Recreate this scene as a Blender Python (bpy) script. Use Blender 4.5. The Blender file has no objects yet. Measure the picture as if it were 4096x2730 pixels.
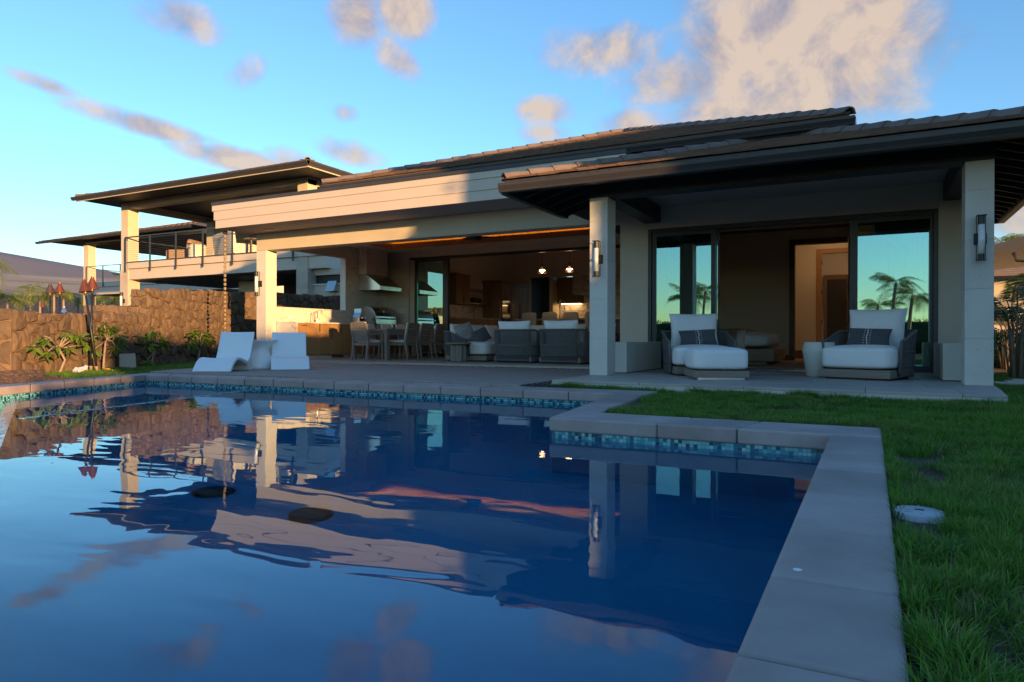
import bpy, bmesh, math, random
import numpy as np
from mathutils import Vector, Matrix, Euler
random.seed(7)
RNG = np.random.default_rng(11)
R = math.radians
SC = bpy.context.scene
COL = SC.collection

# ------------------------------------------------------------------ camera, sky, sun, exposure
cam = bpy.data.cameras.new('camera')
CAM = bpy.data.objects.new('camera', cam)
COL.objects.link(CAM)
cam.lens = 24.241
cam.sensor_width = 36.0
cam.clip_start = 0.05
cam.clip_end = 30000.0
yaw, pit, rol = R(27.511), R(-0.17), R(0.106)
fw = Vector((-math.sin(yaw) * math.cos(pit), math.cos(yaw) * math.cos(pit), math.sin(pit)))
rt = Vector((math.cos(yaw), math.sin(yaw), 0))
up = rt.cross(fw)
r2 = rt * math.cos(rol) + up * math.sin(rol)
u2 = -rt * math.sin(rol) + up * math.cos(rol)
mw = Matrix.Identity(4)
for i in range(3):
    mw[i][0] = r2[i]; mw[i][1] = u2[i]; mw[i][2] = -fw[i]
mw[2][3] = 0.52
CAM.matrix_world = mw
SC.camera = CAM

SUN_EL, SUN_AZ = 4.5, 118.0           # degrees; azimuth clockwise from +Y
world = bpy.data.worlds.new('World')
SC.world = world
world.use_nodes = True
SKY_STRENGTH = 0.13


def build_sky():
    nt = world.node_tree
    N, Lk = nt.nodes, nt.links
    bg = N['Background']
    sky = N.new('ShaderNodeTexSky')
    sky.sky_type = 'NISHITA'
    sky.sun_disc = False
    sky.sun_elevation = R(SUN_EL)
    sky.sun_rotation = R(SUN_AZ)
    sky.air_density = 1.0
    sky.dust_density = 0.0
    sky.ozone_density = 3.2
    bg.inputs[1].default_value = SKY_STRENGTH

    def math_(op, a, b=None, c=None, clamp=False):
        n = N.new('ShaderNodeMath'); n.operation = op; n.use_clamp = clamp
        for i, v in enumerate((a, b, c)):
            if v is None: continue
            if isinstance(v, (int, float)): n.inputs[i].default_value = v
            else: Lk.new(v, n.inputs[i])
        return n.outputs[0]
    tc = N.new('ShaderNodeTexCoord')
    sep = N.new('ShaderNodeSeparateXYZ'); Lk.new(tc.outputs['Generated'], sep.inputs[0])
    az = math_('MULTIPLY', math_('ARCTAN2', sep.outputs[0], sep.outputs[1]), 57.2958)
    el = math_('MULTIPLY', math_('ARCSINE', sep.outputs[2]), 57.2958)
    comb = N.new('ShaderNodeCombineXYZ'); Lk.new(az, comb.inputs[0]); Lk.new(el, comb.inputs[1])

    def noise(scale, det, rough, vec, dist=0.0):
        n = N.new('ShaderNodeTexNoise')
        n.inputs['Scale'].default_value = scale; n.inputs['Detail'].default_value = det
        n.inputs['Roughness'].default_value = rough; n.inputs['Distortion'].default_value = dist
        Lk.new(vec, n.inputs['Vector'])
        return n
    # clouds: (azimuth, elevation, half width, half height, tilt, weight) in degrees of the sky
    blobs = CLOUDS

    def field(daz, d_el):
        total = None
        for (a0, e0, wa, we, tl, wt) in blobs:
            da = math_('SUBTRACT', az, a0 + daz); de = math_('SUBTRACT', el, e0 + d_el)
            c, s = math.cos(R(tl)), math.sin(R(tl))
            u = math_('ADD', math_('MULTIPLY', da, c / wa), math_('MULTIPLY', de, s / wa))
            v = math_('ADD', math_('MULTIPLY', da, -s / we), math_('MULTIPLY', de, c / we))
            q = math_('ADD', math_('MULTIPLY', u, u), math_('MULTIPLY', v, v))
            g = math_('MULTIPLY', math_('MAXIMUM', math_('SUBTRACT', 1.0, math_('MULTIPLY', q, 0.5)), 0.0), wt)
            total = g if total is None else math_('MAXIMUM', total, g)
        return total
    f = field(0, 0)
    n1 = noise(0.17, 9.0, 0.62, comb.outputs[0], 0.35)
    n2 = noise(0.55, 6.0, 0.6, comb.outputs[0], 0.2)
    nn = math_('ADD', math_('MULTIPLY', n1.outputs[0], 1.7), math_('MULTIPLY', n2.outputs[0], 0.55))
    dens = math_('ADD', math_('MULTIPLY', f, 1.30), math_('SUBTRACT', nn, 1.62))
    mr = N.new('ShaderNodeMapRange'); mr.interpolation_type = 'SMOOTHSTEP'
    Lk.new(dens, mr.inputs[0]); mr.inputs[1].default_value = 0.0; mr.inputs[2].default_value = 0.95
    mr.inputs[3].default_value = 0.0; mr.inputs[4].default_value = 0.90
    cover = math_('MULTIPLY', mr.outputs[0], math_('GREATER_THAN', f, 0.001))
    # light side: thicker cloud towards the sun's side of the sky is brighter, undersides greyer
    off = N.new('ShaderNodeVectorMath'); off.operation = 'ADD'
    off.inputs[1].default_value = (1.6, -0.6, 0.0); Lk.new(comb.outputs[0], off.inputs[0])
    n3 = noise(0.17, 5.0, 0.55, off.outputs[0], 0.35)
    lit = math_('ADD', math_('MULTIPLY', math_('SUBTRACT', n1.outputs[0], n3.outputs[0]), 2.6), 0.52)
    lit = math_('ADD', lit, math_('MULTIPLY', math_('SUBTRACT', dens, 0.35), 0.45), clamp=True)
    ramp = N.new('ShaderNodeValToRGB'); Lk.new(lit, ramp.inputs[0])
    e = ramp.color_ramp.elements
    k = 0.62 / SKY_STRENGTH * 0.30
    e[0].position = 0.12; e[0].color = (0.36 * k, 0.38 * k, 0.50 * k, 1)
    e[1].position = 0.95; e[1].color = (1.02 * k, 0.78 * k, 0.58 * k, 1)
    m_ = ramp.color_ramp.elements.new(0.5); m_.color = (0.66 * k, 0.54 * k, 0.53 * k, 1)
    mix = N.new('ShaderNodeMix'); mix.data_type = 'RGBA'
    Lk.new(cover, mix.inputs['Factor']); Lk.new(sky.outputs[0], mix.inputs['A']); Lk.new(ramp.outputs[0], mix.inputs['B'])
    Lk.new(mix.outputs['Result'], bg.inputs[0])


CLOUDS = [
    (-4.5, 22.5, 9.5, 7.5, 0, 1.30), (-1.5, 26.5, 6.0, 5.0, 0, 1.25), (1.0, 21.0, 4.5, 6.0, 0, 1.0), (-8.0, 17.0, 10.0, 3.6, 8, 1.15),
    (-19.5, 22.5, 6.0, 2.2, -4, 1.0), (-14.5, 20.0, 5.5, 2.6, 0, 1.0), (-24.5, 18.2, 2.6, 1.3, 0, 1.0), (-24.6, 16.6, 2.4, 1.1, 0, 0.95),
    (-17.5, 17.0, 3.6, 1.5, 0, 1.0), (-11.5, 22.5, 3.0, 2.0, 0, 0.9),
    (-40.5, 24.5, 2.6, 2.2, -30, 1.05), (-36.3, 25.2, 2.6, 2.6, 0, 1.05), (-37.0, 21.8, 2.6, 1.4, -35, 0.98),
    (-55.8, 15.3, 5.6, 0.85, -9, 1.12), (-48.6, 13.4, 6.0, 1.05, -9, 1.12), (-44.6, 13.2, 3.4, 1.35, -22, 1.05), (-61.5, 16.9, 2.4, 0.6, -12, 0.95),
    (-53.6, 22.6, 4.0, 1.6, -8, 0.90), (-40.6, 14.6, 3.4, 1.1, -12, 0.98), (-41.2, 17.6, 1.4, 0.8, 0, 0.90), (-58.0, 25.5, 1.6, 2.2, 20, 0.88),
    (-48.5, 19.8, 2.2, 1.3, 35, 0.85), (9.5, 8.2, 6.0, 1.8, 0, 1.1), (10.0, 6.0, 9.0, 1.6, 0, 1.0),
    (60, 18, 16, 5, 0, 1.0), (150, 14, 20, 3.5, 0, 1.0), (-150, 20, 18, 6, 0, 1.0), (-100, 16, 10, 3, 0, 1.0), (175, 9, 14, 1.2, 0, 1.0),
]
build_sky()

sun = bpy.data.lights.new('sun', 'SUN')
sun.energy = 2.6
sun.angle = R(0.5)
sun.color = (1.0, 0.57, 0.23)
SUN = bpy.data.objects.new('sun', sun)
COL.objects.link(SUN)
to_sun = Vector((math.sin(R(SUN_AZ)) * math.cos(R(SUN_EL)), math.cos(R(SUN_AZ)) * math.cos(R(SUN_EL)), math.sin(R(SUN_EL))))
SUN.rotation_euler = to_sun.to_track_quat('Z', 'Y').to_euler()
SUN.location = to_sun * 60

SC.render.engine = 'CYCLES'
SC.cycles.use_denoising = True
try:
    SC.cycles.denoiser = 'OPENIMAGEDENOISE'
except Exception:
    pass
SC.cycles.max_bounces = 10
SC.cycles.diffuse_bounces = 5
SC.cycles.glossy_bounces = 5
SC.cycles.transmission_bounces = 8
SC.cycles.transparent_max_bounces = 16
SC.cycles.caustics_reflective = False
SC.cycles.caustics_refractive = True
SC.cycles.sample_clamp_indirect = 4.0
vs = SC.view_settings
vs.view_transform = 'Standard'
vs.look = 'None'
vs.gamma = 1.0
vs.use_curve_mapping = False
vs.exposure = 2.05

# ------------------------------------------------------------------ helpers
class MB:
    """collects shapes and links them as ONE mesh object"""
    def __init__(s):
        s.v = []; s.f = []; s.c = None

    def add(s, vs_, fs):
        o = len(s.v)
        s.v += [tuple(p) for p in vs_]
        s.f += [tuple(i + o for i in f) for f in fs]
        return s

    def box(s, x0, y0, z0, x1, y1, z1, m=None):
        p = [(x0, y0, z0), (x1, y0, z0), (x1, y1, z0), (x0, y1, z0), (x0, y0, z1), (x1, y0, z1), (x1, y1, z1), (x0, y1, z1)]
        if m is not None: p = [m @ Vector(q) for q in p]
        return s.add(p, [(0, 3, 2, 1), (4, 5, 6, 7), (0, 1, 5, 4), (1, 2, 6, 5), (2, 3, 7, 6), (3, 0, 4, 7)])

    def hexa(s, b, t):
        """four bottom and four top points, counter-clockwise seen from above"""
        return s.add(list(b) + list(t), [(0, 3, 2, 1), (4, 5, 6, 7), (0, 1, 5, 4), (1, 2, 6, 5), (2, 3, 7, 6), (3, 0, 4, 7)])

    def prism(s, poly, z0, z1):
        n = len(poly)
        s.add([(x, y, z0) for x, y in poly] + [(x, y, z1) for x, y in poly],
              [tuple(range(n - 1, -1, -1)), tuple(range(n, 2 * n))] + [(i, (i + 1) % n, n + (i + 1) % n, n + i) for i in range(n)])
        return s

    def extrude(s, poly, p0, p1, ux, uz=Vector((0, 0, 1))):
        """profile poly (a, b) swept from p0 to p1; a along ux, b along uz"""
        p0, p1, ux, uz = Vector(p0), Vector(p1), Vector(ux), Vector(uz)
        n = len(poly)
        a = [p0 + ux * x + uz * y for x, y in poly]; b = [p1 + ux * x + uz * y for x, y in poly]
        return s.add(a + b, [tuple(range(n - 1, -1, -1)), tuple(range(n, 2 * n))] + [(i, (i + 1) % n, n + (i + 1) % n, n + i) for i in range(n)])

    def tube(s, pts, r, n=8, cap=True):
        pts = [Vector(p) for p in pts]
        rs = r if isinstance(r, (list, tuple)) else [r] * len(pts)
        rings = []; ref = None
        for i, p in enumerate(pts):
            d = (pts[min(i + 1, len(pts) - 1)] - pts[max(i - 1, 0)]).normalized()
            if ref is None or abs(ref.dot(d)) > 0.95:
                ref = Vector((0, 0, 1)) if abs(d.z) < 0.9 else Vector((1, 0, 0))
            a = d.cross(ref).normalized(); b = d.cross(a).normalized(); ref = -b if False else ref
            rings.append([p + a * math.cos(2 * math.pi * k / n) * rs[i] + b * math.sin(2 * math.pi * k / n) * rs[i] for k in range(n)])
        vs_ = [q for rg in rings for q in rg]; fs = []
        for i in range(len(rings) - 1):
            for k in range(n):
                fs.append((i * n + k, i * n + (k + 1) % n, (i + 1) * n + (k + 1) % n, (i + 1) * n + k))
        if cap:
            fs.append(tuple(range(n - 1, -1, -1))); fs.append(tuple((len(rings) - 1) * n + k for k in range(n)))
        return s.add(vs_, fs)

    def lathe(s, prof, n=32, c=(0, 0), cap=True):
        vs_ = []; fs = []
        for r, z in prof:
            for k in range(n):
                a = 2 * math.pi * k / n
                vs_.append((c[0] + r * math.cos(a), c[1] + r * math.sin(a), z))
        for i in range(len(prof) - 1):
            for k in range(n):
                fs.append((i * n + k, i * n + (k + 1) % n, (i + 1) * n + (k + 1) % n, (i + 1) * n + k))
        if cap:
            fs.append(tuple(range(n - 1, -1, -1))); fs.append(tuple((len(prof) - 1) * n + k for k in range(n)))
        return s.add(vs_, fs)

    def grid(s, P):
        """P[i][j] points -> quads"""
        h, w = len(P), len(P[0])
        return s.add([q for row in P for q in row], [(i * w + j, i * w + j + 1, (i + 1) * w + j + 1, (i + 1) * w + j) for i in range(h - 1) for j in range(w - 1)])

    def mesh(s, name):
        me = bpy.data.meshes.new(name)
        me.from_pydata(s.v, [], s.f)
        me.update()
        return me

    def build(s, name, mat, parent=None, smooth=False, bevel=0.0, seg=2, kind=None, sub=0, auto=None):
        me = s.mesh(name)
        if mat: me.materials.append(mat)
        return link(name, me, parent, smooth, bevel, seg, kind, sub)


def fixnormals(me):
    bm = bmesh.new(); bm.from_mesh(me)
    bmesh.ops.recalc_face_normals(bm, faces=bm.faces)
    bm.to_mesh(me); bm.free()


def link(name, me, parent=None, smooth=False, bevel=0.0, seg=2, kind=None, sub=0):
    if smooth:
        me.polygons.foreach_set('use_smooth', [True] * len(me.polygons))
    o = bpy.data.objects.new(name, me)
    COL.objects.link(o)
    if parent is not None:
        o.parent = parent
        if WORLD.get(parent.name) is not None:
            o.matrix_parent_inverse = WORLD[parent.name]
    if bevel:
        b = o.modifiers.new('bevel', 'BEVEL'); b.width = bevel; b.segments = seg; b.limit_method = 'ANGLE'; b.angle_limit = R(40)
        b.harden_normals = False
    if sub:
        m_ = o.modifiers.new('sub', 'SUBSURF'); m_.levels = sub; m_.render_levels = sub
    if kind: o['kind'] = kind
    return o


WORLD = {}      # things whose parts are given in world coordinates: name -> inverse of their placement


def thing(name, label, cat, loc=(0, 0, 0), rz=0.0, group=None, world=False):
    o = bpy.data.objects.new(name, None)
    o.empty_display_size = 0.2
    COL.objects.link(o)
    o.location = loc; o.rotation_euler = (0, 0, rz)
    o['label'] = label; o['category'] = cat
    if group: o['group'] = group
    if world:
        WORLD[o.name] = (Matrix.Translation(loc) @ Matrix.Rotation(rz, 4, 'Z')).inverted()
    return o


def tag(o, label, cat, group=None):
    o['label'] = label; o['category'] = cat
    if group: o['group'] = group
    return o


def struct(o, kind='structure'):
    o['kind'] = kind
    return o


def dup(root, loc=None, rz=None, label=None, group=None):
    """a copy of a thing with copies of its parts and sub-parts, meshes shared"""
    r = root.copy(); COL.objects.link(r)
    if loc is not None: r.location = loc
    if rz is not None: r.rotation_euler = (0, 0, rz)
    if label: r['label'] = label
    if group: r['group'] = group
    for ch in list(root.children):
        c = ch.copy(); COL.objects.link(c); c.parent = r
        for g in list(ch.children):
            d = g.copy(); COL.objects.link(d); d.parent = c
    return r


def inst(me, name, parent, m4):
    """one more object that shares a mesh, placed by a matrix in its parent's space"""
    o = bpy.data.objects.new(name, me); COL.objects.link(o)
    o.parent = parent
    if parent is not None and WORLD.get(parent.name) is not None:
        o.matrix_parent_inverse = WORLD[parent.name]
    o.matrix_basis = m4
    return o


def rounded_box(w, d, h, r=0.05, seg=4, bulge=0.0, puff=0.0):
    """cushion: box with rounded edges, top crowned by bulge; centred in x, y, base at z=0"""
    bm = bmesh.new()
    bmesh.ops.create_cube(bm, size=1.0)
    for v in bm.verts:
        v.co = Vector((v.co.x * w, v.co.y * d, (v.co.z + 0.5) * h))
    bmesh.ops.subdivide_edges(bm, edges=bm.edges[:], cuts=5, use_grid_fill=True)
    rr = min(r, w / 2.01, d / 2.01, h / 2.01)
    for v in bm.verts:
        x, y, z = v.co
        cx = max(-w / 2 + rr, min(w / 2 - rr, x)); cy = max(-d / 2 + rr, min(d / 2 - rr, y)); cz = max(rr, min(h - rr, z))
        q = Vector((x - cx, y - cy, z - cz))
        if q.length > 1e-6:
            v.co = Vector((cx, cy, cz)) + q.normalized() * rr
        k = max(0.0, 1 - (2 * x / w) ** 2) * max(0.0, 1 - (2 * y / d) ** 2)
        v.co.z += bulge * k * (z / h)
        if puff:
            kx = max(0.0, 1 - (2 * y / d) ** 2) * max(0.0, 1 - (2 * z / h - 1) ** 2)
            v.co.x += puff * kx * (1 if x > 0 else -1) * abs(2 * x / w)
            ky = max(0.0, 1 - (2 * x / w) ** 2) * max(0.0, 1 - (2 * z / h - 1) ** 2)
            v.co.y += puff * ky * (1 if y > 0 else -1) * abs(2 * y / d)
    return bm


def bm_obj(bm, name, mat, parent=None, smooth=True, sub=1, m=None):
    me = bpy.data.meshes.new(name)
    if m is not None: bmesh.ops.transform(bm, matrix=m, verts=bm.verts)
    bm.to_mesh(me); bm.free()
    if mat: me.materials.append(mat)
    return link(name, me, parent, smooth, 0, 2, None, sub)


def pillow_mesh(w, h, t, wob=0.0, seed=0, n=12):
    """thin-edged pillow standing in the x-z plane, centred, thickness along y"""
    rg = np.random.default_rng(seed)
    ph = rg.uniform(0, 6.28, 6)
    P = []
    for side in (1, -1):
        rows = []
        for i in range(n + 1):
            row = []
            for j in range(n + 1):
                u = -1 + 2 * j / n; v = -1 + 2 * i / n
                pinch = 1 - 0.07 * (abs(u) ** 2) * (1 - abs(v) ** 3) * 0 - 0.0
                ex = 1 - 0.06 * (1 - v * v) * (abs(u) > 0.99) - 0.05 * (1 - v * v)
                ez = 1 - 0.05 * (1 - u * u)
                th = t / 2 * (max(0.0, 1 - abs(u) ** 2.6) ** 0.55) * (max(0.0, 1 - abs(v) ** 2.6) ** 0.55)
                th *= 1 + wob * (math.sin(5 * u + ph[0] + 2 * v) + 0.7 * math.sin(7 * v + ph[1] - 3 * u)) * 0.5
                row.append((u * w / 2 * ex, -side * th, v * h / 2 * ez))
            rows.append(row if side == 1 else row[::-1])
        P.append(rows)
    mb = MB(); mb.grid(P[0]); mb.grid(P[1])
    me = mb.mesh('pillow')
    bm = bmesh.new(); bm.from_mesh(me)
    bmesh.ops.remove_doubles(bm, verts=bm.verts, dist=0.0008)
    bm.to_mesh(me); bm.free()
    return me


# ------------------------------------------------------------------ materials
def nd(nt, t, **kw):
    n = nt.nodes.new(t)
    for k, v in kw.items():
        if hasattr(n, k): setattr(n, k, v)
    return n


def mat(name, col, rough=0.6, metal=0.0, var=0.0, vscale=3.0, col2=None, bump=0.0, bscale=60.0, spec=0.5, stretch=(1, 1, 1), rand=0.0,
        coat=0.0, vdet=6.0, rvar=0.0, coords='Object', sheen=0.0, contrast=1.0, bdet=4.0, trans=0.0):
    m = bpy.data.materials.new(name); m.use_nodes = True
    nt = m.node_tree; L = nt.links
    b = nt.nodes['Principled BSDF']
    b.inputs['Roughness'].default_value = rough
    b.inputs['Metallic'].default_value = metal
    b.inputs['Specular IOR Level'].default_value = spec
    if coat: b.inputs['Coat Weight'].default_value = coat
    if sheen: b.inputs['Sheen Weight'].default_value = sheen
    c4 = (*col, 1)
    b.inputs['Base Color'].default_value = c4
    out = None
    tc = nd(nt, 'ShaderNodeTexCoord'); mp = nd(nt, 'ShaderNodeMapping')
    mp.inputs['Scale'].default_value = stretch
    L.new(tc.outputs[coords], mp.inputs['Vector'])
    if var or col2:
        n = nd(nt, 'ShaderNodeTexNoise'); n.inputs['Scale'].default_value = vscale; n.inputs['Detail'].default_value = vdet; n.inputs['Roughness'].default_value = 0.62
        L.new(mp.outputs[0], n.inputs['Vector'])
        rp = nd(nt, 'ShaderNodeMapRange'); rp.inputs[1].default_value = 0.5 - 0.22 / contrast; rp.inputs[2].default_value = 0.5 + 0.22 / contrast
        L.new(n.outputs[0], rp.inputs[0])
        mx = nd(nt, 'ShaderNodeMix', data_type='RGBA')
        ca = col2 if col2 else tuple(x * (1 - var) for x in col)
        cb = col if col2 else tuple(min(1, x * (1 + var)) for x in col)
        mx.inputs['A'].default_value = (*ca, 1); mx.inputs['B'].default_value = (*cb, 1)
        L.new(rp.outputs[0], mx.inputs['Factor'])
        out = mx.outputs['Result']
        if rvar:
            rr = nd(nt, 'ShaderNodeMapRange'); rr.inputs[3].default_value = rough - rvar; rr.inputs[4].default_value = rough + rvar
            L.new(n.outputs[0], rr.inputs[0]); L.new(rr.outputs[0], b.inputs['Roughness'])
    if rand:
        oi = nd(nt, 'ShaderNodeObjectInfo')
        hs = nd(nt, 'ShaderNodeHueSaturation')
        rr = nd(nt, 'ShaderNodeMapRange'); rr.inputs[3].default_value = 1 - rand; rr.inputs[4].default_value = 1 + rand
        L.new(oi.outputs['Random'], rr.inputs[0]); L.new(rr.outputs[0], hs.inputs['Value'])
        if out: L.new(out, hs.inputs['Color'])
        else: hs.inputs['Color'].default_value = c4
        out = hs.outputs[0]
    if out: L.new(out, b.inputs['Base Color'])
    if bump:
        n2 = nd(nt, 'ShaderNodeTexNoise'); n2.inputs['Scale'].default_value = bscale; n2.inputs['Detail'].default_value = bdet
        L.new(mp.outputs[0], n2.inputs['Vector'])
        bp = nd(nt, 'ShaderNodeBump'); bp.inputs['Strength'].default_value = 1.0; bp.inputs['Distance'].default_value = bump
        L.new(n2.outputs[0], bp.inputs['Height']); L.new(bp.outputs[0], b.inputs['Normal'])
    if trans:
        # thin leaves let light through
        tb = nd(nt, 'ShaderNodeBsdfTranslucent'); ms = nd(nt, 'ShaderNodeMixShader'); ms.inputs[0].default_value = trans
        if out: L.new(out, tb.inputs[0])
        else: tb.inputs[0].default_value = c4
        o_ = nt.nodes['Material Output']
        L.new(b.outputs[0], ms.inputs[1]); L.new(tb.outputs[0], ms.inputs[2]); L.new(ms.outputs[0], o_.inputs[0])
    return m


def mat_wood(name, col, col2, scale=1.0, rough=0.5, axis=2, rand=0.08, bump=0.0006):
    """long grain along one axis"""
    st = [14 * scale, 14 * scale, 14 * scale]; st[axis] = 0.9 * scale
    m = mat(name, col, rough, col2=col2, vscale=1.6, stretch=tuple(st), rand=rand, bump=bump, bscale=4.0, vdet=8)
    return m


def mat_emit(name, col, strength):
    m = bpy.data.materials.new(name); m.use_nodes = True
    b = m.node_tree.nodes['Principled BSDF']
    b.inputs['Base Color'].default_value = (*col, 1)
    b.inputs['Emission Color'].default_value = (*col, 1); b.inputs['Emission Strength'].default_value = strength
    return m


def mat_stone_cladding(name, base, dark, pit=(0.25, 0.22, 0.19), rand=0.06, pscale=38.0):
    """honed limestone with small pits and faint veins"""
    m = mat(name, base, 0.62, col2=dark, vscale=2.2, vdet=9, bump=0.0005, bscale=90, rand=rand, contrast=0.8)
    nt = m.node_tree; L = nt.links; b = nt.nodes['Principled BSDF']
    src = b.inputs['Base Color'].links[0].from_socket
    tc = nd(nt, 'ShaderNodeTexCoord'); mp = nd(nt, 'ShaderNodeMapping'); mp.inputs['Scale'].default_value = (1, 1, 1.7)
    L.new(tc.outputs['Object'], mp.inputs[0])
    w = nd(nt, 'ShaderNodeTexNoise'); w.inputs['Scale'].default_value = pscale; w.inputs['Detail'].default_value = 3
    L.new(mp.outputs[0], w.inputs['Vector'])
    w2 = nd(nt, 'ShaderNodeTexNoise'); w2.inputs['Scale'].default_value = 4.0; L.new(mp.outputs[0], w2.inputs['Vector'])
    ad = nd(nt, 'ShaderNodeMath', operation='ADD'); L.new(w.outputs[0], ad.inputs[0])
    ml = nd(nt, 'ShaderNodeMath', operation='MULTIPLY'); L.new(w2.outputs[0], ml.inputs[0]); ml.inputs[1].default_value = 0.35
    L.new(ml.outputs[0], ad.inputs[1])
    mr = nd(nt, 'ShaderNodeMapRange'); mr.inputs[1].default_value = 0.86; mr.inputs[2].default_value = 0.93
    L.new(ad.outputs[0], mr.inputs[0])
    mx = nd(nt, 'ShaderNodeMix', data_type='RGBA'); L.new(mr.outputs[0], mx.inputs['Factor']); L.new(src, mx.inputs['A']); mx.inputs['B'].default_value = (*pit, 1)
    L.new(mx.outputs['Result'], b.inputs['Base Color'])
    return m


def mat_marble(name, base, vein, scale=1.2, rough=0.25, amount=0.07):
    m = mat(name, base, rough, var=0.05, vscale=2.0)
    nt = m.node_tree; L = nt.links; b = nt.nodes['Principled BSDF']
    src = b.inputs['Base Color'].links[0].from_socket
    tc = nd(nt, 'ShaderNodeTexCoord'); mp = nd(nt, 'ShaderNodeMapping'); mp.inputs['Rotation'].default_value = (0.5, 0.9, 0.4); mp.inputs['Scale'].default_value = (1, 1, 2.2)
    L.new(tc.outputs['Object'], mp.inputs[0])
    n = nd(nt, 'ShaderNodeTexNoise'); n.inputs['Scale'].default_value = scale; n.inputs['Detail'].default_value = 7; n.inputs['Distortion'].default_value = 0.9
    L.new(mp.outputs[0], n.inputs['Vector'])
    s = nd(nt, 'ShaderNodeMath', operation='SUBTRACT'); L.new(n.outputs[0], s.inputs[0]); s.inputs[1].default_value = 0.5
    a = nd(nt, 'ShaderNodeMath', operation='ABSOLUTE'); L.new(s.outputs[0], a.inputs[0])
    mr = nd(nt, 'ShaderNodeMapRange'); mr.inputs[1].default_value = 0.0; mr.inputs[2].default_value = amount * 0.35; mr.inputs[3].default_value = 0.75; mr.inputs[4].default_value = 0.0
    L.new(a.outputs[0], mr.inputs[0])
    mx = nd(nt, 'ShaderNodeMix', data_type='RGBA'); L.new(mr.outputs[0], mx.inputs['Factor']); L.new(src, mx.inputs['A']); mx.inputs['B'].default_value = (*vein, 1)
    L.new(mx.outputs['Result'], b.inputs['Base Color'])
    return m


def mat_vcol(name, rough=0.6, trans=0.0, spec=0.3):
    m = bpy.data.materials.new(name); m.use_nodes = True
    nt = m.node_tree; b = nt.nodes['Principled BSDF']
    at = nd(nt, 'ShaderNodeAttribute'); at.attribute_name = 'tint'
    nt.links.new(at.outputs['Color'], b.inputs['Base Color'])
    b.inputs['Roughness'].default_value = rough; b.inputs['Specular IOR Level'].default_value = spec
    if trans:
        tb = nd(nt, 'ShaderNodeBsdfTranslucent'); ms = nd(nt, 'ShaderNodeMixShader'); ms.inputs[0].default_value = trans
        nt.links.new(at.outputs['Color'], tb.inputs[0])
        nt.links.new(b.outputs[0], ms.inputs[1]); nt.links.new(tb.outputs[0], ms.inputs[2]); nt.links.new(ms.outputs[0], nt.nodes['Material Output'].inputs[0])
    return m


def np_mesh(name, verts, faces, mat_=None, tint=None, smooth=False):
    """fast mesh from arrays; faces is (n, 3) or (n, 4); tint one colour per vertex"""
    me = bpy.data.meshes.new(name)
    verts = np.asarray(verts, np.float32); faces = np.asarray(faces, np.int32)
    k = faces.shape[1]
    me.vertices.add(len(verts)); me.vertices.foreach_set('co', verts.ravel())
    me.loops.add(faces.size); me.loops.foreach_set('vertex_index', faces.ravel())
    me.polygons.add(len(faces)); me.polygons.foreach_set('loop_start', np.arange(0, faces.size, k, dtype=np.int32))
    if smooth: me.polygons.foreach_set('use_smooth', np.ones(len(faces), bool))
    if tint is not None:
        a = me.color_attributes.new('tint', 'FLOAT_COLOR', 'POINT')
        t = np.ones((len(verts), 4), np.float32); t[:, :3] = tint
        a.data.foreach_set('color', t.ravel())
    me.update(calc_edges=True)
    if mat_: me.materials.append(mat_)
    return me


M = {}
M['stucco'] = mat('stucco_tan', (0.56, 0.49, 0.39), 0.9, var=0.05, vscale=1.4, bump=0.0012, bscale=160, spec=0.2)
M['plaster'] = mat('plaster_interior', (0.74, 0.67, 0.57), 0.85, var=0.03, vscale=0.8, spec=0.2)
M['fascia'] = mat('painted_boards', (0.58, 0.49, 0.40), 0.55, var=0.03, vscale=1.0, bump=0.0002, bscale=40, spec=0.35)
M['soffit'] = mat('soffit_paint', (0.42, 0.38, 0.35), 0.8, var=0.04, vscale=1.5, spec=0.2)
M['bronze'] = mat('bronze_metal', (0.045, 0.042, 0.042), 0.42, var=0.12, vscale=4, spec=0.5)
M['bronze2'] = mat('dark_trim_paint', (0.030, 0.031, 0.030), 0.55, var=0.1, vscale=3, spec=0.35)
M['frame'] = mat('window_frame_metal', (0.028, 0.034, 0.042), 0.38, var=0.08, vscale=5, spec=0.5)
M['black'] = mat('black_metal', (0.016, 0.017, 0.018), 0.45, var=0.15, vscale=8)
M['tile'] = mat('roof_tile_clay', (0.150, 0.092, 0.066), 0.85, var=0.22, vscale=7, rand=0.16, bump=0.0012, bscale=90, spec=0.25)
M['ridge'] = mat('ridge_tile_clay', (0.170, 0.125, 0.105), 0.8, var=0.16, vscale=6, rand=0.12, bump=0.001, bscale=80, spec=0.3)
M['limestone'] = mat_stone_cladding('limestone_cladding', (0.66, 0.62, 0.55), (0.54, 0.50, 0.44))
M['travertine'] = mat_stone_cladding('travertine_cladding', (0.55, 0.47, 0.38), (0.40, 0.33, 0.26), pit=(0.22, 0.17, 0.13), pscale=16)
M['coping'] = mat('cast_concrete_coping', (0.45, 0.375, 0.35), 0.62, col2=(0.26, 0.20, 0.175), vscale=2.6, vdet=9, bump=0.0016, bscale=26, rand=0.10, contrast=0.75, rvar=0.14)
M['deck'] = mat('sand_finish_concrete', (0.36, 0.29, 0.25), 0.8, col2=(0.28, 0.22, 0.19), vscale=5, stretch=(0.5, 1, 1), vdet=9, bump=0.001, bscale=120)
M['lanai_floor'] = mat('lanai_stone_floor', (0.47, 0.375, 0.295), 0.55, col2=(0.38, 0.30, 0.235), vscale=1.7, stretch=(0.4, 1.6, 1), vdet=8, rand=0.05)
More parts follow.
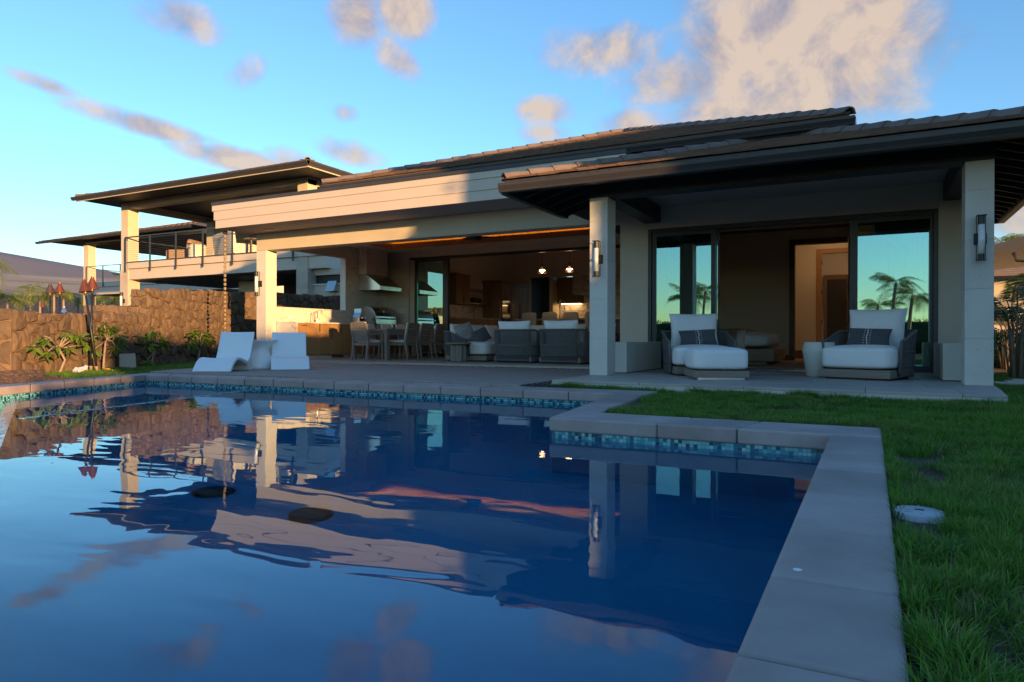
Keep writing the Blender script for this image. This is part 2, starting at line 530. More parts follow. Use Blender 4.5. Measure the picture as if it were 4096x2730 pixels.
M['porch'] = mat('porch_stone', (0.47, 0.42, 0.37), 0.55, col2=(0.37, 0.325, 0.285), vscale=2.4, stretch=(0.35, 2.2, 1), vdet=8, rand=0.06, bump=0.0005, bscale=30)
M['soil'] = mat('dark_soil', (0.060, 0.040, 0.028), 0.95, var=0.4, vscale=14, bump=0.01, bscale=30)
M['lava_gravel'] = mat('lava_gravel', (0.105, 0.065, 0.045), 0.95, var=0.35, vscale=30, rand=0.2)
M['pebble'] = mat('black_pebble', (0.016, 0.017, 0.021), 0.42, var=0.3, vscale=6)
M['stone'] = mat('lava_rock', (0.165, 0.108, 0.066), 0.92, col2=(0.095, 0.062, 0.040), vscale=7, vdet=10, bump=0.006, bscale=34, rand=0.20, bdet=8)
M['mortar'] = mat('lava_mortar', (0.21, 0.135, 0.068), 0.95, var=0.28, vscale=9, bump=0.004, bscale=40)
M['white_plastic'] = mat('white_resin', (0.80, 0.80, 0.80), 0.38, var=0.02, vscale=3, spec=0.5)
M['fabric'] = mat('white_fabric', (0.80, 0.79, 0.77), 0.9, var=0.03, vscale=6, bump=0.0010, bscale=340, sheen=0.2, spec=0.15)
M['fabric_warm'] = mat('ivory_fabric', (0.74, 0.69, 0.63), 0.9, var=0.03, vscale=6, bump=0.0010, bscale=340, sheen=0.2, spec=0.15)
M['rope'] = mat('charcoal_rope', (0.115, 0.107, 0.105), 0.85, var=0.2, vscale=9, spec=0.2)
M['rope_frame'] = mat('woven_frame', (0.135, 0.125, 0.120), 0.7, var=0.15, vscale=30, spec=0.3)
M['teak'] = mat_wood('weathered_teak', (0.285, 0.228, 0.182), (0.185, 0.145, 0.115), 1.2, 0.65, axis=2)
M['teak_x'] = mat_wood('weathered_teak_across', (0.285, 0.228, 0.182), (0.185, 0.145, 0.115), 1.2, 0.65, axis=0)
M['oak'] = mat_wood('oak_cabinet', (0.46, 0.255, 0.105), (0.33, 0.172, 0.068), 1.6, 0.42, axis=2)
M['oak_dark'] = mat_wood('brown_oak_cabinet', (0.27, 0.150, 0.078), (0.185, 0.100, 0.052), 1.2, 0.45, axis=2)
M['oak_x'] = mat_wood('brown_oak_across', (0.28, 0.165, 0.09), (0.20, 0.115, 0.062), 1.2, 0.45, axis=1)
M['casing'] = mat_wood('door_casing_wood', (0.215, 0.130, 0.085), (0.150, 0.088, 0.058), 1.2, 0.5, axis=2)
M['bed_wood'] = mat_wood('bed_oak', (0.42, 0.28, 0.17), (0.31, 0.20, 0.12), 1.0, 0.5, axis=0)
M['floor_wood'] = mat_wood('oak_floor', (0.36, 0.23, 0.14), (0.27, 0.17, 0.10), 0.7, 0.45, axis=0)
M['steel'] = mat('brushed_steel', (0.58, 0.57, 0.55), 0.24, 1.0, var=0.06, vscale=4, stretch=(1, 1, 30))
M['chrome'] = mat('polished_chrome', (0.75, 0.74, 0.72), 0.10, 1.0)
M['marble'] = mat_marble('cream_stone_slab', (0.66, 0.585, 0.49), (0.40, 0.33, 0.27), 1.1, 0.32, 0.055)
M['marble_k'] = mat_marble('grey_veined_marble', (0.62, 0.565, 0.50), (0.24, 0.21, 0.19), 1.5, 0.3, 0.13)
M['planter'] = mat('planter_ceramic', (0.58, 0.57, 0.49), 0.6, var=0.04, vscale=5, bump=0.0012, bscale=18, stretch=(1, 1, 9), spec=0.3)
M['copper'] = mat('aged_copper', (0.40, 0.120, 0.055), 0.40, 0.75, col2=(0.24, 0.075, 0.045), vscale=5)
M['brass'] = mat('worn_brass', (0.62, 0.44, 0.18), 0.35, 0.9)
M['redwood'] = mat_wood('red_stained_timber', (0.125, 0.030, 0.022), (0.085, 0.020, 0.016), 1.0, 0.6, axis=2)
M['vinyl'] = mat('outlet_white', (0.75, 0.73, 0.68), 0.4)
M['dark_fabric'] = mat('slate_fabric', (0.085, 0.088, 0.095), 0.9, var=0.2, vscale=18, stretch=(3, 1, 1), bump=0.0012, bscale=220, sheen=0.2, spec=0.15)
M['brown_fabric'] = mat('brown_boucle', (0.30, 0.20, 0.13), 0.95, var=0.15, vscale=20, bump=0.004, bscale=90)
M['cream'] = mat('cream_resin', (0.66, 0.60, 0.52), 0.7, var=0.04, vscale=4)
M['grass'] = mat_vcol('grass_blades', 0.55, 0.32, 0.25)
M['leafm'] = mat('plumeria_leaf', (0.135, 0.205, 0.016), 0.38, col2=(0.065, 0.135, 0.012), vscale=7, rand=0.28, spec=0.45, trans=0.25)
M['bark'] = mat('pale_bark', (0.30, 0.225, 0.165), 0.85, var=0.25, vscale=16, bump=0.003, bscale=60)
M['palm_leaf'] = mat_vcol('palm_fronds', 0.5, 0.25, 0.35)
M['palm_trunk'] = mat('palm_trunk', (0.26, 0.20, 0.15), 0.9, var=0.25, vscale=20, stretch=(1, 1, 6), bump=0.006, bscale=18)
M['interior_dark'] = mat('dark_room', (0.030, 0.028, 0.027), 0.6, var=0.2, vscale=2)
M['water_tile'] = mat_vcol('glass_mosaic', 0.12, 0.0, 0.6)

# ------------------------------------------------------------------ the ground, one sheet out to the mountain
Z_DECK, Z_COP, Z_WATER = -0.05, -0.07, -0.22
POOL = [(-0.225, -0.12), (-0.225, 4.735), (-2.155, 4.74), (-2.47, 7.17), (-10.434, 7.165), (-9.41, 4.81)]


def seg_dist(p, a, b):
    ax, ay = a; bx, by = b
    t = max(0, min(1, ((p[0] - ax) * (bx - ax) + (p[1] - ay) * (by - ay)) / ((bx - ax) ** 2 + (by - ay) ** 2)))
    return math.hypot(p[0] - ax - t * (bx - ax), p[1] - ay - t * (by - ay))


def inside(p, poly):
    c = False
    for i in range(len(poly)):
        (x1, y1), (x2, y2) = poly[i - 1], poly[i]
        if (y1 > p[1]) != (y2 > p[1]) and p[0] < (x2 - x1) * (p[1] - y1) / (y2 - y1) + x1:
            c = not c
    return c


def vnoise(x, y, seed=0):
    """smooth value noise on arrays"""
    xi = np.floor(x).astype(int); yi = np.floor(y).astype(int); fx = x - xi; fy = y - yi
    fx = fx * fx * (3 - 2 * fx); fy = fy * fy * (3 - 2 * fy)

    def h(a, b):
        n = (a * 374761393 + b * 668265263 + seed * 974634) & 0x7fffffff
        n = ((n ^ (n >> 13)) * 1274126177) & 0x7fffffff
        return ((n ^ (n >> 16)) & 0xffff) / 65535.0
    return (h(xi, yi) * (1 - fx) + h(xi + 1, yi) * fx) * (1 - fy) + (h(xi, yi + 1) * (1 - fx) + h(xi + 1, yi + 1) * fx) * fy


def build_ground():
    def axis(lo, hi, step, far):
        a = list(np.arange(lo, hi + 1e-6, step)); s = step; x = hi; y = lo; post = []; pre = []
        while x < far:
            s *= 1.13; x += s; post.append(x)
        s = step
        while y > -far:
            s *= 1.13; y -= s; pre.append(y)
        return np.array(pre[::-1] + a + post)
    xs = axis(-19, 4, 0.4, 9000); ys = axis(-4, 18, 0.4, 9000)
    X, Y = np.meshgrid(xs, ys)
    r = np.hypot(X, Y); az = np.degrees(np.arctan2(X, Y))
    z = np.interp(r, [0, 13, 20, 40, 85, 300, 1200, 3000, 4200], [-0.5, -0.5, -0.3, 0.4, 2.3, 7.5, 58, 226, 312])
    el = np.interp(az, [-120, -90, -75, -64.1, -62.7, -61.3, -60.2, -59.4, -58.4, -57.6, -57.2, -55, -50, -40], [3.0, 6.0, 6.2, 5.6, 5.32, 5.07, 4.9, 4.83, 4.84, 4.6, 4.45, 4.1, 3.4, 1.0])
    mz = np.tan(np.radians(el)) * 7000
    m = np.clip((r - 4200) / 2800, 0, 1); m = m * m * (3 - 2 * m)
    z = z * (1 - m) + mz * m + 25 * m * (vnoise(X / 500, Y / 500, 3) - 0.5)
    sector = np.clip((az + 135) / 30, 0, 1) * np.clip((-30 - az) / 14, 0, 1)
    flat = np.where(r > 60, -0.6, np.interp(r, [0, 13, 60], [-0.5, -0.5, -0.6]))
    z = flat * (1 - sector) + z * sector
    bump = (vnoise(X * 0.9, Y * 0.9, 1) - 0.5) * 0.24 + (vnoise(X * 2.6, Y * 2.6, 2) - 0.5) * 0.12
    z += bump * np.clip((r - 9) / 6, 0, 1) * (r < 400)
    z -= 0.3 * (np.abs(X + 6) < 12.5) * (Y > 7) * (Y < 30)
    zz = z.ravel(); px = X.ravel(); py = Y.ravel()
    for i in range(len(zz)):
        if -13 < px[i] < 2.5 and -4 < py[i] < 9:
            if inside((px[i], py[i]), POOL) or (px[i] < -0.2 and py[i] < 7.2 and px[i] > -11):
                zz[i] = -2.4
            elif min(seg_dist((px[i], py[i]), POOL[k - 1], POOL[k]) for k in range(6)) < 0.6:
                zz[i] = -2.4
    h, w = X.shape
    idx = np.arange(h * w).reshape(h, w)
    f = np.stack([idx[:-1, :-1], idx[:-1, 1:], idx[1:, 1:], idx[1:, :-1]], -1).reshape(-1, 4)
    # what grows there: lava and scrub near, dry grassland beyond, rock high up, haze put into its pale grey
    t = np.zeros((h * w, 3))
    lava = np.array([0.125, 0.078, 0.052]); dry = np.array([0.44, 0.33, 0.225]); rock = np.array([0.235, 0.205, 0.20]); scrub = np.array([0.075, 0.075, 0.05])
    rr = r.ravel()
    lim = 900 + 500 * vnoise(px / 260, py / 90, 5)
    k = np.clip((rr - lim) / 350, 0, 1)[:, None]
    t = lava * (0.75 + 0.5 * vnoise(px / 9, py / 9, 8))[:, None] * (1 - k) + dry * (0.85 + 0.3 * vnoise(px / 120, py / 40, 7))[:, None] * k
    s = (vnoise(px / 160, py / 160, 9) > 0.80)[:, None] * k * 0.55
    t = t * (1 - s) + scrub * s
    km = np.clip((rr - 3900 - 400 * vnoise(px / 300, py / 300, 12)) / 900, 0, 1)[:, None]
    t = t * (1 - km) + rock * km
    gm = mat_vcol('ground_lava_and_dry_grass', 0.95, 0, 0.1)
    nt = gm.node_tree; b = nt.nodes['Principled BSDF']
    n = nd(nt, 'ShaderNodeTexNoise'); n.inputs['Scale'].default_value = 2.2; n.inputs['Detail'].default_value = 8
    tc = nd(nt, 'ShaderNodeTexCoord'); nt.links.new(tc.outputs['Object'], n.inputs['Vector'])
    bp = nd(nt, 'ShaderNodeBump'); bp.inputs['Distance'].default_value = 0.12; nt.links.new(n.outputs[0], bp.inputs['Height']); nt.links.new(bp.outputs[0], b.inputs['Normal'])
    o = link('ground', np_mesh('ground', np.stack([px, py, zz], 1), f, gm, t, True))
    struct(o)


build_ground()

# ------------------------------------------------------------------ pool
def offset_poly(poly, d):
    """push every edge of a polygon outward (clockwise or not) by d"""
    n = len(poly); area = sum(poly[i - 1][0] * poly[i][1] - poly[i][0] * poly[i - 1][1] for i in range(n))
    s = -1 if area > 0 else 1
    out = []
    for i in range(n):
        p0, p1, p2 = Vector(poly[i - 1]), Vector(poly[i]), Vector(poly[(i + 1) % n])
        d1 = (p1 - p0).normalized(); d2 = (p2 - p1).normalized()
        n1 = Vector((-d1.y, d1.x)) * s; n2 = Vector((-d2.y, d2.x)) * s
        bis = (n1 + n2).normalized()
        out.append(tuple(p1 + bis * (d / max(0.3, bis.dot(n1)))))
    return out


M['pool_plaster'] = mat('blue_pool_plaster', (0.008, 0.24, 0.42), 0.7, col2=(0.006, 0.17, 0.34), vscale=1.1, vdet=5)
shell_poly = offset_poly(POOL, 0.022)
mb = MB()
n = len(shell_poly)
top = [-0.172] * n
zb = -1.5
mb.add([(x, y, zb) for x, y in shell_poly], [tuple(range(n))])
for i in range(n):
    a, b = shell_poly[i - 1], shell_poly[i]
    t0 = -0.226 if i == 0 else -0.172
    mb.add([(*a, zb), (*b, zb), (*b, t0), (*a, t0)], [(0, 1, 2, 3)])
# shallow shelf at the far left end, its ledge just under the surface
mb.hexa([(-6.98, 3.54, zb), (-8.0, 7.18, zb), (-10.44, 7.18, zb), (-9.42, 4.82, zb)], [(-6.98, 3.54, -0.52), (-8.0, 7.18, -0.52), (-10.44, 7.18, -0.52), (-9.42, 4.82, -0.52)])
POOLO = struct(mb.build('pool', M['pool_plaster']))

# dividing ledge, topped with small tiles at the water line
mb = MB(); ts = []
rg = np.random.default_rng(3)
P0, P1 = Vector((-6.93, 3.52, 0)), Vector((-7.94, 7.17, 0)); dv = (P1 - P0).normalized(); nv = Vector((-dv.y, dv.x, 0))
nn_ = int((P1 - P0).length / 0.031)
TEALS = [(0.20, 0.50, 0.50), (0.075, 0.33, 0.37), (0.022, 0.135, 0.19), (0.010, 0.055, 0.085), (0.30, 0.56, 0.54)]


def tile_tint(): return TEALS[rg.choice(5, p=[0.30, 0.22, 0.2, 0.13, 0.15])]


def tiles_obj(name, quads, parent, kind='stuff'):
    """quads: (corner, u vector, v vector, normal) little raised tiles joined into one part"""
    V = []; F = []; T = []
    for (c, u, v, nrm) in quads:
        o = len(V); col = tile_tint()
        for k in (0.0, 1.0):
            q = nrm * (0.004 * k)
            V += [tuple(c + q), tuple(c + u + q), tuple(c + u + v + q), tuple(c + v + q)]
        F += [(o + 4, o + 5, o + 6, o + 7), (o, o + 1, o + 5, o + 4), (o + 1, o + 2, o + 6, o + 5), (o + 2, o + 3, o + 7, o + 6), (o + 3, o, o + 4, o + 7)]
        T += [col] * 8
    me = np_mesh(name, V, F, M['water_tile'], np.array(T))
    return link(name, me, parent, kind=kind)


qs = []
for i in range(nn_):
    for k in range(3):
        c = P0 + dv * (i * 0.031 + 0.002) + nv * (k * 0.031 - 0.045) + Vector((0, 0, -0.2215))
        qs.append((c, dv * 0.027, nv * 0.027, Vector((0, 0, 1))))
mb.hexa([tuple(P0 - nv * 0.05 + Vector((0, 0, -1.4))), tuple(P1 - nv * 0.05 + Vector((0, 0, -1.4))), tuple(P1 + nv * 0.05 + Vector((0, 0, -1.4))), tuple(P0 + nv * 0.05 + Vector((0, 0, -1.4)))],
        [tuple(P0 - nv * 0.05 + Vector((0, 0, -0.224))), tuple(P1 - nv * 0.05 + Vector((0, 0, -0.224))), tuple(P1 + nv * 0.05 + Vector((0, 0, -0.224))), tuple(P0 + nv * 0.05 + Vector((0, 0, -0.224)))])
mb.build('dividing_ledge', M['pool_plaster'], POOLO)
tiles_obj('ledge_mosaic', qs, POOLO)

# mosaic bands under the coping
SP = [Vector((x, y, 0)) for x, y in shell_poly]


def band(a, b, rows, inward, z_top=-0.172, pitch=0.0265):
    a, b = Vector(a), Vector(b); d = (b - a); L = d.length; d.normalize()
    q = []
    for i in range(int(L / pitch)):
        for k in range(rows):
            c = a + d * (i * pitch + 0.0015) + inward * 0.001 + Vector((0, 0, z_top - (k + 1) * pitch + 0.002))
            q.append((c, d * (pitch - 0.003), Vector((0, 0, pitch - 0.003)), inward))
    return q


far = band(SP[3], SP[4], 3, Vector((0, -1, 0)), pitch=0.0265)
left_dir = (SP[5] - SP[4]).normalized()
left_in = Vector((-left_dir.y, left_dir.x, 0)); left_in = left_in if left_in.x > 0 else -left_in
left = band(SP[4] - left_dir * 0.0, SP[5], 3, left_in)
beyond_a = SP[5]; beyond_b = SP[5] + left_dir * 2.2
left += band(beyond_a, beyond_b, 20, left_in)
tiles_obj('far_band_mosaic', far, POOLO)
tiles_obj('left_band_mosaic', left, POOLO)
step_in = Vector((-(SP[3] - SP[2]).normalized().y, (SP[3] - SP[2]).normalized().x, 0))
step_in = step_in if step_in.x < 0 else -step_in
tiles_obj('step_band_mosaic', band(SP[2], SP[3], 3, step_in), POOLO)
tiles_obj('right_band_mosaic', band(SP[0] + Vector((0, 0.3, 0)), SP[1], 3, Vector((-1, 0, 0))), POOLO)
# near band: every tile its own part
tile_me = []
for k, c in enumerate(TEALS):
    m_ = mat('mosaic_glass_%d' % k, c, 0.14, rand=0.12, spec=0.6)
    t = MB().box(0.0015, -0.004, 0.0015, 0.025, 0.0, 0.025).mesh('mosaic_tile'); t.materials.append(m_); tile_me.append(t)
nb = int((SP[1] - SP[2]).length / 0.0265)
for i in range(nb):
    for k in range(3):
        if k == 2 and i % 1 == 0 and False: continue
        if k < 2:
            inst(tile_me[rg.choice(5, p=[0.30, 0.22, 0.2, 0.13, 0.15])], 'mosaic_tile', POOLO, Matrix.Translation((SP[2].x + i * 0.0265, SP[2].y - 0.001 - 0.0, -0.172 - (k + 1) * 0.0265)))
tiles_obj('near_band_lower_mosaic', [t for t in band(SP[2], SP[1], 1, Vector((0, -1, 0)), z_top=-0.172 - 2 * 0.0265)], POOLO)

# wall that carries the bands beyond the spill edge
mb = MB()
a, b = SP[5], SP[5] + left_dir * 2.4
ln = -left_in
mb.hexa([tuple(a + Vector((0, 0, -1.5))), tuple(b + Vector((0, 0, -1.5))), tuple(b + ln * 0.25 + Vector((0, 0, -1.5))), tuple(a + ln * 0.25 + Vector((0, 0, -1.5)))],
        [tuple(a + Vector((0, 0, -0.172))), tuple(b + Vector((0, 0, -0.172))), tuple(b + ln * 0.25 + Vector((0, 0, -0.172))), tuple(a + ln * 0.25 + Vector((0, 0, -0.172)))])
mb.build('basin_side_wall', M['pool_plaster'], POOLO)

# drains on the pool floor
for x in (-3.88, -3.02):
    MB().lathe([(0.135, 0.0), (0.135, 0.02), (0.11, 0.045), (0.03, 0.055), (0.001, 0.055)], 24).build('drain_cover', M['black'], POOLO, smooth=False).location = (x, 3.15, zb)

# water
wm = bpy.data.materials.new('pool_water'); wm.use_nodes = True
nt = wm.node_tree; nt.nodes.remove(nt.nodes['Principled BSDF'])
gl = nd(nt, 'ShaderNodeBsdfGlass'); gl.inputs['IOR'].default_value = 1.333; gl.inputs['Roughness'].default_value = 0.0; gl.inputs['Color'].default_value = (0.80, 0.95, 1.0, 1)
tc = nd(nt, 'ShaderNodeTexCoord'); mp = nd(nt, 'ShaderNodeMapping'); mp.inputs['Rotation'].default_value = (0, 0, R(28)); mp.inputs['Scale'].default_value = (0.7, 1.6, 1)
nt.links.new(tc.outputs['Object'], mp.inputs[0])
n1 = nd(nt, 'ShaderNodeTexNoise'); n1.inputs['Scale'].default_value = 1.5; n1.inputs['Detail'].default_value = 2.5; n1.inputs['Roughness'].default_value = 0.5; n1.inputs['Distortion'].default_value = 0.4
n2 = nd(nt, 'ShaderNodeTexNoise'); n2.inputs['Scale'].default_value = 0.35; n2.inputs['Detail'].default_value = 1.0
nt.links.new(mp.outputs[0], n1.inputs['Vector']); nt.links.new(mp.outputs[0], n2.inputs['Vector'])
mr = nd(nt, 'ShaderNodeMapRange'); mr.inputs[1].default_value = 0.35; mr.inputs[2].default_value = 0.68; mr.inputs[3].default_value = 0.25; mr.inputs[4].default_value = 1.0
nt.links.new(n2.outputs[0], mr.inputs[0])
ml = nd(nt, 'ShaderNodeMath', operation='MULTIPLY'); nt.links.new(n1.outputs[0], ml.inputs[0]); nt.links.new(mr.outputs[0], ml.inputs[1])
bp = nd(nt, 'ShaderNodeBump'); bp.inputs['Strength'].default_value = 1.0; bp.inputs['Distance'].default_value = 0.0055
nt.links.new(ml.outputs[0], bp.inputs['Height']); nt.links.new(bp.outputs[0], gl.inputs['Normal'])
nt.links.new(gl.outputs[0], nt.nodes['Material Output'].inputs[0])
wp = offset_poly(POOL, 0.0205)
mb = MB(); mb.add([(x, y, Z_WATER) for x, y in wp], [tuple(range(len(wp)))])
wo = mb.build('pool_water', wm)
if wo.data.polygons[0].normal.z < 0: wo.data.flip_normals()
struct(wo)

# spill edge: wet tiled slope and the catch basin below it
ea, eb = Vector((*wp[5], 0)), Vector((*wp[0], 0)); ed = (eb - ea).normalized(); en = Vector((ed.y, -ed.x, 0))
en = en if en.y < 0 else -en
M['wet_tile'] = mat('wet_pale_tile', (0.34, 0.40, 0.42), 0.06, var=0.25, vscale=5, stretch=(1, 1, 1), bump=0.006, bscale=7, spec=0.8)
mb = MB()
mb.add([tuple(ea + Vector((0, 0, -0.219))), tuple(eb + Vector((0, 0, -0.219))), tuple(eb + en * 0.10 + Vector((0, 0, -0.232))), tuple(ea + en * 0.10 + Vector((0, 0, -0.232))),
        tuple(eb + en * 0.75 + Vector((0, 0, -0.62))), tuple(ea + en * 0.75 + Vector((0, 0, -0.62)))], [(0, 1, 2, 3), (3, 2, 4, 5)])
o = mb.build('spill_slope', M['wet_tile'], POOLO)
fixnormals(o.data)
mb = MB(); mb.add([tuple(ea + en * 0.6 - ed * 2.5 + Vector((0, 0, -0.60))), tuple(eb + en * 0.6 + ed * 1 + Vector((0, 0, -0.60))), tuple(eb + en * 2.6 + ed * 1 + Vector((0, 0, -0.60))), tuple(ea + en * 2.6 - ed * 2.5 + Vector((0, 0, -0.60)))], [(0, 1, 2, 3)])
M['basin'] = mat('basin_water', (0.02, 0.07, 0.09), 0.03, bump=0.004, bscale=4, spec=0.6)
o = mb.build('catch_basin_water', M['basin'])
if o.data.polygons[0].normal.z < 0: o.data.flip_normals()
struct(o)

# coping stones, one by one
def coping_stone(bq, tq_z=Z_COP, th=0.104):
    mb = MB()
    mb.hexa([(x, y, tq_z - th) for x, y in bq], [(x, y, tq_z) for x, y in bq])
    fixm = mb.build('coping_stone', M['coping'], POOLO, bevel=0.014, seg=3)
    fixnormals(fixm.data)
    return fixm


def coping_run(a0, a1, b0, b1, ts_, gap=0.004):
    """stones between inner edge a0-a1 and outer edge b0-b1, cut at fractions ts_"""
    a0, a1, b0, b1 = (Vector(p) for p in (a0, a1, b0, b1)); L = (a1 - a0).length
    for t0, t1 in zip(ts_[:-1], ts_[1:]):
        e0 = t0 + (gap / L if t0 > 0 else 0.0005); e1 = t1 - (gap / L if t1 < 1 else 0.0005)
        coping_stone([tuple(a0.lerp(a1, e0)), tuple(a0.lerp(a1, e1)), tuple(b0.lerp(b1, e1)), tuple(b0.lerp(b1, e0))])


def ts_from(vals, lo, hi): return [0.0] + [(v - lo) / (hi - lo) for v in vals] + [1.0]


coping_run((-0.225, -1.6), (-0.225, 4.733), (0.062, -1.6), (0.062, 4.733), ts_from([-0.75, -0.2, 0.32, 0.84, 1.35, 1.83, 2.35, 2.91, 3.47, 4.04], -1.6, 4.733))
coping_run((-2.155, 4.74), (0.062, 4.737), (-1.93, 5.245), (0.062, 5.235), ts_from([-1.33, -0.79], -2.155, 0.062))
# the return that runs back to the far side
coping_run((-2.155, 4.744), (-2.47, 7.166), (-1.93, 5.249), (-2.14, 7.166), [0, 0.5, 1.0])
coping_run((-2.14, 7.17), (-10.434, 7.165), (-2.14, 7.71), (-10.98, 7.615), ts_from([-3.02, -3.59, -4.16, -4.73, -5.30, -5.86, -6.45, -7.01, -7.58, -8.16, -8.73, -9.31, -9.87], -2.14, -10.434))
lo_ = Vector((-10.434, 7.161)); ld = left_dir.to_2d(); lnn = (-left_in).to_2d()
coping_run(lo_, lo_ + ld * 5.2, (-10.98, 7.611), lo_ + lnn * 0.32 + ld * 5.2, [0, 0.12, 0.235, 0.35, 0.465, 0.58, 0.70, 0.85, 1.0])

# ------------------------------------------------------------------ paved surfaces
mb = MB(); mb.prism([(-3.90, 7.70), (-3.90, 12.145), (-13.05, 12.145), (-11.62, 9.02), (-11.03, 7.66)], -0.30, Z_DECK)
o = struct(mb.build('deck', M['deck'], bevel=0.006)); fixnormals(o.data)
mb = MB()
LANAI = struct(MB().box(-13.4, 12.165, -0.4, -3.60, 24.5, -0.010).build('lanai_floor', M['mortar']))
# stone flags of the lanai and the room behind
k = 0
y = 12.16
while y < 24:
    x = -13.4 + (0.45 if k % 2 else 0.0)
    x0 = -13.4
    while x0 < -3.62:
        x1 = min(x0 + (0.45 if (x0 == -13.4 and k % 2) else 0.9), -3.60)
        if y < 19.5 or True:
            MB().box(x0 + 0.002, y, -0.05 if y < 12.2 else -0.02, x1 - 0.002, min(y + 0.9, 24.4) - 0.004, 0.0).build('flagstone', M['lanai_floor'], LANAI)
        x0 = x1
    y += 0.9; k += 1

PORCH = struct(MB().prism([(-3.62, 8.05), (1.13, 7.82), (1.24, 9.2), (1.24, 12.6), (-3.62, 12.6)], -0.35, -0.032).build('porch_slab', M['limestone']))
fixnormals(PORCH.data)
rows = [(None, 8.62), (8.625, 9.42), (9.425, 10.22), (10.225, 11.02), (11.025, 11.82), (11.825, 12.06)]
for i, (a, b) in enumerate(rows):
    xs = [-3.62] + [v for v in ([-2.45, -1.25, -0.05, 0.78] if i % 2 == 0 else [-3.05, -1.85, -0.65, 0.55])] + [1.24]
    for x0, x1 in zip(xs[:-1], xs[1:]):
        f = lambda x: 8.05 - (x + 3.62) * (0.23 / 4.75)
        rx = lambda yy: 1.13 + 0.11 * min(1, max(0, (yy - 7.82) / 1.38))
        if a is None:
            xr = x1 - 0.003 if x1 < 1.2 else 1.13
            pts = [(x0 + 0.003, f(x0)), (xr, f(xr)), (x1 - 0.003 if x1 < 1.2 else rx(b), b), (x0 + 0.003, b)]
        else:
            pts = [(x0 + 0.003, a), (x1 - 0.003 if x1 < 1.2 else rx(a), a), (x1 - 0.003 if x1 < 1.2 else rx(b), b), (x0 + 0.003, b)]
        o = MB().prism(pts, -0.031, 0.0).build('paving_slab', M['porch'], PORCH, bevel=0.003, seg=1)
        fixnormals(o.data)

# ------------------------------------------------------------------ lawns
def soil(poly, z=-0.105, name='lawn_soil'):
    mb = MB(); mb.add([(x, y, z) for x, y in poly], [tuple(range(len(poly)))])
    o = mb.build(name, M['soil'])
    if o.data.polygons[0].normal.z < 0: o.data.flip_normals()
    return struct(o)


L_R = [(0.066, -2.0), (9.0, -2.0), (9.0, 30.0), (1.30, 30.0), (1.26, 9.2), (1.15, 7.80), (-3.60, 8.05), (-3.60, 7.73), (-2.13, 7.72), (-1.925, 5.255), (0.066, 5.245)]
L_L = [(-10.40, 6.40), (-11.03, 7.64), (-11.64, 9.02), (-13.2, 12.2), (-13.4, 13.6), (-15.75, 13.4), (-12.95, 7.3), (-12.3, 6.45), (-11.4, 6.15)]
soil(L_R); soil(L_L, name='lawn_soil')


def poly_mask(P, poly):
    x, y = P[:, 0], P[:, 1]; c = np.zeros(len(P), bool)
    for i in range(len(poly)):
        (x1, y1), (x2, y2) = poly[i - 1], poly[i]
        if y1 == y2: continue
        t = ((y1 > y) != (y2 > y)) & (x < (x2 - x1) * (y - y1) / (y2 - y1) + x1)
        c ^= t
    return c


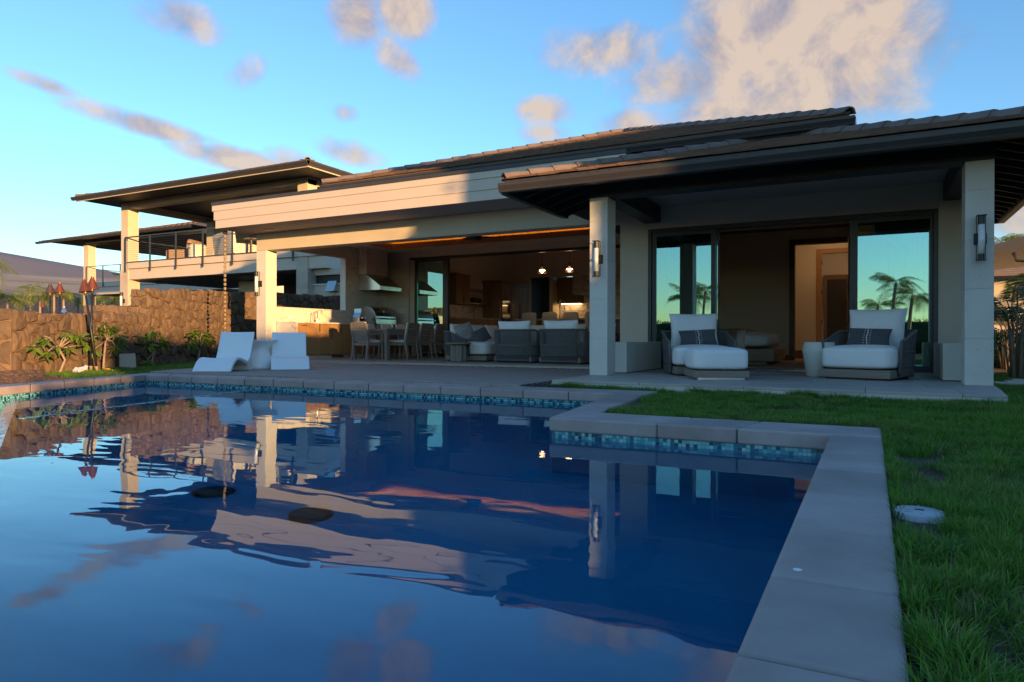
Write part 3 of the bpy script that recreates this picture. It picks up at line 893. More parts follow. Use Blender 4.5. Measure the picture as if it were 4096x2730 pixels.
def grass(name, poly, box, per_m2, hh, seed, ww=0.0034, z0=-0.105, clump=0.13, avoid=None, tones=((0.075, 0.20, 0.024), (0.15, 0.30, 0.035), (0.34, 0.30, 0.13))):
    rg = np.random.default_rng(seed)
    x0, y0, x1, y1 = box
    nc = int((x1 - x0) * (y1 - y0) / clump ** 2 * 1.25)
    C_ = rg.uniform((x0, y0), (x1, y1), (nc, 2))
    C_ = C_[poly_mask(C_, poly)]
    lush = vnoise(C_[:, 0] * 1.6, C_[:, 1] * 1.6, seed) * 0.6 + vnoise(C_[:, 0] * 6, C_[:, 1] * 6, seed + 1) * 0.4
    keep = lush > 0.24
    C_ = C_[keep]; lush = lush[keep]
    nb = np.maximum(6, (per_m2 * clump ** 2 / 1.25 * (0.55 + 0.9 * lush))).astype(int)
    ci = np.repeat(np.arange(len(C_)), nb); N_ = len(ci)
    ang = rg.uniform(0, 2 * np.pi, N_); rad = np.sqrt(rg.uniform(0, 1, N_)) * clump * 0.72
    B = C_[ci] + np.stack([np.cos(ang), np.sin(ang)], 1) * rad[:, None]
    ok = poly_mask(B, poly)
    if avoid is not None: ok &= np.hypot(B[:, 0] - avoid[0], B[:, 1] - avoid[1]) > avoid[2]
    B = B[ok]; ci = ci[ok]; ang = ang[ok]; rad = rad[ok]; N_ = len(ci)
    L = lush[ci]
    h = (hh[0] + (hh[1] - hh[0]) * rg.beta(2, 2.2, N_)) * (0.6 + 0.75 * L)
    lean_a = ang + rg.normal(0, 0.7, N_)
    lean = np.clip(rg.normal(0.42, 0.28, N_) + rad / clump * 0.55, 0.02, 1.35)
    d = np.stack([np.cos(lean_a), np.sin(lean_a)], 1)
    side = np.stack([-np.sin(lean_a + rg.normal(0, 0.5, N_)), np.cos(lean_a)], 1)
    w = ww * rg.uniform(0.7, 1.3, N_)
    z = np.full(N_, z0)
    m1 = B + d * (h * 0.5 * np.sin(lean * 0.6))[:, None]; z1 = z + h * 0.55 * np.cos(lean * 0.55)
    tp = B + d * (h * np.sin(lean))[:, None] * 1.05; z2 = z + h * np.maximum(0.12, np.cos(lean * 0.95))
    V = np.zeros((N_, 5, 3))
    V[:, 0, :2] = B - side * w[:, None] / 2; V[:, 1, :2] = B + side * w[:, None] / 2
    V[:, 2, :2] = m1 + side * w[:, None] * 0.42; V[:, 3, :2] = m1 - side * w[:, None] * 0.42
    V[:, 4, :2] = tp
    V[:, 0, 2] = z; V[:, 1, 2] = z; V[:, 2, 2] = z1; V[:, 3, 2] = z1; V[:, 4, 2] = z2
    o = np.arange(N_)[:, None] * 5
    F = np.concatenate([o + np.array([[0, 1, 2]]), o + np.array([[0, 2, 3]]), o + np.array([[3, 2, 4]])], 0)
    a, b, c = (np.array(t) for t in tones)
    k = np.clip(L + rg.normal(0, 0.22, N_), 0, 1)[:, None]
    col = a * (1 - k) + b * k
    dry = (rg.uniform(0, 1, N_) < 0.06 + 0.16 * (vnoise(B[:, 0] * 2.2, B[:, 1] * 2.2, seed + 5) > 0.62))[:, None]
    col = np.where(dry, c * rg.uniform(0.6, 1.1, (N_, 1)), col) * rg.uniform(0.75, 1.2, (N_, 1))
    me = np_mesh(name, V.reshape(-1, 3), F, M['grass'], np.repeat(col, 5, 0))
    return struct(link(name, me), 'stuff')


LID = (0.152, 2.81)
grass('grass', L_R, (0.066, 0.6, 1.1, 4.0), 17000, (0.035, 0.075), 21, ww=0.0030, clump=0.105, avoid=(LID[0], LID[1], 0.085))
grass('grass', L_R, (-3.6, 4.0, 1.7, 8.1), 9500, (0.040, 0.085), 22, ww=0.0040, clump=0.13)
grass('grass', L_R, (1.1, 0.6, 3.2, 4.0), 3500, (0.040, 0.075), 23, ww=0.005, clump=0.14)
grass('grass', L_R, (1.15, 7.8, 4.0, 15.0), 2600, (0.045, 0.085), 24, ww=0.006, clump=0.16)
grass('grass', L_L, (-15.8, 6.1, -10.3, 13.6), 3800, (0.035, 0.075), 25, ww=0.006, clump=0.15)
# longer tufts against the porch edge
edge = [(-3.6, 7.84), (1.15, 7.66), (1.15, 7.80), (-3.6, 8.03)]
grass('grass', edge, (-3.6, 7.6, 1.2, 8.1), 7000, (0.07, 0.12), 26, ww=0.0045, clump=0.16)
# edge of the lawn leaning over the coping
edge2 = [(0.068, 0.8), (0.11, 0.8), (0.11, 5.2), (0.068, 5.2)]
grass('grass', edge2, (0.06, 0.8, 0.12, 5.2), 15000, (0.04, 0.07), 27, ww=0.0032, clump=0.06)


# black pebbles beside the deck and in the slot in front of it
def pebbles(name, spots, seed, sizes, mat_, kind='stuff'):
    rg = np.random.default_rng(seed)
    ico = bmesh.new(); bmesh.ops.create_icosphere(ico, subdivisions=2, radius=1.0)
    bv = np.array([v.co[:] for v in ico.verts]); bf = np.array([[v.index for v in f.verts] for f in ico.faces]); ico.free()
    V = []; F = []
    for i, (x, y, z) in enumerate(spots):
        s = rg.uniform(*sizes); sc_ = s * np.array([rg.uniform(0.8, 1.3), rg.uniform(0.7, 1.1), rg.uniform(0.5, 0.8)])
        a = rg.uniform(0, 6.28); m_ = np.array([[math.cos(a), -math.sin(a), 0], [math.sin(a), math.cos(a), 0], [0, 0, 1]])
        vv = bv * (1 + 0.10 * np.sin(bv @ rg.normal(0, 2.2, (3, 1)) + rg.uniform(0, 6)))
        V.append((vv * sc_) @ m_.T + np.array([x, y, z])); F.append(bf + len(bv) * i)
    me = np_mesh(name, np.concatenate(V), np.concatenate(F), mat_, None, True)
    return struct(link(name, me), kind)


sp = []
for i in range(1500):
    y = RNG.uniform(7.74, 12.1); x = RNG.uniform(-3.885, -3.63)
    sp.append((x, y, -0.105 + RNG.uniform(0, 0.045)))
for i in range(260):
    y = RNG.uniform(7.735, 7.9); x = RNG.uniform(-3.9, -3.4); sp.append((x, y, -0.1 + RNG.uniform(0, 0.035)))
for i in range(330):
    x = RNG.uniform(-11.0, -3.9); sp.append((x, 7.655 + 0.01 * (x + 11) / 7 + RNG.uniform(-0.012, 0.012), -0.085 + RNG.uniform(0, 0.014)))
for i in range(420):
    x = RNG.uniform(-9.8, -3.9); sp.append((x, 12.152 + RNG.uniform(-0.01, 0.004), -0.052 + RNG.uniform(0, 0.008)))
pebbles('black_pebbles', sp[:1760], 5, (0.016, 0.030), M['pebble'])
pebbles('black_pebbles', sp[1760:], 6, (0.008, 0.014), M['pebble'])
soil([(-3.91, 7.70), (-3.60, 7.70), (-3.60, 12.1), (-3.91, 12.1)], -0.12, 'pebble_bed')

# loose lava gravel at the near end of the rock wall
sp = []
GR = [(-9.3, 3.4), (-10.42, 6.38), (-11.4, 6.15), (-12.35, 6.5), (-12.6, 5.2), (-12.2, 3.0)]
while len(sp) < 2600:
    x, y = RNG.uniform(-12.6, -9.2), RNG.uniform(3.0, 6.5)
    if inside((x, y), GR) and seg_dist((x, y), (-10.434, 7.165), (-9.0, 3.86)) > 0.36:
        hgt = 0.10 * math.exp(-((x + 11.9) ** 2 + (y - 6.1) ** 2) / 0.6)
        sp.append((x, y, -0.16 + hgt + RNG.uniform(0, 0.05)))
pebbles('lava_gravel', sp, 8, (0.022, 0.060), M['lava_gravel'])
mb = MB()
gx = np.linspace(-13.2, -9.0, 22); gy = np.linspace(2.6, 6.9, 22)
mb.grid([[(x, y, -0.17 + 0.10 * math.exp(-((x + 11.9) ** 2 + (y - 6.1) ** 2) / 0.6) - (1.6 if (seg_dist((x, y), (-10.434, 7.165), (-9.0, 3.86)) < 0.25 or x > -10.43 + (7.165 - y) * 0.434) else 0)) for x in gx] for y in gy])
o = mb.build('lava_soil', M['lava_gravel']); fixnormals(o.data); struct(o)

# ------------------------------------------------------------------ buildings
def box_part(name, parent, m, x0, y0, z0, x1, y1, z1, bevel=0.0, **kw):
    return MB().box(x0, y0, z0, x1, y1, z1).build(name, m, parent, bevel=bevel, **kw)


def tile_mesh(w=0.294, l=0.42, t=0.024, m_=None):
    mb = MB()
    # slightly dished interlocking tile with a notch at the lower right
    mb.hexa([(0.004, 0, -0.002), (w - 0.004, 0, -0.002), (w - 0.004, l, -0.004), (0.004, l, -0.004)], [(0.004, 0.0, t), (w - 0.004, 0.0, t), (w - 0.004, l, t * 0.35), (0.004, l, t * 0.35)])
    mb.box(w - 0.022, -0.004, t * 0.2, w + 0.008, l * 0.9, t * 1.18)
    me = mb.mesh('roof_tile'); me.materials.append(m_ or M['tile'])
    return me


TILE = tile_mesh()
_cap = MB()
pr = [(-0.125, -0.03), (-0.075, 0.048), (-0.035, 0.068), (0.035, 0.068), (0.075, 0.048), (0.125, -0.03), (0.105, -0.03), (0.03, 0.046), (-0.03, 0.046), (-0.105, -0.03)]
n_ = len(pr)
_cap.add([(x, 0, z + 0.014) for x, z in pr] + [(x * 0.9, 0.44, z * 0.9 - 0.004) for x, z in pr], [tuple(range(n_ - 1, -1, -1)), tuple(range(n_, 2 * n_))] + [(i, (i + 1) % n_, n_ + (i + 1) % n_, n_ + i) for i in range(n_)])
CAP = _cap.mesh('ridge_tile'); CAP.materials.append(M['ridge']); fixnormals(CAP); fixnormals(TILE)


def basis(ex, ey, ez, o):
    m = Matrix.Identity(4)
    for i in range(3):
        m[i][0] = ex[i]; m[i][1] = ey[i]; m[i][2] = ez[i]; m[i][3] = o[i]
    return m


def roof_face(parent, A, B, m, depth, hipA=True, hipB=True, width=0.294, expo=0.36, rows_as_parts=99, jitter=0.004, name='roof_tile', skip=None):
    """tiles on one roof face: eave from A to B, slope m, plan depth; hips at 45 degrees where asked"""
    A, B = Vector(A), Vector(B); ex = (B - A).normalized(); L = (B - A).length
    n = Vector((0, 0, 1)).cross(ex).normalized()
    th = math.atan(m); es = n * math.cos(th) + Vector((0, 0, 1)) * math.sin(th); en = ex.cross(es)
    t2 = math.radians(-2.6)
    es2 = es * math.cos(t2) + en * math.sin(t2); en2 = ex.cross(es2)
    V = []; F = []; bv = np.array([v.co[:] for v in TILE.vertices]); bf = [tuple(p.vertices) for p in TILE.polygons]
    k = 0; s = -0.03; count = 0
    while s * math.cos(th) < depth - 0.05:
        d = max(0, s) * math.cos(th)
        x0 = d if hipA else 0.0; x1 = L - d if hipB else L
        off = 0.0 if k % 2 == 0 else -width / 2
        x = math.floor((x0 - off) / width) * width + off
        while x < x1 - 0.02:
            a = max(x, x0); b = min(x + width, x1)
            if b - a > 0.04 and not (skip and skip(a, d)):
                o = A + ex * a + es * s + en * (0.020 + random.uniform(-jitter, jitter))
                sx = (b - a) / width
                if k < rows_as_parts:
                    inst(TILE, name, parent, basis(ex * sx, es2, en2, o))
                else:
                    mm = np.array(basis(ex * sx, es2, en2, o))
                    vv = bv @ mm[:3, :3].T + mm[:3, 3]
                    base = len(V); V += list(vv); F += [tuple(i + base for i in f) for f in bf]
                count += 1
            x += width
        s += expo; k += 1
    if V:
        me = np_mesh('upper_tiles', np.array(V), np.array(F), M['tile']); link('upper_tiles', me, parent, kind='stuff')
    return count


def cap_row(parent, a, b, step=0.38, name='ridge_tile', m=None):
    """hip or ridge tiles from low end a to high end b"""
    a, b = Vector(a), Vector(b); d = (b - a).normalized(); L = (b - a).length
    side = d.cross(Vector((0, 0, 1))).normalized(); upv = side.cross(d)
    k = 0
    while k * step < L - 0.05:
        inst(CAP, name, parent, basis(side, d, upv, a + d * (k * step) + upv * (0.035 + random.uniform(-0.003, 0.004))))
        k += 1


GUT = [(0.0, 0.0), (0.085, 0.0), (0.095, 0.03), (0.125, 0.085), (0.130, 0.125), (0.112, 0.125), (0.105, 0.09), (0.075, 0.012), (0.0, 0.012)]


def gutter(parent, p0, p1, out, name='gutter', mt=None, s=1.0):
    o = MB().extrude([(a * s, b * s) for a, b in GUT], p0, p1, out).build(name, mt or M['bronze'], parent, bevel=0.004, seg=1)
    fixnormals(o.data); return o


def stone_column(parent, x0, y0, x1, y1, z0, z1, joints, mt, name='column'):
    core = box_part(name, parent, mt, x0 + 0.006, y0 + 0.006, z0, x1 - 0.006, y1 - 0.006, z1)
    zs = [z0] + joints + [z1]
    for a, b in zip(zs[:-1], zs[1:]):
        o = MB().box(x0, y0, a + 0.0015, x1, y1, b - 0.0015).build('stone_block', mt, core, bevel=0.003, seg=1)
        o.matrix_parent_inverse = WORLD[parent.name] if False else Matrix.Identity(4)
    return core


# --- living wing: open lanai, kitchen and great room behind, flat siding band, hipped tile roof
LW = thing('living_wing', 'long low house wing with open-air lanai under pale horizontal siding band and brown tiled roof', 'house', (-8, 14, 0), world=True)
stone_column(LW, -13.42, 12.15, -13.10, 12.49, -0.04, 2.672, [0.62, 1.30, 1.98], M['limestone'])
S_ = M['stucco']; PL = M['plaster']
box_part('beam', LW, S_, -13.42, 12.151, 2.675, -4.092, 12.49, 3.096, bevel=0.006)
# side wall with the pass-through opening
box_part('wall', LW, S_, -13.26, 12.492, -0.04, -13.102, 16.9, 1.29)
box_part('wall', LW, S_, -13.26, 15.0, 1.292, -13.102, 16.9, 3.3)
box_part('wall', LW, S_, -13.26, 12.492, 2.78, -13.102, 14.998, 3.3)
MBL = M['marble']
box_part('stone_lining', LW, MBL, -13.100, 12.495, 0.9, -13.078, 16.88, 1.288)
box_part('stone_lining', LW, MBL, -13.100, 15.02, 1.290, -13.078, 16.88, 3.115)
box_part('opening_trim', LW, M['vinyl'], -13.262, 14.985, 1.29, -13.070, 15.018, 2.78)
box_part('opening_sill', LW, MBL, -13.275, 12.50, 1.290, -13.060, 14.984, 1.312, bevel=0.003)
# back wall and slider
box_part('wall', LW, S_, -13.1, 16.90, -0.01, -12.30, 17.12, 3.3)
box_part('wall', LW, S_, -12.298, 16.90, 2.945, -3.7, 17.12, 3.3)
box_part('wall', LW, S_, -4.098, 12.36, -0.04, -3.92, 16.9, 3.3)
SD = box_part('sliding_door', LW, M['frame'], -12.296, 16.96, 2.875, -4.1, 17.08, 2.944)
for x0, x1 in ((-12.13, -12.06), (-11.13, -10.95)):
    o = MB().box(x0, 16.965, 0.0, x1, 17.075, 2.873).build('jamb', M['frame'], SD, bevel=0.004)
o = MB().box(-12.296, 16.97, 0.0, -12.132, 17.07, 2.873).build('jamb', S_, SD)
o = MB().box(-12.058, 16.98, 0.0, -11.132, 17.05, 0.09).build('rail', M['frame'], SD)
o = MB().box(-12.058, 16.98, 2.80, -11.132, 17.05, 2.872).build('rail', M['frame'], SD)
gm = bpy.data.materials.new('tinted_window_glass'); gm.use_nodes = True
nt = gm.node_tree; nt.nodes.remove(nt.nodes['Principled BSDF'])
tr = nd(nt, 'ShaderNodeBsdfTransparent'); tr.inputs[0].default_value = (0.50, 0.62, 0.58, 1)
gs = nd(nt, 'ShaderNodeBsdfGlossy'); gs.inputs['Roughness'].default_value = 0.004; gs.inputs['Color'].default_value = (0.62, 0.98, 0.95, 1)
fr = nd(nt, 'ShaderNodeFresnel'); fr.inputs[0].default_value = 1.7
mr = nd(nt, 'ShaderNodeMapRange'); mr.inputs[3].default_value = 0.36; mr.inputs[4].default_value = 1.0
nt.links.new(fr.outputs[0], mr.inputs[0])
ms = nd(nt, 'ShaderNodeMixShader'); nt.links.new(mr.outputs[0], ms.inputs[0]); nt.links.new(tr.outputs[0], ms.inputs[1]); nt.links.new(gs.outputs[0], ms.inputs[2])
tc = nd(nt, 'ShaderNodeTexCoord'); n1 = nd(nt, 'ShaderNodeTexNoise'); n1.inputs['Scale'].default_value = 0.9; nt.links.new(tc.outputs['Object'], n1.inputs['Vector'])
bp = nd(nt, 'ShaderNodeBump'); bp.inputs['Distance'].default_value = 0.0006; nt.links.new(n1.outputs[0], bp.inputs['Height']); nt.links.new(bp.outputs[0], gs.inputs['Normal'])
nt.links.new(ms.outputs[0], nt.nodes['Material Output'].inputs[0])
M['glass'] = gm
o = MB().box(-12.058, 17.01, 0.09, -11.132, 17.02, 2.80).build('pane', M['glass'], SD)
# lanai ceiling with a timber tray and hidden amber cove light
CZ = 3.12
box_part('ceiling', LW, PL, -13.1, 12.492, CZ, -12.40, 16.898, CZ + 0.03)
box_part('ceiling', LW, PL, -12.398, 12.492, CZ, -4.1, 12.95, CZ + 0.03)
box_part('ceiling', LW, PL, -12.398, 16.20, CZ, -4.1, 16.898, CZ + 0.03)
box_part('ceiling', LW, PL, -4.75, 12.952, CZ, -4.1, 16.198, CZ + 0.03)
TR = box_part('ceiling_tray', LW, M['oak_dark'], -12.75, 12.6, 3.43, -4.4, 16.55, 3.46)
for b in ((-12.40, 12.95, CZ + 0.001, -12.37, 16.20, 3.27), (-12.37, 16.17, CZ + 0.001, -4.75, 16.20, 3.27), (-12.37, 12.95, CZ + 0.001, -4.75, 12.98, 3.27), (-4.78, 12.98, CZ + 0.001, -4.75, 16.17, 3.27)):
    MB().box(*b).build('tray_board', M['oak_dark'], TR)
for b in ((-12.75, 12.6, 3.15, -12.70, 16.55, 3.43), (-12.70, 16.50, 3.15, -4.4, 16.55, 3.43), (-12.7, 12.6, 3.15, -4.4, 12.65, 3.43), (-4.45, 12.65, 3.15, -4.4, 16.5, 3.43)):
    MB().box(*b).build('cove_back', M['oak_dark'], TR)
COVE = mat_emit('amber_cove_light', (1.0, 0.50, 0.045), 5.0)
for b in ((-12.60, 13.0, 3.19, -12.55, 16.35, 3.215), (-12.5, 16.33, 3.19, -4.7, 16.38, 3.215)):
    MB().box(*b).build('cove_light', COVE, TR)
k = 0; y = 13.0
while y < 16.15:
    MB().box(-12.35, y, 3.418 + 0.003 * (k % 2), -4.8, y + 0.145, 3.4295).build('ceiling_board', M['oak_dark'], TR); y += 0.15; k += 1
# siding band, three boards, each one proud of the one below
for (z0, z1, yo) in ((3.098, 3.289, 11.150), (3.291, 3.498, 11.136), (3.500, 3.632, 11.122)):
    e = yo - 11.122
    o = box_part('siding_board', LW, M['fascia'], -13.752 + e * 3, yo, z0, -3.655, yo + 0.03, z1, bevel=0.003, seg=1)
    o = box_part('siding_board', LW, M['fascia'], -13.752 + e * 3, yo + 0.031, z0, -13.722 + e * 3, 17.2, z1)
    o = box_part('siding_board', LW, M['fascia'], -3.685, yo + 0.031, z0 if z0 > 3.29 else 3.1, -3.655, 12.4, z1)
for b in ((-13.765, 11.108, 3.633, -3.640, 11.20, 3.708), (-13.765, 11.201, 3.633, -13.66, 17.2, 3.708), (-3.74, 11.201, 3.633, -3.640, 12.4, 3.708)):
    box_part('parapet_cap', LW, M['bronze'], *b, bevel=0.003, seg=1)
for x in (-12.75, -10.9, -9.05, -7.2, -5.35):
    box_part('cap_joint', LW, M['bronze'], x, 11.1045, 3.631, x + 0.03, 11.1075, 3.710)
box_part('soffit', LW, M['soffit'], -13.66, 11.182, 3.0985, -3.69, 12.1505, 3.125)
box_part('soffit', LW, M['soffit'], -13.66, 12.152, 3.0985, -13.423, 17.2, 3.125)
box_part('flat_roof', LW, M['bronze2'], -13.70, 11.2, 3.50, -3.75, 17.1, 3.62)
box_part('soffit_vent', LW, M['cream'], -12.72, 11.72, 3.075, -12.50, 11.84, 3.0975, bevel=0.004)
# rooms behind: kitchen side wall, back wall, ceiling
box_part('wall', LW, PL, -12.1, 17.122, 0.0, -11.9, 22.9, 4.4)
BW = 22.9
box_part('wall', LW, PL, -11.9, BW, 0.0, -11.26, BW + 0.12, 4.4)
box_part('wall', LW, PL, -11.26, BW, 2.775, -10.30, BW + 0.12, 4.4)
box_part('wall', LW, PL, -10.40, BW, 0.0, -10.26, BW + 0.12, 2.774)
box_part('wall', LW, PL, -11.26, BW + 0.01, 0.0, -11.19, BW + 0.12, 2.774)
box_part('wall', LW, PL, -10.30, BW, 2.776, -3.7, BW + 0.12, 4.4)
box_part('wall', LW, PL, -10.26, BW + 0.62, 0.0, -3.7, BW + 0.74, 2.775)
box_part('wall', LW, PL, -10.27, BW + 0.121, 0.0, -10.258, BW + 0.62, 2.775)
box_part('wall', LW, PL, -3.9, 17.122, 0.0, -3.72, 23.6, 4.4)
box_part('ceiling', LW, PL, -12.1, 17.0, 4.4, -3.7, 23.7, 4.45)
box_part('wall', LW, PL, -12.1, 17.121, 3.301, -3.7, 17.2, 4.4)
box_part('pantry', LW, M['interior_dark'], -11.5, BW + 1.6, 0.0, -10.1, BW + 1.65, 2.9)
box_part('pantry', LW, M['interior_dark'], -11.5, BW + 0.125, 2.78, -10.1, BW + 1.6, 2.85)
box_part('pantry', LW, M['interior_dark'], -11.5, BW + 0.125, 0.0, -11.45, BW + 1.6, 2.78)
box_part('pantry_counter', LW, M['bronze2'], -11.1, BW + 1.0, 0.0, -10.45, BW + 1.55, 1.0)
# main hipped roof
EZ = 3.93
pk = Vector((-5.55, 16.87, EZ + 0.35 * 5.25))
cL, cR, cBR, cBL = Vector((-10.8, 11.62, EZ)), Vector((-0.3, 11.62, EZ)), Vector((-0.3, 22.12, EZ)), Vector((-10.8, 22.12, EZ))
RF = MB().add([cL, cR, cBR, cBL, pk, cL - Vector((0, 0, 0.06)), cR - Vector((0, 0, 0.06)), cBR - Vector((0, 0, 0.06)), cBL - Vector((0, 0, 0.06))],
              [(0, 1, 4), (1, 2, 4), (2, 3, 4), (3, 0, 4), (8, 7, 6, 5), (0, 5, 6, 1), (1, 6, 7, 2), (2, 7, 8, 3), (3, 8, 5, 0)]).build('roof', M['tile'], LW)
ntile = roof_face(RF, cL, cR, 0.35, 5.25)
cap_row(RF, cL, pk); cap_row(RF, cR, pk)
for o in RF.children: o.matrix_parent_inverse = Matrix.Identity(4)
box_part('eave_wall', LW, M['bronze2'], -10.6, 11.74, 3.60, -0.5, 21.9, 3.868)
gutter(LW, (-10.75, 11.60, 3.745), (-0.22, 11.60, 3.745), (0, -1, 0))
gutter(LW, (-0.34, 11.55, 3.745), (-0.34, 22.0, 3.745), (1, 0, 0))
box_part('fascia_board', LW, M['bronze2'], -10.7, 11.625, 3.70, -0.36, 11.66, 3.868)

# --- bedroom wing with the covered porch
BWG = thing('bedroom_wing', 'single-storey bedroom wing with stone-columned porch, wide sliding doors and low hipped tile roof', 'house', (-1.3, 12, 0), world=True)
for (x0, x1) in ((-3.615, -3.345), (0.947, 1.223)):
    stone_column(BWG, x0, 9.37, x1, 9.72, 0.0, 2.552, [0.53, 1.095, 1.655, 2.22], M['limestone'])
YW = 12.15
box_part('wall', BWG, S_, -4.090, YW, -0.1, -3.570, YW + 0.22, 2.885)
box_part('wall', BWG, S_, 0.892, YW, -0.1, 1.44, YW + 0.22, 2.885)
box_part('wall', BWG, S_, -3.569, YW, 2.498, 0.891, YW + 0.22, 2.885)
box_part('wall', BWG, S_, 1.24, YW + 0.222, -0.1, 1.44, 14.6, 2.9)
box_part('porch_ceiling', BWG, M['soffit'], -3.34, 9.66, 2.888, 1.22, YW - 0.002, 2.91)
D_ = M['bronze2']
box_part('porch_beam', BWG, D_, -3.62, 9.365, 2.556, 1.228, 9.655, 2.90)
box_part('porch_beam', BWG, D_, -3.62, 9.657, 2.60, -3.342, YW - 0.003, 2.90)
box_part('porch_beam', BWG, D_, 0.95, 9.657, 2.60, 1.228, YW - 0.003, 2.886)
# sliding doors
BSD = box_part('sliding_door', BWG, M['frame'], -3.566, YW - 0.01, 2.430, 0.888, YW + 0.13, 2.494)
F_ = M['frame']
for b in ((-3.566, YW - 0.01, 0.0, -3.505, YW + 0.13, 2.428), (0.828, YW - 0.01, 0.0, 0.888, YW + 0.13, 2.428)):
    MB().box(*b).build('jamb', F_, BSD, bevel=0.003)
def sash(x0, x1, y, gl_l, gl_r, parent):
    MB().box(x0, y, 0.02, gl_l, y + 0.05, 2.428).build('stile', F_, parent, bevel=0.004)
    MB().box(gl_r, y, 0.02, x1, y + 0.05, 2.428).build('stile', F_, parent, bevel=0.004)
    MB().box(gl_l, y, 0.02, gl_r, y + 0.05, 0.115).build('rail', F_, parent)
    MB().box(gl_l, y, 2.36, gl_r, y + 0.05, 2.428).build('rail', F_, parent)
    MB().box(gl_l, y + 0.02, 0.115, gl_r, y + 0.028, 2.36).build('pane', M['glass'], parent)
sash(-3.503, -2.385, YW + 0.02, -3.425, -2.462, BSD)
sash(-2.455, -2.335, YW + 0.075, -2.43, -2.36, BSD)
sash(-0.306, 0.826, YW + 0.02, -0.192, 0.785, BSD)
MB().box(-0.262, YW + 0.010, 0.90, -0.232, YW + 0.019, 1.10).build('pull_handle', M['black'], BSD)
MB().box(-2.44, YW + 0.010, 0.90, -2.41, YW + 0.019, 1.10).build('pull_handle', M['black'], BSD)
MB().box(-3.50, YW - 0.005, -0.03, 0.826, YW + 0.2, 0.004).build('threshold', M['bronze2'], BSD)
for y in (YW + 0.04, YW + 0.10):
    MB().box(-3.50, y, 0.004, 0.826, y + 0.012, 0.011).build('track', M['steel'], BSD)
# eaves: sheathing, rafters, gutters, hipped roof
EX0, EX1, EY0, EY1, ez = -4.72, 2.05, 8.75, 15.10, 2.80
sl = 0.30; hd = (EY1 - EY0) / 2
pA, pB = Vector((EX0 + hd, EY0 + hd, ez + sl * hd)), Vector((EX1 - hd, EY0 + hd, ez + sl * hd))
if pA.x > pB.x: pA, pB = pB, pA
c0, c1, c2, c3 = Vector((EX0, EY0, ez)), Vector((EX1, EY0, ez)), Vector((EX1, EY1, ez)), Vector((EX0, EY1, ez))
BR = MB().add([c0, c1, c2, c3, pA, pB], [(0, 1, 5, 4), (1, 2, 5), (2, 3, 4, 5), (3, 0, 4)]).build('roof', M['tile'], BWG)
nt2 = roof_face(BR, c0, c1, sl, hd)
cap_row(BR, c0 + Vector((0.02, 0.02, 0)), pA); cap_row(BR, c1 + Vector((-0.02, 0.02, 0)), pB); cap_row(BR, c2, pB)
inst(CAP, 'ridge_tile', BR, basis(Vector((0, -1, 0)), Vector((1, 0, 0)), Vector((0, 0, 1)), pA + Vector((-0.02, 0, 0.05))))
for o in BR.children: o.matrix_parent_inverse = Matrix.Identity(4)
lowp = Vector((0, 0, 0.055))
MB().add([c0 - lowp, c1 - lowp, c2 - lowp, c3 - lowp, pA - lowp, pB - lowp], [(4, 5, 1, 0), (5, 2, 1), (5, 4, 3, 2), (4, 0, 3)]).build('roof_sheathing', D_, BWG)
def rafter(p0, p1, h=0.115, w=0.045):
    p0, p1 = Vector(p0), Vector(p1); d = (p1 - p0).normalized(); s_ = d.cross(Vector((0, 0, 1))).normalized() * (w / 2); dn = Vector((0, 0, -h))
    MB().hexa([p0 - s_ + dn, p0 + s_ + dn, p1 + s_ + dn, p1 - s_ + dn], [p0 - s_, p0 + s_, p1 + s_, p1 - s_]).build('rafter', D_, BWG)
zr = ez - 0.056
for i in range(9):                       # left overhang, running across
    y = 9.35 + i * 0.42
    if y < 11.1: rafter((-4.66, y, zr + 0.018), (-3.62, y, zr + 0.018 + 1.04 * sl))
for i in range(16):                      # right overhang
    y = 9.40 + i * 0.38
    rafter((2.00, y, zr + 0.015), (1.23, y, zr + 0.015 + 0.77 * sl))
rafter((EX0 + 0.06, EY0 + 0.06, zr + 0.02), (-3.62, 9.85, zr + 1.08 * sl)); rafter((EX1 - 0.06, EY0 + 0.06, zr + 0.02), (1.23, 9.55, zr + 0.8 * sl))
for i in range(12):
    x = -3.55 + i * 0.42
    if x < 1.2: rafter((x, 8.80, zr + 0.015), (x, 9.36, zr + 0.015 + 0.56 * sl))
FB = 0.125
box_part('fascia_board', BWG, D_, EX0 + 0.02, EY0 + 0.02, ez - 0.185, EX1 - 0.02, EY0 + 0.05, ez - 0.01)
box_part('fascia_board', BWG, D_, EX0 + 0.02, EY0 + 0.051, ez - 0.185, EX0 + 0.05, 11.08, ez - 0.01)
box_part('fascia_board', BWG, D_, EX1 - 0.05, EY0 + 0.051, ez - 0.185, EX1 - 0.02, EY1 - 0.02, ez - 0.01)
box_part('fascia_board', BWG, D_, 1.44, EY1 - 0.05, ez - 0.185, EX1 - 0.051, EY1 - 0.02, ez - 0.01)
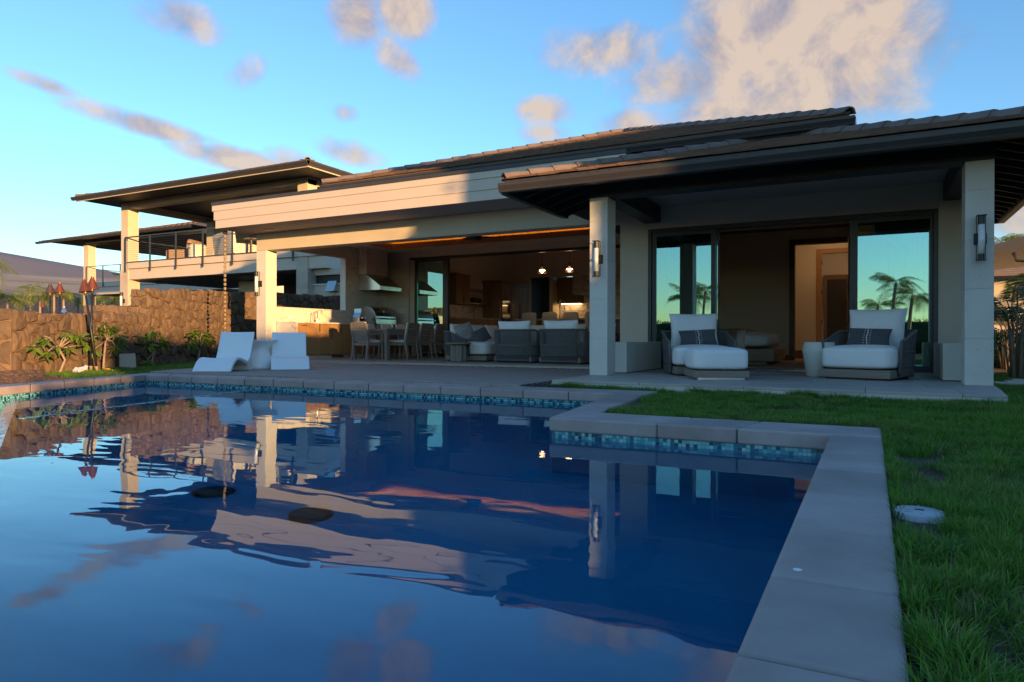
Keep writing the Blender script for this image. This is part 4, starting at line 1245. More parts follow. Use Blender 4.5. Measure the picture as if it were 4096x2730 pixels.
# vented strip under the first tile row
box_part('vent_strip', BWG, M['bronze'], EX0 + 0.03, EY0 + 0.008, ez - 0.055, EX1 - 0.02, EY0 + 0.0195, ez - 0.004)
x = EX0 + 0.12
while x < EX1 - 0.1:
    box_part('vent_slot', BWG, M['black'], x, EY0 + 0.004, ez - 0.036, x + 0.046, EY0 + 0.0075, ez - 0.020); x += 0.147
gutter(BWG, (EX0 - 0.02, EY0 + 0.018, ez - 0.182), (EX1 + 0.02, EY0 + 0.018, ez - 0.182), (0, -1, 0))
gutter(BWG, (EX1 - 0.018, EY0 + 0.02, ez - 0.182), (EX1 - 0.018, EY1, ez - 0.182), (1, 0, 0))
gutter(BWG, (EX0 + 0.018, EY0 + 0.10, ez - 0.182), (EX0 + 0.018, 11.06, ez - 0.182), (-1, 0, 0))
# bedroom interior
BY = 18.3
box_part('bedroom_floor', BWG, M['floor_wood'], -4.0, YW + 0.222, -0.02, 1.3, 24.0, -0.001)
box_part('wall', BWG, PL, -4.3, BY, 0.0, -1.802, BY + 0.14, 3.4)
box_part('wall', BWG, PL, -1.802, BY, 2.98, -0.30, BY + 0.14, 3.4)
box_part('wall', BWG, PL, -0.36, BY, 0.0, 1.3, BY + 0.14, 2.979)
box_part('ceiling', BWG, PL, -4.3, YW + 0.22, 3.40, 1.3, 24.0, 3.44)
box_part('crown_moulding', BWG, PL, -4.0, BY - 0.05, 3.30, 1.3, BY - 0.001, 3.399)
box_part('wall', BWG, PL, -4.1, YW + 0.222, 0.0, -4.0, BY, 3.4)
box_part('wall', BWG, PL, 1.2, YW + 0.222, 0.0, 1.238, BY, 3.4)
box_part('wall', BWG, PL, -4.0, YW + 0.2205, 2.50, 1.2, YW + 0.24, 3.4)
box_part('head_trim', BWG, M['casing'], -3.55, YW + 0.24, 2.40, 0.87, YW + 0.27, 2.56)
box_part('skirting', BWG, M['casing'], -4.0, BY - 0.018, 0.0, -1.806, BY - 0.001, 0.14)
DC = box_part('door_casing', BWG, M['casing'], -1.80, BY - 0.03, 0.0, -1.672, BY + 0.15, 2.978, bevel=0.004)
MB().box(-1.671, BY - 0.03, 2.85, -0.50, BY + 0.15, 2.978).build('casing_head', M['casing'], DC)
MB().box(-0.49, BY - 0.03, 0.0, -0.362, BY + 0.15, 2.978).build('casing_side', M['casing'], DC)
# hall beyond the bedroom
HY = 20.5
box_part('wall', BWG, PL, -2.4, HY, 0.0, -1.335, HY + 0.12, 3.4)
box_part('wall', BWG, PL, -1.335, HY, 2.98, 0.6, HY + 0.12, 3.4)
box_part('wall', BWG, PL, -2.5, BY + 0.142, 0.0, -2.4, HY, 3.4)
box_part('wall', BWG, PL, 0.6, BY + 0.142, 0.0, 0.7, 24, 3.4)
box_part('skirting', BWG, M['casing'], -2.4, HY - 0.018, 0.0, -1.337, HY - 0.001, 0.22)
HC = box_part('door_casing', BWG, M['oak'], -1.334, HY - 0.02, 0.0, -1.20, HY + 0.13, 2.978)
MB().box(-1.199, HY - 0.02, 2.86, 0.5, HY + 0.13, 2.978).build('casing_head', M['oak'], HC)
for z in (0.3, 0.95, 1.75, 2.55):
    MB().box(-1.202, HY - 0.022, z, -1.185, HY + 0.05, z + 0.11).build('hinge', M['black'], HC)
box_part('wall', BWG, PL, -1.6, 23.4, 0.0, 0.6, 23.5, 3.4)
ID = box_part('inner_door', BWG, M['oak_dark'], -1.30, 23.28, 0.0, -0.52, 23.36, 2.50)
MB().box(-1.20, 23.262, 0.15, -0.66, 23.279, 2.36).build('dark_glass', M['interior_dark'], ID)
for z in (0.62, 0.95, 1.6):
    MB().box(-1.20, 23.255, z, -0.66, 23.261, z + 0.018).build('glazing_bar', M['black'], ID)
for z in (0.35, 0.95, 1.55, 2.1):
    MB().box(-0.67, 23.25, z, -0.645, 23.262, z + 0.10).build('hinge', M['black'], ID)
MB().tube([(-0.60, 23.27, 1.0), (-0.60, 23.20, 1.0), (-0.60, 23.20, 1.75), (-0.60, 23.27, 1.75)], 0.014, 8).build('pull_handle', M['brass'], ID)

# ------------------------------------------------------------------ neighbouring houses
# (axis aligned with the main house; front columns on the plane Y = 19)
NH = thing('neighbour_house', 'two-storey neighbour house with golden stucco columns, cable-railed balcony and wide dark eaves', 'house', (-24, 20, 0), world=True)
NY = 19.0
def ncol(x0, x1, y0, y1, parent=NH):
    c = box_part('column', parent, M['stucco'], x0, y0, 3.50, x1, y1, 6.42, bevel=0.01)
    b = stone_column(parent, x0 - 0.03, y0 - 0.03, x1 + 0.03, y1 + 0.03, -0.3, 3.497, [0.7, 1.5, 2.35, 3.0], M['travertine'], name='stone_pier')
ncol(-29.33, -28.84, NY, NY + 0.5)
ncol(-18.87, -18.37, NY, NY + 0.5)
box_part('roof_beam', NH, M['stucco'], -29.33, NY + 0.02, 6.215, -18.37, NY + 0.46, 6.46)
box_part('roof_beam', NH, M['stucco'], -29.31, NY + 0.461, 6.215, -28.86, 27.0, 6.46)
box_part('roof_beam', NH, M['stucco'], -18.85, NY + 0.461, 6.215, -18.39, 27.0, 6.46)
box_part('eave_soffit', NH, M['bronze2'], -30.35, 17.62, 6.47, -17.05, 29.5, 6.50)
box_part('balcony_slab', NH, M['fascia'], -28.83, NY + 0.02, 3.09, -17.5, 24.0, 3.53)
box_part('balcony_rim', NH, M['fascia'], -28.80, NY - 0.06, 3.55, -17.5, 24.0, 3.80)
box_part('balcony_edge', NH, M['bronze'], -28.82, NY - 0.08, 3.801, -17.5, 24.0, 3.85)
# upper wall with openings, lower storey
box_part('wall', NH, M['stucco'], -24.56, 23.0, 3.85, -24.0, 23.2, 6.3)
box_part('wall', NH, M['stucco'], -24.0, 22.999, 3.85, -20.6, 23.2, 4.62)
box_part('wall', NH, M['stucco'], -20.6, 23.0, 3.85, -20.0, 23.2, 6.3)
box_part('wall', NH, M['stucco'], -24.56, 23.0, 5.95, -17.8, 23.21, 6.46)
NW = box_part('window', NH, M['frame'], -23.99, 23.05, 4.62, -20.61, 23.12, 4.69)
for b in ((-23.99, 23.05, 4.691, -23.90, 23.12, 5.90), (-20.70, 23.05, 4.691, -20.61, 23.12, 5.90), (-23.9, 23.05, 5.83, -20.70, 23.12, 5.90)):
    MB().box(*b).build('window_frame', M['frame'], NW)
MB().box(-23.9, 23.08, 4.691, -20.7, 23.09, 5.83).build('pane', M['glass'], NW)
ND = box_part('glass_door', NH, M['frame'], -19.9, 23.05, 3.86, -19.8, 23.12, 5.95)
MB().box(-19.8, 23.08, 3.86, -18.3, 23.09, 5.95).build('pane', M['glass'], ND)
MB().box(-18.3, 23.05, 3.86, -18.2, 23.12, 5.95).build('stile', M['frame'], ND)
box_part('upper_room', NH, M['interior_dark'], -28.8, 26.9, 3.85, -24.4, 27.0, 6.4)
box_part('wall', NH, M['stucco'], -28.8, 22.99, 3.86, -28.3, 26.8, 6.2)
box_part('under_balcony', NH, M['bronze2'], -28.8, NY + 0.5, 3.02, -17.6, 24.0, 3.085)
box_part('wall', NH, M['stucco'], -24.5, 21.2, -0.3, -23.3, 21.4, 3.0)
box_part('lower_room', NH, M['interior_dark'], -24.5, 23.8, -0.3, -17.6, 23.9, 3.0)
LWN = box_part('lower_window', NH, M['frame'], -23.25, 21.25, 2.18, -18.9, 21.32, 2.26)
for x in (-23.25, -21.5, -19.7):
    MB().box(x, 21.25, 0.0, x + 0.10, 21.32, 2.178).build('window_frame', M['frame'], LWN)
MB().box(-23.2, 21.28, 0.0, -18.9, 21.29, 2.178).build('pane', M['glass'], LWN)
box_part('wall', NH, M['stucco'], -18.37, 19.3, -0.3, -15.9, 19.5, 2.52)
box_part('wall', NH, M['stucco'], -18.37, 19.3, 2.86, -15.9, 19.5, 3.085)
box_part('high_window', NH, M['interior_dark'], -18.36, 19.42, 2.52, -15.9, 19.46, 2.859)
box_part('window_ledge', NH, M['vinyl'], -18.365, 19.24, 2.50, -15.9, 19.299, 2.535)
# roof: front face tiles, caps and gutters
nA, nB = Vector((-30.30, 17.62, 6.585)), Vector((-17.03, 17.62, 6.585))
nd_ = (nB.x - nA.x) / 2; npk = Vector(((nA.x + nB.x) / 2, 17.62 + nd_, 6.585 + nd_ * 0.22))
nR, nL = Vector((nB.x, nB.y + 2 * nd_, nB.z)), Vector((nA.x, nA.y + 2 * nd_, nA.z))
NRF = MB().add([nA, nB, nR, nL, npk], [(0, 1, 4), (1, 2, 4), (2, 3, 4), (3, 0, 4), (3, 2, 1, 0)]).build('roof', M['tile'], NH)
roof_face(NRF, nA, nB, 0.22, nd_, rows_as_parts=3)
roof_face(NRF, nB, nR, 0.22, nd_, rows_as_parts=1)
cap_row(NRF, nB, npk); cap_row(NRF, nA, nA.lerp(npk, 0.4))
gutter(NH, (-30.44, 17.60, 6.42), (-16.93, 17.60, 6.42), (0, -1, 0), s=1.1)
gutter(NH, (-17.0, 17.56, 6.42), (-17.0, 30.0, 6.42), (1, 0, 0), s=1.1)
box_part('fascia_board', NH, M['stucco'], -30.3, 17.625, 6.37, -17.02, 17.66, 6.46)
box_part('fascia_board', NH, M['stucco'], -17.06, 17.661, 6.37, -17.02, 29.5, 6.46)
# balcony railing with posts and cables
RL = box_part('balcony_railing', NH, M['frame'], -28.90, NY - 0.12, 4.885, -18.9, NY - 0.06, 4.935)
for x in (-28.88, -27.20, -25.54, -23.90, -22.2, -20.5, -19.0):
    MB().box(x - 0.03, NY - 0.125, 3.40, x + 0.03, NY - 0.085, 4.884).build('post', M['frame'], RL)
MB().box(-28.90, NY - 0.05, 4.80, -28.85, 23.0, 4.84).build('side_rail', M['frame'], RL)
mb = MB()
for k in range(10):
    z = 3.95 + k * 0.092
    mb.box(-28.87, NY - 0.107, z, -18.95, NY - 0.100, z + 0.007)
    mb.box(-28.880, NY - 0.05, z - 0.02, -28.872, 23.0, z - 0.012)
mb.build('cables', M['frame'], RL, kind='stuff')
# lamp on its left pier and the vent hood on its side wall
HV = thing('vent_hood', 'galvanised wall vent hood on the neighbour wall seen through the pass-through', 'vent', (-17.35, 19.2, 2.4), world=True)
MB().hexa([(-17.56, 19.02, 2.24), (-17.14, 19.02, 2.24), (-17.14, 19.298, 2.24), (-17.56, 19.298, 2.24)], [(-17.56, 19.18, 2.62), (-17.14, 19.18, 2.62), (-17.14, 19.298, 2.62), (-17.56, 19.298, 2.62)]).build('hood', M['steel'], HV, bevel=0.006)
MB().box(-17.53, 19.03, 2.225, -17.17, 19.29, 2.2385).build('grille', M['black'], HV)

# the further house
FH = thing('far_house', 'more distant two-storey house with grey upper terrace and low tiled roof, left of the neighbour', 'house', (-50, 34, 0), world=True)
FY = 32.0
box_part('column', FH, M['stucco'], -54.05, FY, 0.5, -53.45, FY + 0.6, 7.72)
box_part('column', FH, M['stucco'], -42.5, FY, 0.5, -41.9, FY + 0.6, 4.7)
box_part('balcony', FH, M['fascia'], -53.4, FY + 0.05, 3.85, -38.0, FY + 6, 4.40)
box_part('balcony_rim', FH, M['fascia'], -53.4, FY - 0.02, 4.42, -38.0, FY + 6, 4.78)
box_part('roof_beam', FH, M['bronze2'], -54.0, FY + 0.1, 7.72, -40.5, FY + 0.6, 8.05)
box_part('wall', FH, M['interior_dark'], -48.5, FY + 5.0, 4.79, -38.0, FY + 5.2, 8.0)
FR = box_part('railing', FH, M['frame'], -53.62, FY - 0.08, 5.98, -38.0, FY - 0.03, 6.03)
for x in (-53.6, -51.5, -49.4, -47.3, -45.2, -43.1, -41.0):
    MB().box(x - 0.035, FY - 0.085, 4.42, x + 0.035, FY - 0.035, 5.979).build('post', M['frame'], FR)
mb = MB()
for k in range(9): mb.box(-53.55, FY - 0.065, 4.9 + k * 0.115, -38.0, FY - 0.057, 4.908 + k * 0.115)
mb.build('cables', M['frame'], FR, kind='stuff')
MB().box(-53.63, FY - 0.02, 5.86, -53.58, FY + 5.5, 5.91).build('side_rail', M['frame'], FR)
fA, fB = Vector((-57.9, 30.8, 8.10)), Vector((-40.0, 30.8, 8.10)); fpk = Vector((-48.95, 39.75, 8.10 + 8.95 * 0.27))
fR2, fL2 = Vector((-40.0, 48.7, 8.1)), Vector((-57.9, 48.7, 8.1))
FRF = MB().add([fA, fB, fR2, fL2, fpk], [(0, 1, 4), (1, 2, 4), (2, 3, 4), (3, 0, 4), (3, 2, 1, 0)]).build('roof', M['tile'], FH)
roof_face(FRF, fA, fB, 0.27, 8.95, rows_as_parts=0, width=0.6, expo=0.72)
gutter(FH, (-58.05, 30.78, 7.88), (-39.9, 30.78, 7.88), (0, -1, 0), s=1.3)

# house to the right, only its roof shows above the palms
RH = thing('side_house', 'grey-tiled house roof showing above the palms beyond the right column', 'house', (6, 32, 0), world=True)
box_part('wall', RH, M['stucco'], 2.6, 30.4, -0.4, 12, 36, 2.75)
RRF = MB().add([(2.2, 29.6, 2.78), (13, 29.6, 2.78), (13, 36, 2.78), (2.2, 36, 2.78), (2.2, 32.8, 3.86), (13, 32.8, 3.30)], [(0, 1, 5, 4), (1, 2, 5), (2, 3, 4, 5), (3, 0, 4), (3, 2, 1, 0)]).build('roof', M['ridge'], RH)
mb = MB()
for k in range(10):
    t = k / 10
    mb.hexa([(2.2, 29.58 + 3.2 * t, 2.78 + 1.08 * t), (13, 29.58 + 3.2 * t, 2.78 + 0.52 * t), (13, 29.9 + 3.2 * t, 2.78 + 0.52 * t), (2.2, 29.9 + 3.2 * t, 2.78 + 1.08 * t)],
            [(2.2, 29.58 + 3.2 * t, 2.84 + 1.08 * t), (13, 29.58 + 3.2 * t, 2.84 + 0.52 * t), (13, 29.9 + 3.2 * t, 2.88 + 0.56 * t), (2.2, 29.9 + 3.2 * t, 2.88 + 1.12 * t)])
mb.build('tile_courses', M['ridge'], RRF, kind='stuff')
mb = MB()
mb.hexa([(2.6, 20.0, 2.62), (6.5, 20.0, 3.0), (6.5, 26.0, 3.0), (2.6, 26.0, 2.62)], [(2.6, 20.0, 2.80), (6.5, 20.0, 3.9), (6.5, 26.0, 3.9), (2.6, 26.0, 2.80)])
mb.build('near_eave', M['bronze'], RH)
MB().tube([(3.0, 20.05, 2.6), (3.05, 20.05, 2.42), (4.2, 20.05, 2.30)], 0.05, 8).build('downpipe', M['bronze2'], RH, smooth=True)

# ------------------------------------------------------------------ rock wall, stone by stone
def clip_poly(poly, nx, ny, c):
    out = []
    for i in range(len(poly)):
        p, q = poly[i - 1], poly[i]
        dp, dq = nx * p[0] + ny * p[1] - c, nx * q[0] + ny * q[1] - c
        if dp <= 0: out.append(p)
        if dp * dq < 0:
            t = dp / (dp - dq); out.append((p[0] + (q[0] - p[0]) * t, p[1] + (q[1] - p[1]) * t))
    return out


def voronoi(w, topf, cell, rg, z0=-0.12):
    pts = []
    ny = 9
    h = max(topf(0), topf(w / 2), topf(w)) - z0
    nx = max(1, int(round(w / (cell * 1.15)))); nz = max(1, int(round(h / cell)))
    for j in range(nz):
        for i in range(nx):
            pts.append(((i + 0.5 + (0.25 if j % 2 else -0.25) + rg.uniform(-0.36, 0.36)) * w / nx, z0 + (j + 0.5 + rg.uniform(-0.34, 0.34)) * h / nz))
    pts = [p for p in pts if p[1] < topf(p[0]) - 0.02]
    cells = []
    for k, p in enumerate(pts):
        poly = [(0, z0), (w, z0), (w, h + z0 + 0.3), (0, h + z0 + 0.3)]
        for j, q in enumerate(pts):
            if j == k: continue
            dx, dy = q[0] - p[0], q[1] - p[1]
            if dx * dx + dy * dy > (cell * 4) ** 2: continue
            poly = clip_poly(poly, dx, dy, (q[0] ** 2 + q[1] ** 2 - p[0] ** 2 - p[1] ** 2) / 2)
            if len(poly) < 3: break
        if len(poly) >= 3:
            t = topf(p[0]) + rg.uniform(-0.03, 0.035)
            sl_ = rg.uniform(-0.12, 0.12)
            poly = clip_poly(poly, -sl_, 1, t - sl_ * p[0])
            if len(poly) >= 3: cells.append((p, poly))
    return cells


def rock_face(parent, P, Q, topf, cell, seed, nrm, thick=0.30, depth_at_top=True):
    """natural stones laid in a face from P to Q (plan points), outward normal nrm"""
    rg = np.random.default_rng(seed)
    P = Vector(P); Q = Vector(Q); d = (Q - P); w = d.length; d.normalize(); nrm = Vector(nrm).normalized()
    count = 0
    for (c, poly) in voronoi(w, topf, cell, rg):
        cx = sum(p[0] for p in poly) / len(poly); cz = sum(p[1] for p in poly) / len(poly)
        area = abs(sum(poly[i - 1][0] * poly[i][1] - poly[i][0] * poly[i - 1][1] for i in range(len(poly)))) / 2
        if area < 0.004: continue
        gap = rg.uniform(0.006, 0.016)
        ring = []
        for i in range(len(poly)):
            a, b = poly[i], poly[(i + 1) % len(poly)]
            L = math.hypot(b[0] - a[0], b[1] - a[1])
            if L < 0.02: continue
            for t in ((0.12, 0.5, 0.88) if L > 0.10 else (0.5,)):
                x, z = a[0] + (b[0] - a[0]) * t, a[1] + (b[1] - a[1]) * t
                dx, dz = cx - x, cz - z; l = math.hypot(dx, dz) + 1e-6
                g = gap * rg.uniform(0.6, 1.6)
                ring.append((x + dx / l * g, z + dz / l * g))
        if len(ring) < 4: continue
        n_ = len(ring); base = rg.uniform(0.004, 0.04); tiltx, tiltz = rg.normal(0, 0.10, 2)
        V = []
        def put(x, z, o): V.append(tuple(Vector((P.x, P.y, 0)) + Vector((d.x, d.y, 0)) * x + Vector((nrm.x, nrm.y, 0)) * o + Vector((0, 0, z))))
        for (x, z) in ring: put(x, z, -0.07)
        for (x, z) in ring: put(x, z, base - 0.014 + rg.uniform(-0.008, 0.004))
        for (x, z) in ring:
            k = rg.uniform(0.74, 0.90)
            xx, zz = cx + (x - cx) * k, cz + (z - cz) * k
            put(xx, zz, base + 0.016 + tiltx * (xx - cx) + tiltz * (zz - cz) + rg.uniform(-0.008, 0.012))
        put(cx + rg.uniform(-0.02, 0.02), cz + rg.uniform(-0.02, 0.02), base + 0.028 + rg.uniform(-0.010, 0.014))
        F = []
        for r_ in range(2):
            for i in range(n_): F.append((r_ * n_ + i, r_ * n_ + (i + 1) % n_, (r_ + 1) * n_ + (i + 1) % n_, (r_ + 1) * n_ + i))
        for i in range(n_): F.append((2 * n_ + i, 2 * n_ + (i + 1) % n_, 3 * n_))
        mb = MB(); mb.add(V, F)
        me = mb.mesh('stone'); fixnormals(me); me.materials.append(M['stone'])
        link('stone', me, parent); count += 1
    return count


wA, wP, wB, wC = Vector((-12.49, 6.24)), Vector((-14.24, 9.815)), Vector((-15.90, 13.20)), Vector((-16.12, 18.05))
RWL = thing('rock_wall', 'low brown lava rock wall, sunlit, behind the torches at the left of the lawn', 'wall', (-13.4, 8, 0), world=True)
RWH = thing('rock_wall', 'taller lava rock wall running on behind the lounge chairs and the kitchen opening', 'wall', (-15.5, 12.5, 0), world=True)
def core(parent, P, Q, h0, h1, nrm, th=0.34):
    n3 = Vector((nrm[0], nrm[1])).normalized(); q = [P - n3 * 0.02, Q - n3 * 0.02, Q - n3 * th, P - n3 * th]
    o = MB().hexa([(p.x, p.y, -0.4) for p in q], [(q[0].x, q[0].y, h0 - 0.06), (q[1].x, q[1].y, h1 - 0.06), (q[2].x, q[2].y, h1 - 0.06), (q[3].x, q[3].y, h0 - 0.06)]).build('mortar_core', M['mortar'], parent)
    fixnormals(o.data)
nAB = Vector((wB.y - wA.y, -(wB.x - wA.x))).normalized(); nBC = Vector((wC.y - wB.y, -(wC.x - wB.x))).normalized()
dAB = (wB - wA).normalized()
core(RWL, wA, wP, 1.0, 1.05, nAB); core(RWH, wP, wB, 1.62, 1.84, nAB); core(RWH, wB, wC, 1.84, 1.98, nBC)
lowtop = lambda s: 1.025 if s < 0.52 else (0.945 + 0.11 * min(1, (s - 0.52) / 2.5))
n1_ = rock_face(RWL, wA, wP, lowtop, 0.235, 41, nAB)
n2_ = rock_face(RWH, wP, wB, lambda s: 1.63 + 0.06 * s, 0.215, 42, nAB)
n3_ = rock_face(RWH, wB, wC, lambda s: 1.85 + 0.028 * s, 0.25, 43, nBC)
rock_face(RWL, wA - nAB * 0.34, wA, lambda s: 1.02, 0.22, 44, -dAB)
rock_face(RWH, wP - nAB * 0.36, wP - dAB * 0.01, lambda s: 1.62, 0.20, 45, -dAB)
# the next wall beyond, seen in the gap
w2a, w2b = Vector((-18.9, 12.9)), Vector((-17.2, 14.2))
BRW = thing('rock_wall', 'short brown rock wall of the neighbour garden, seen over the low wall beside the stone pier', 'wall', (-20, 14, 0), world=True)
g0, g1 = Vector((-22.3, 13.2)), Vector((-20.2, 14.6)); ng = Vector((g1.y - g0.y, -(g1.x - g0.x))).normalized()
core(BRW, g0, g1, 1.60, 1.60, ng); rock_face(BRW, g0, g1, lambda s: 1.60, 0.27, 46, ng)
g2 = Vector((-17.6, 16.3)); core(BRW, g1 + ng * -0.4, g2 + ng * -0.4, 1.60, 1.60, ng)
print('stones', n1_, n2_, n3_)
GT = thing('garden_gate', 'dark red timber gate at the end of the rock wall, through the kitchen opening', 'gate', (-16.1, 18.3, 0), world=True)
for k in range(4):
    MB().box(-16.16, 18.06 + k * 0.16, -0.2, -16.10, 18.21 + k * 0.16, 1.99).build('board', M['redwood'], GT)
MB().box(-16.22, 18.06, 1.5, -16.165, 18.70, 1.62).build('brace', M['redwood'], GT)

# ------------------------------------------------------------------ torches, rain chain, sconces
def torch(label, base, top_, group, s=1.0, hat=None, z_low=None):
    t = thing('garden_torch', label, 'torch', base, group=group)
    v = Vector(top_) - Vector(base); L = v.length; d = v.normalized()
    q = Vector((0, 0, 1)).rotation_difference(d).to_matrix().to_4x4()
    def add(name, mb, m_, smooth=True):
        o = mb.build(name, m_, t, smooth=smooth); o.matrix_basis = q; return o
    add('pole', MB().tube([(0, 0, 0.08), (0, 0, L * 0.5), (0, 0, L - 0.07)], [0.021 * s, 0.021 * s, 0.018 * s], 10), M['black'])
    add('foot', MB().lathe([(0.024 * s, 0), (0.024 * s, 0.085), (0.03 * s, 0.09), (0.03 * s, 0.11), (0.021 * s, 0.115)], 12), M['bark'])
    add('neck', MB().lathe([(0.018 * s, L - 0.07), (0.026 * s, L - 0.065), (0.026 * s, L - 0.03), (0.035 * s, L - 0.025), (0.035 * s, L - 0.004)], 14), M['brass'])
    h = add('copper_hat', MB().lathe([(0.030 * s, L - 0.004), (0.106 * s, L), (0.112 * s, L + 0.004), (0.108 * s, L + 0.016), (0.026 * s, L + 0.212 * s), (0.024 * s, L + 0.235 * s), (0.018 * s, L + 0.235 * s)], 20), hat or M['copper'], False)
    return t


torch('upright copper-hatted garden torch crossing the leaning one before the rock wall', (-12.765, 7.692, -0.105), (-12.72, 7.69, 1.42), 'copper torches')
torch('leaning copper-hatted garden torch propped against the upright one', (-12.469, 7.631, -0.105), (-12.66, 7.53, 1.36), 'copper torches')
torch('copper-hatted torch standing behind the low rock wall', (-16.62, 9.30, -0.3), (-16.62, 9.30, 1.57), 'copper torches')
M['copper_dark'] = mat('sooty_copper', (0.12, 0.07, 0.06), 0.5, 0.6, var=0.2)
torch('dark-hatted torch half hidden behind another torch beyond the low wall', (-16.95, 9.27, -0.3), (-16.95, 9.27, 1.56), 'copper torches', hat=M['copper_dark'])
torch('small distant red-hatted torch, leftmost above the low wall', (-36.1, 19.4, 0.3), (-36.1, 19.4, 2.08), 'copper torches', s=1.05)
M['tin'] = mat('shiny_tin', (0.55, 0.62, 0.70), 0.18, 0.9)
torch('small distant torch with a shiny pale hat above the low wall', (-35.2, 19.9, 0.3), (-35.2, 19.9, 1.78), 'copper torches', s=1.2, hat=M['tin'])
torch('small distant brown-hatted torch right of the shiny pale one', (-34.6, 20.6, 0.3), (-34.6, 20.6, 1.86), 'copper torches', s=1.15, hat=M['copper_dark'])
torch('small distant red torch close behind the black torch poles', (-34.2, 21.1, 0.3), (-34.2, 21.1, 1.96), 'copper torches', s=1.1)

RC = thing('rain_chain', 'bronze rain chain of small cups hanging from the corner of the siding band', 'rain chain', (-13.70, 11.45, 3.09))
MB().lathe([(0.052, 0.0), (0.058, -0.03), (0.047, -0.07), (0.04, -0.075)], 16).build('outlet', M['black'], RC, smooth=True)
cupm = MB().lathe([(0.032, 0.03), (0.034, 0.028), (0.030, -0.034), (0.022, -0.036)], 10).mesh('cup'); cupm.materials.append(mat('chain_bronze', (0.30, 0.215, 0.12), 0.45, 0.5, var=0.2))
lkm = MB().tube([(-0.007, 0, -0.035), (-0.010, 0, -0.05), (-0.007, 0, -0.066)], 0.0035, 5).tube([(0.007, 0, -0.035), (0.010, 0, -0.05), (0.007, 0, -0.066)], 0.0035, 5).mesh('link'); lkm.materials.append(M['bronze'])
for k in range(26):
    z = -0.13 - k * 0.104
    inst(cupm, 'cup', RC, Matrix.Translation((0, 0, z))); inst(lkm, 'link', RC, Matrix.Translation((0, 0, z)))


def sconce(label, x, y, z, s=1.0, group='cylinder wall lamps'):
    t = thing('wall_lamp', label, 'wall lamp', (x, y, z), group=group)
    B = M['black']
    MB().box(-0.062 * s, -0.012, -0.065 * s, 0.062 * s, -0.001, 0.065 * s).build('wall_plate', B, t)
    MB().box(-0.02, -0.06, -0.02, 0.02, -0.0125, 0.02).build('arm', B, t)
    for sx in (-1, 1):
        MB().box(sx * 0.043 * s - 0.004, -0.075, -0.25 * s, sx * 0.043 * s + 0.004, -0.06, 0.25 * s).build('frame_bar', B, t)
    for sz in (-1, 1):
        MB().box(-0.047 * s, -0.16, sz * 0.25 * s - 0.004, 0.047 * s, -0.06, sz * 0.25 * s + 0.004).build('end_plate', B, t)
    MB().lathe([(0.036 * s, 0.15 * s), (0.036 * s, 0.245 * s)], 20, (0, -0.112)).build('cap', B, t, smooth=False)
    MB().lathe([(0.036 * s, -0.245 * s), (0.036 * s, -0.18 * s)], 20, (0, -0.112)).build('base_ring', B, t, smooth=False)
    MB().lathe([(0.033 * s, -0.18 * s), (0.033 * s, 0.15 * s)], 20, (0, -0.112)).build('glass_tube', M['lamp_glass'], t, smooth=True)
    return t


M['lamp_glass'] = mat('frosted_lamp_glass', (0.70, 0.70, 0.69), 0.18, var=0.12, vscale=30, spec=0.7)
sconce('slim black and glass wall lamp on the left porch column', -3.475, 9.368, 1.665)
sconce('slim black and glass wall lamp on the right porch column', 1.09, 9.368, 1.66)
sconce('slim black and glass wall lamp on the sunlit lanai column', -13.30, 12.148, 1.86, 1.15)
sconce('black-framed lantern on the neighbour stone pier', -29.10, 18.965, 2.15, 1.5)

# ------------------------------------------------------------------ plumeria shrubs against the wall
def leaf_mesh(L=0.15, W=0.045, droop=0.35):
    mb = MB(); rows = []
    for i in range(6):
        t = i / 5; w = W * (math.sin(math.pi * min(1, t * 0.92 + 0.06)) ** 0.75) * (0.85 + 0.3 * t) / 1.0 + 0.002
        z = -droop * L * t * t; x = L * t * (1 - 0.12 * t)
        rows.append([(x, -w / 2, z + 0.006), (x, 0, z), (x, w / 2, z + 0.006)])
    mb.grid(rows)
    me = mb.mesh('leaf'); me.materials.append(M['leafm']); return me


LEAVES = [leaf_mesh(0.17, 0.062, 0.30), leaf_mesh(0.15, 0.056, 0.62), leaf_mesh(0.135, 0.052, 1.0)]


def shrub(label, base, tips, seed, stem_pts, group, leaf_n=11, scale=1.0, up_=0.35):
    rg = np.random.default_rng(seed)
    t = thing('plumeria_shrub', label, 'shrub', base, group=group)
    ST = MB().tube(stem_pts, [0.024 * scale, 0.021 * scale, 0.018 * scale, 0.015 * scale][:len(stem_pts)], 8).build('stem', M['bark'], t, smooth=True)
    top = Vector(stem_pts[-1])
    nl = 0
    for tip in tips:
        tip = Vector(tip); mid = top.lerp(tip, 0.55) + Vector((rg.uniform(-.03, .03), rg.uniform(-.03, .03), rg.uniform(0.0, 0.06)))
        MB().tube([top, mid, tip], [0.012 * scale, 0.010 * scale, 0.008 * scale], 6).build('branch', M['bark'], t, smooth=True)
        for k in range(leaf_n):
            a = k * 2.4 + rg.uniform(0, 0.7); el = rg.uniform(-0.75, up_ + 0.3)
            d = Vector((math.cos(a) * math.cos(el), math.sin(a) * math.cos(el), math.sin(el)))
            y_ = Vector((0, 0, 1)).cross(d).normalized(); z_ = d.cross(y_)
            s = rg.uniform(0.72, 1.12) * scale
            m4 = basis(d * s, y_ * s, z_ * s, tip - Vector((0, 0, rg.uniform(0, 0.05)))) @ Matrix.Rotation(rg.uniform(-0.7, 0.7), 4, 'X')
            inst(LEAVES[rg.integers(0, 3)], 'leaf', t, m4); nl += 1
    return t


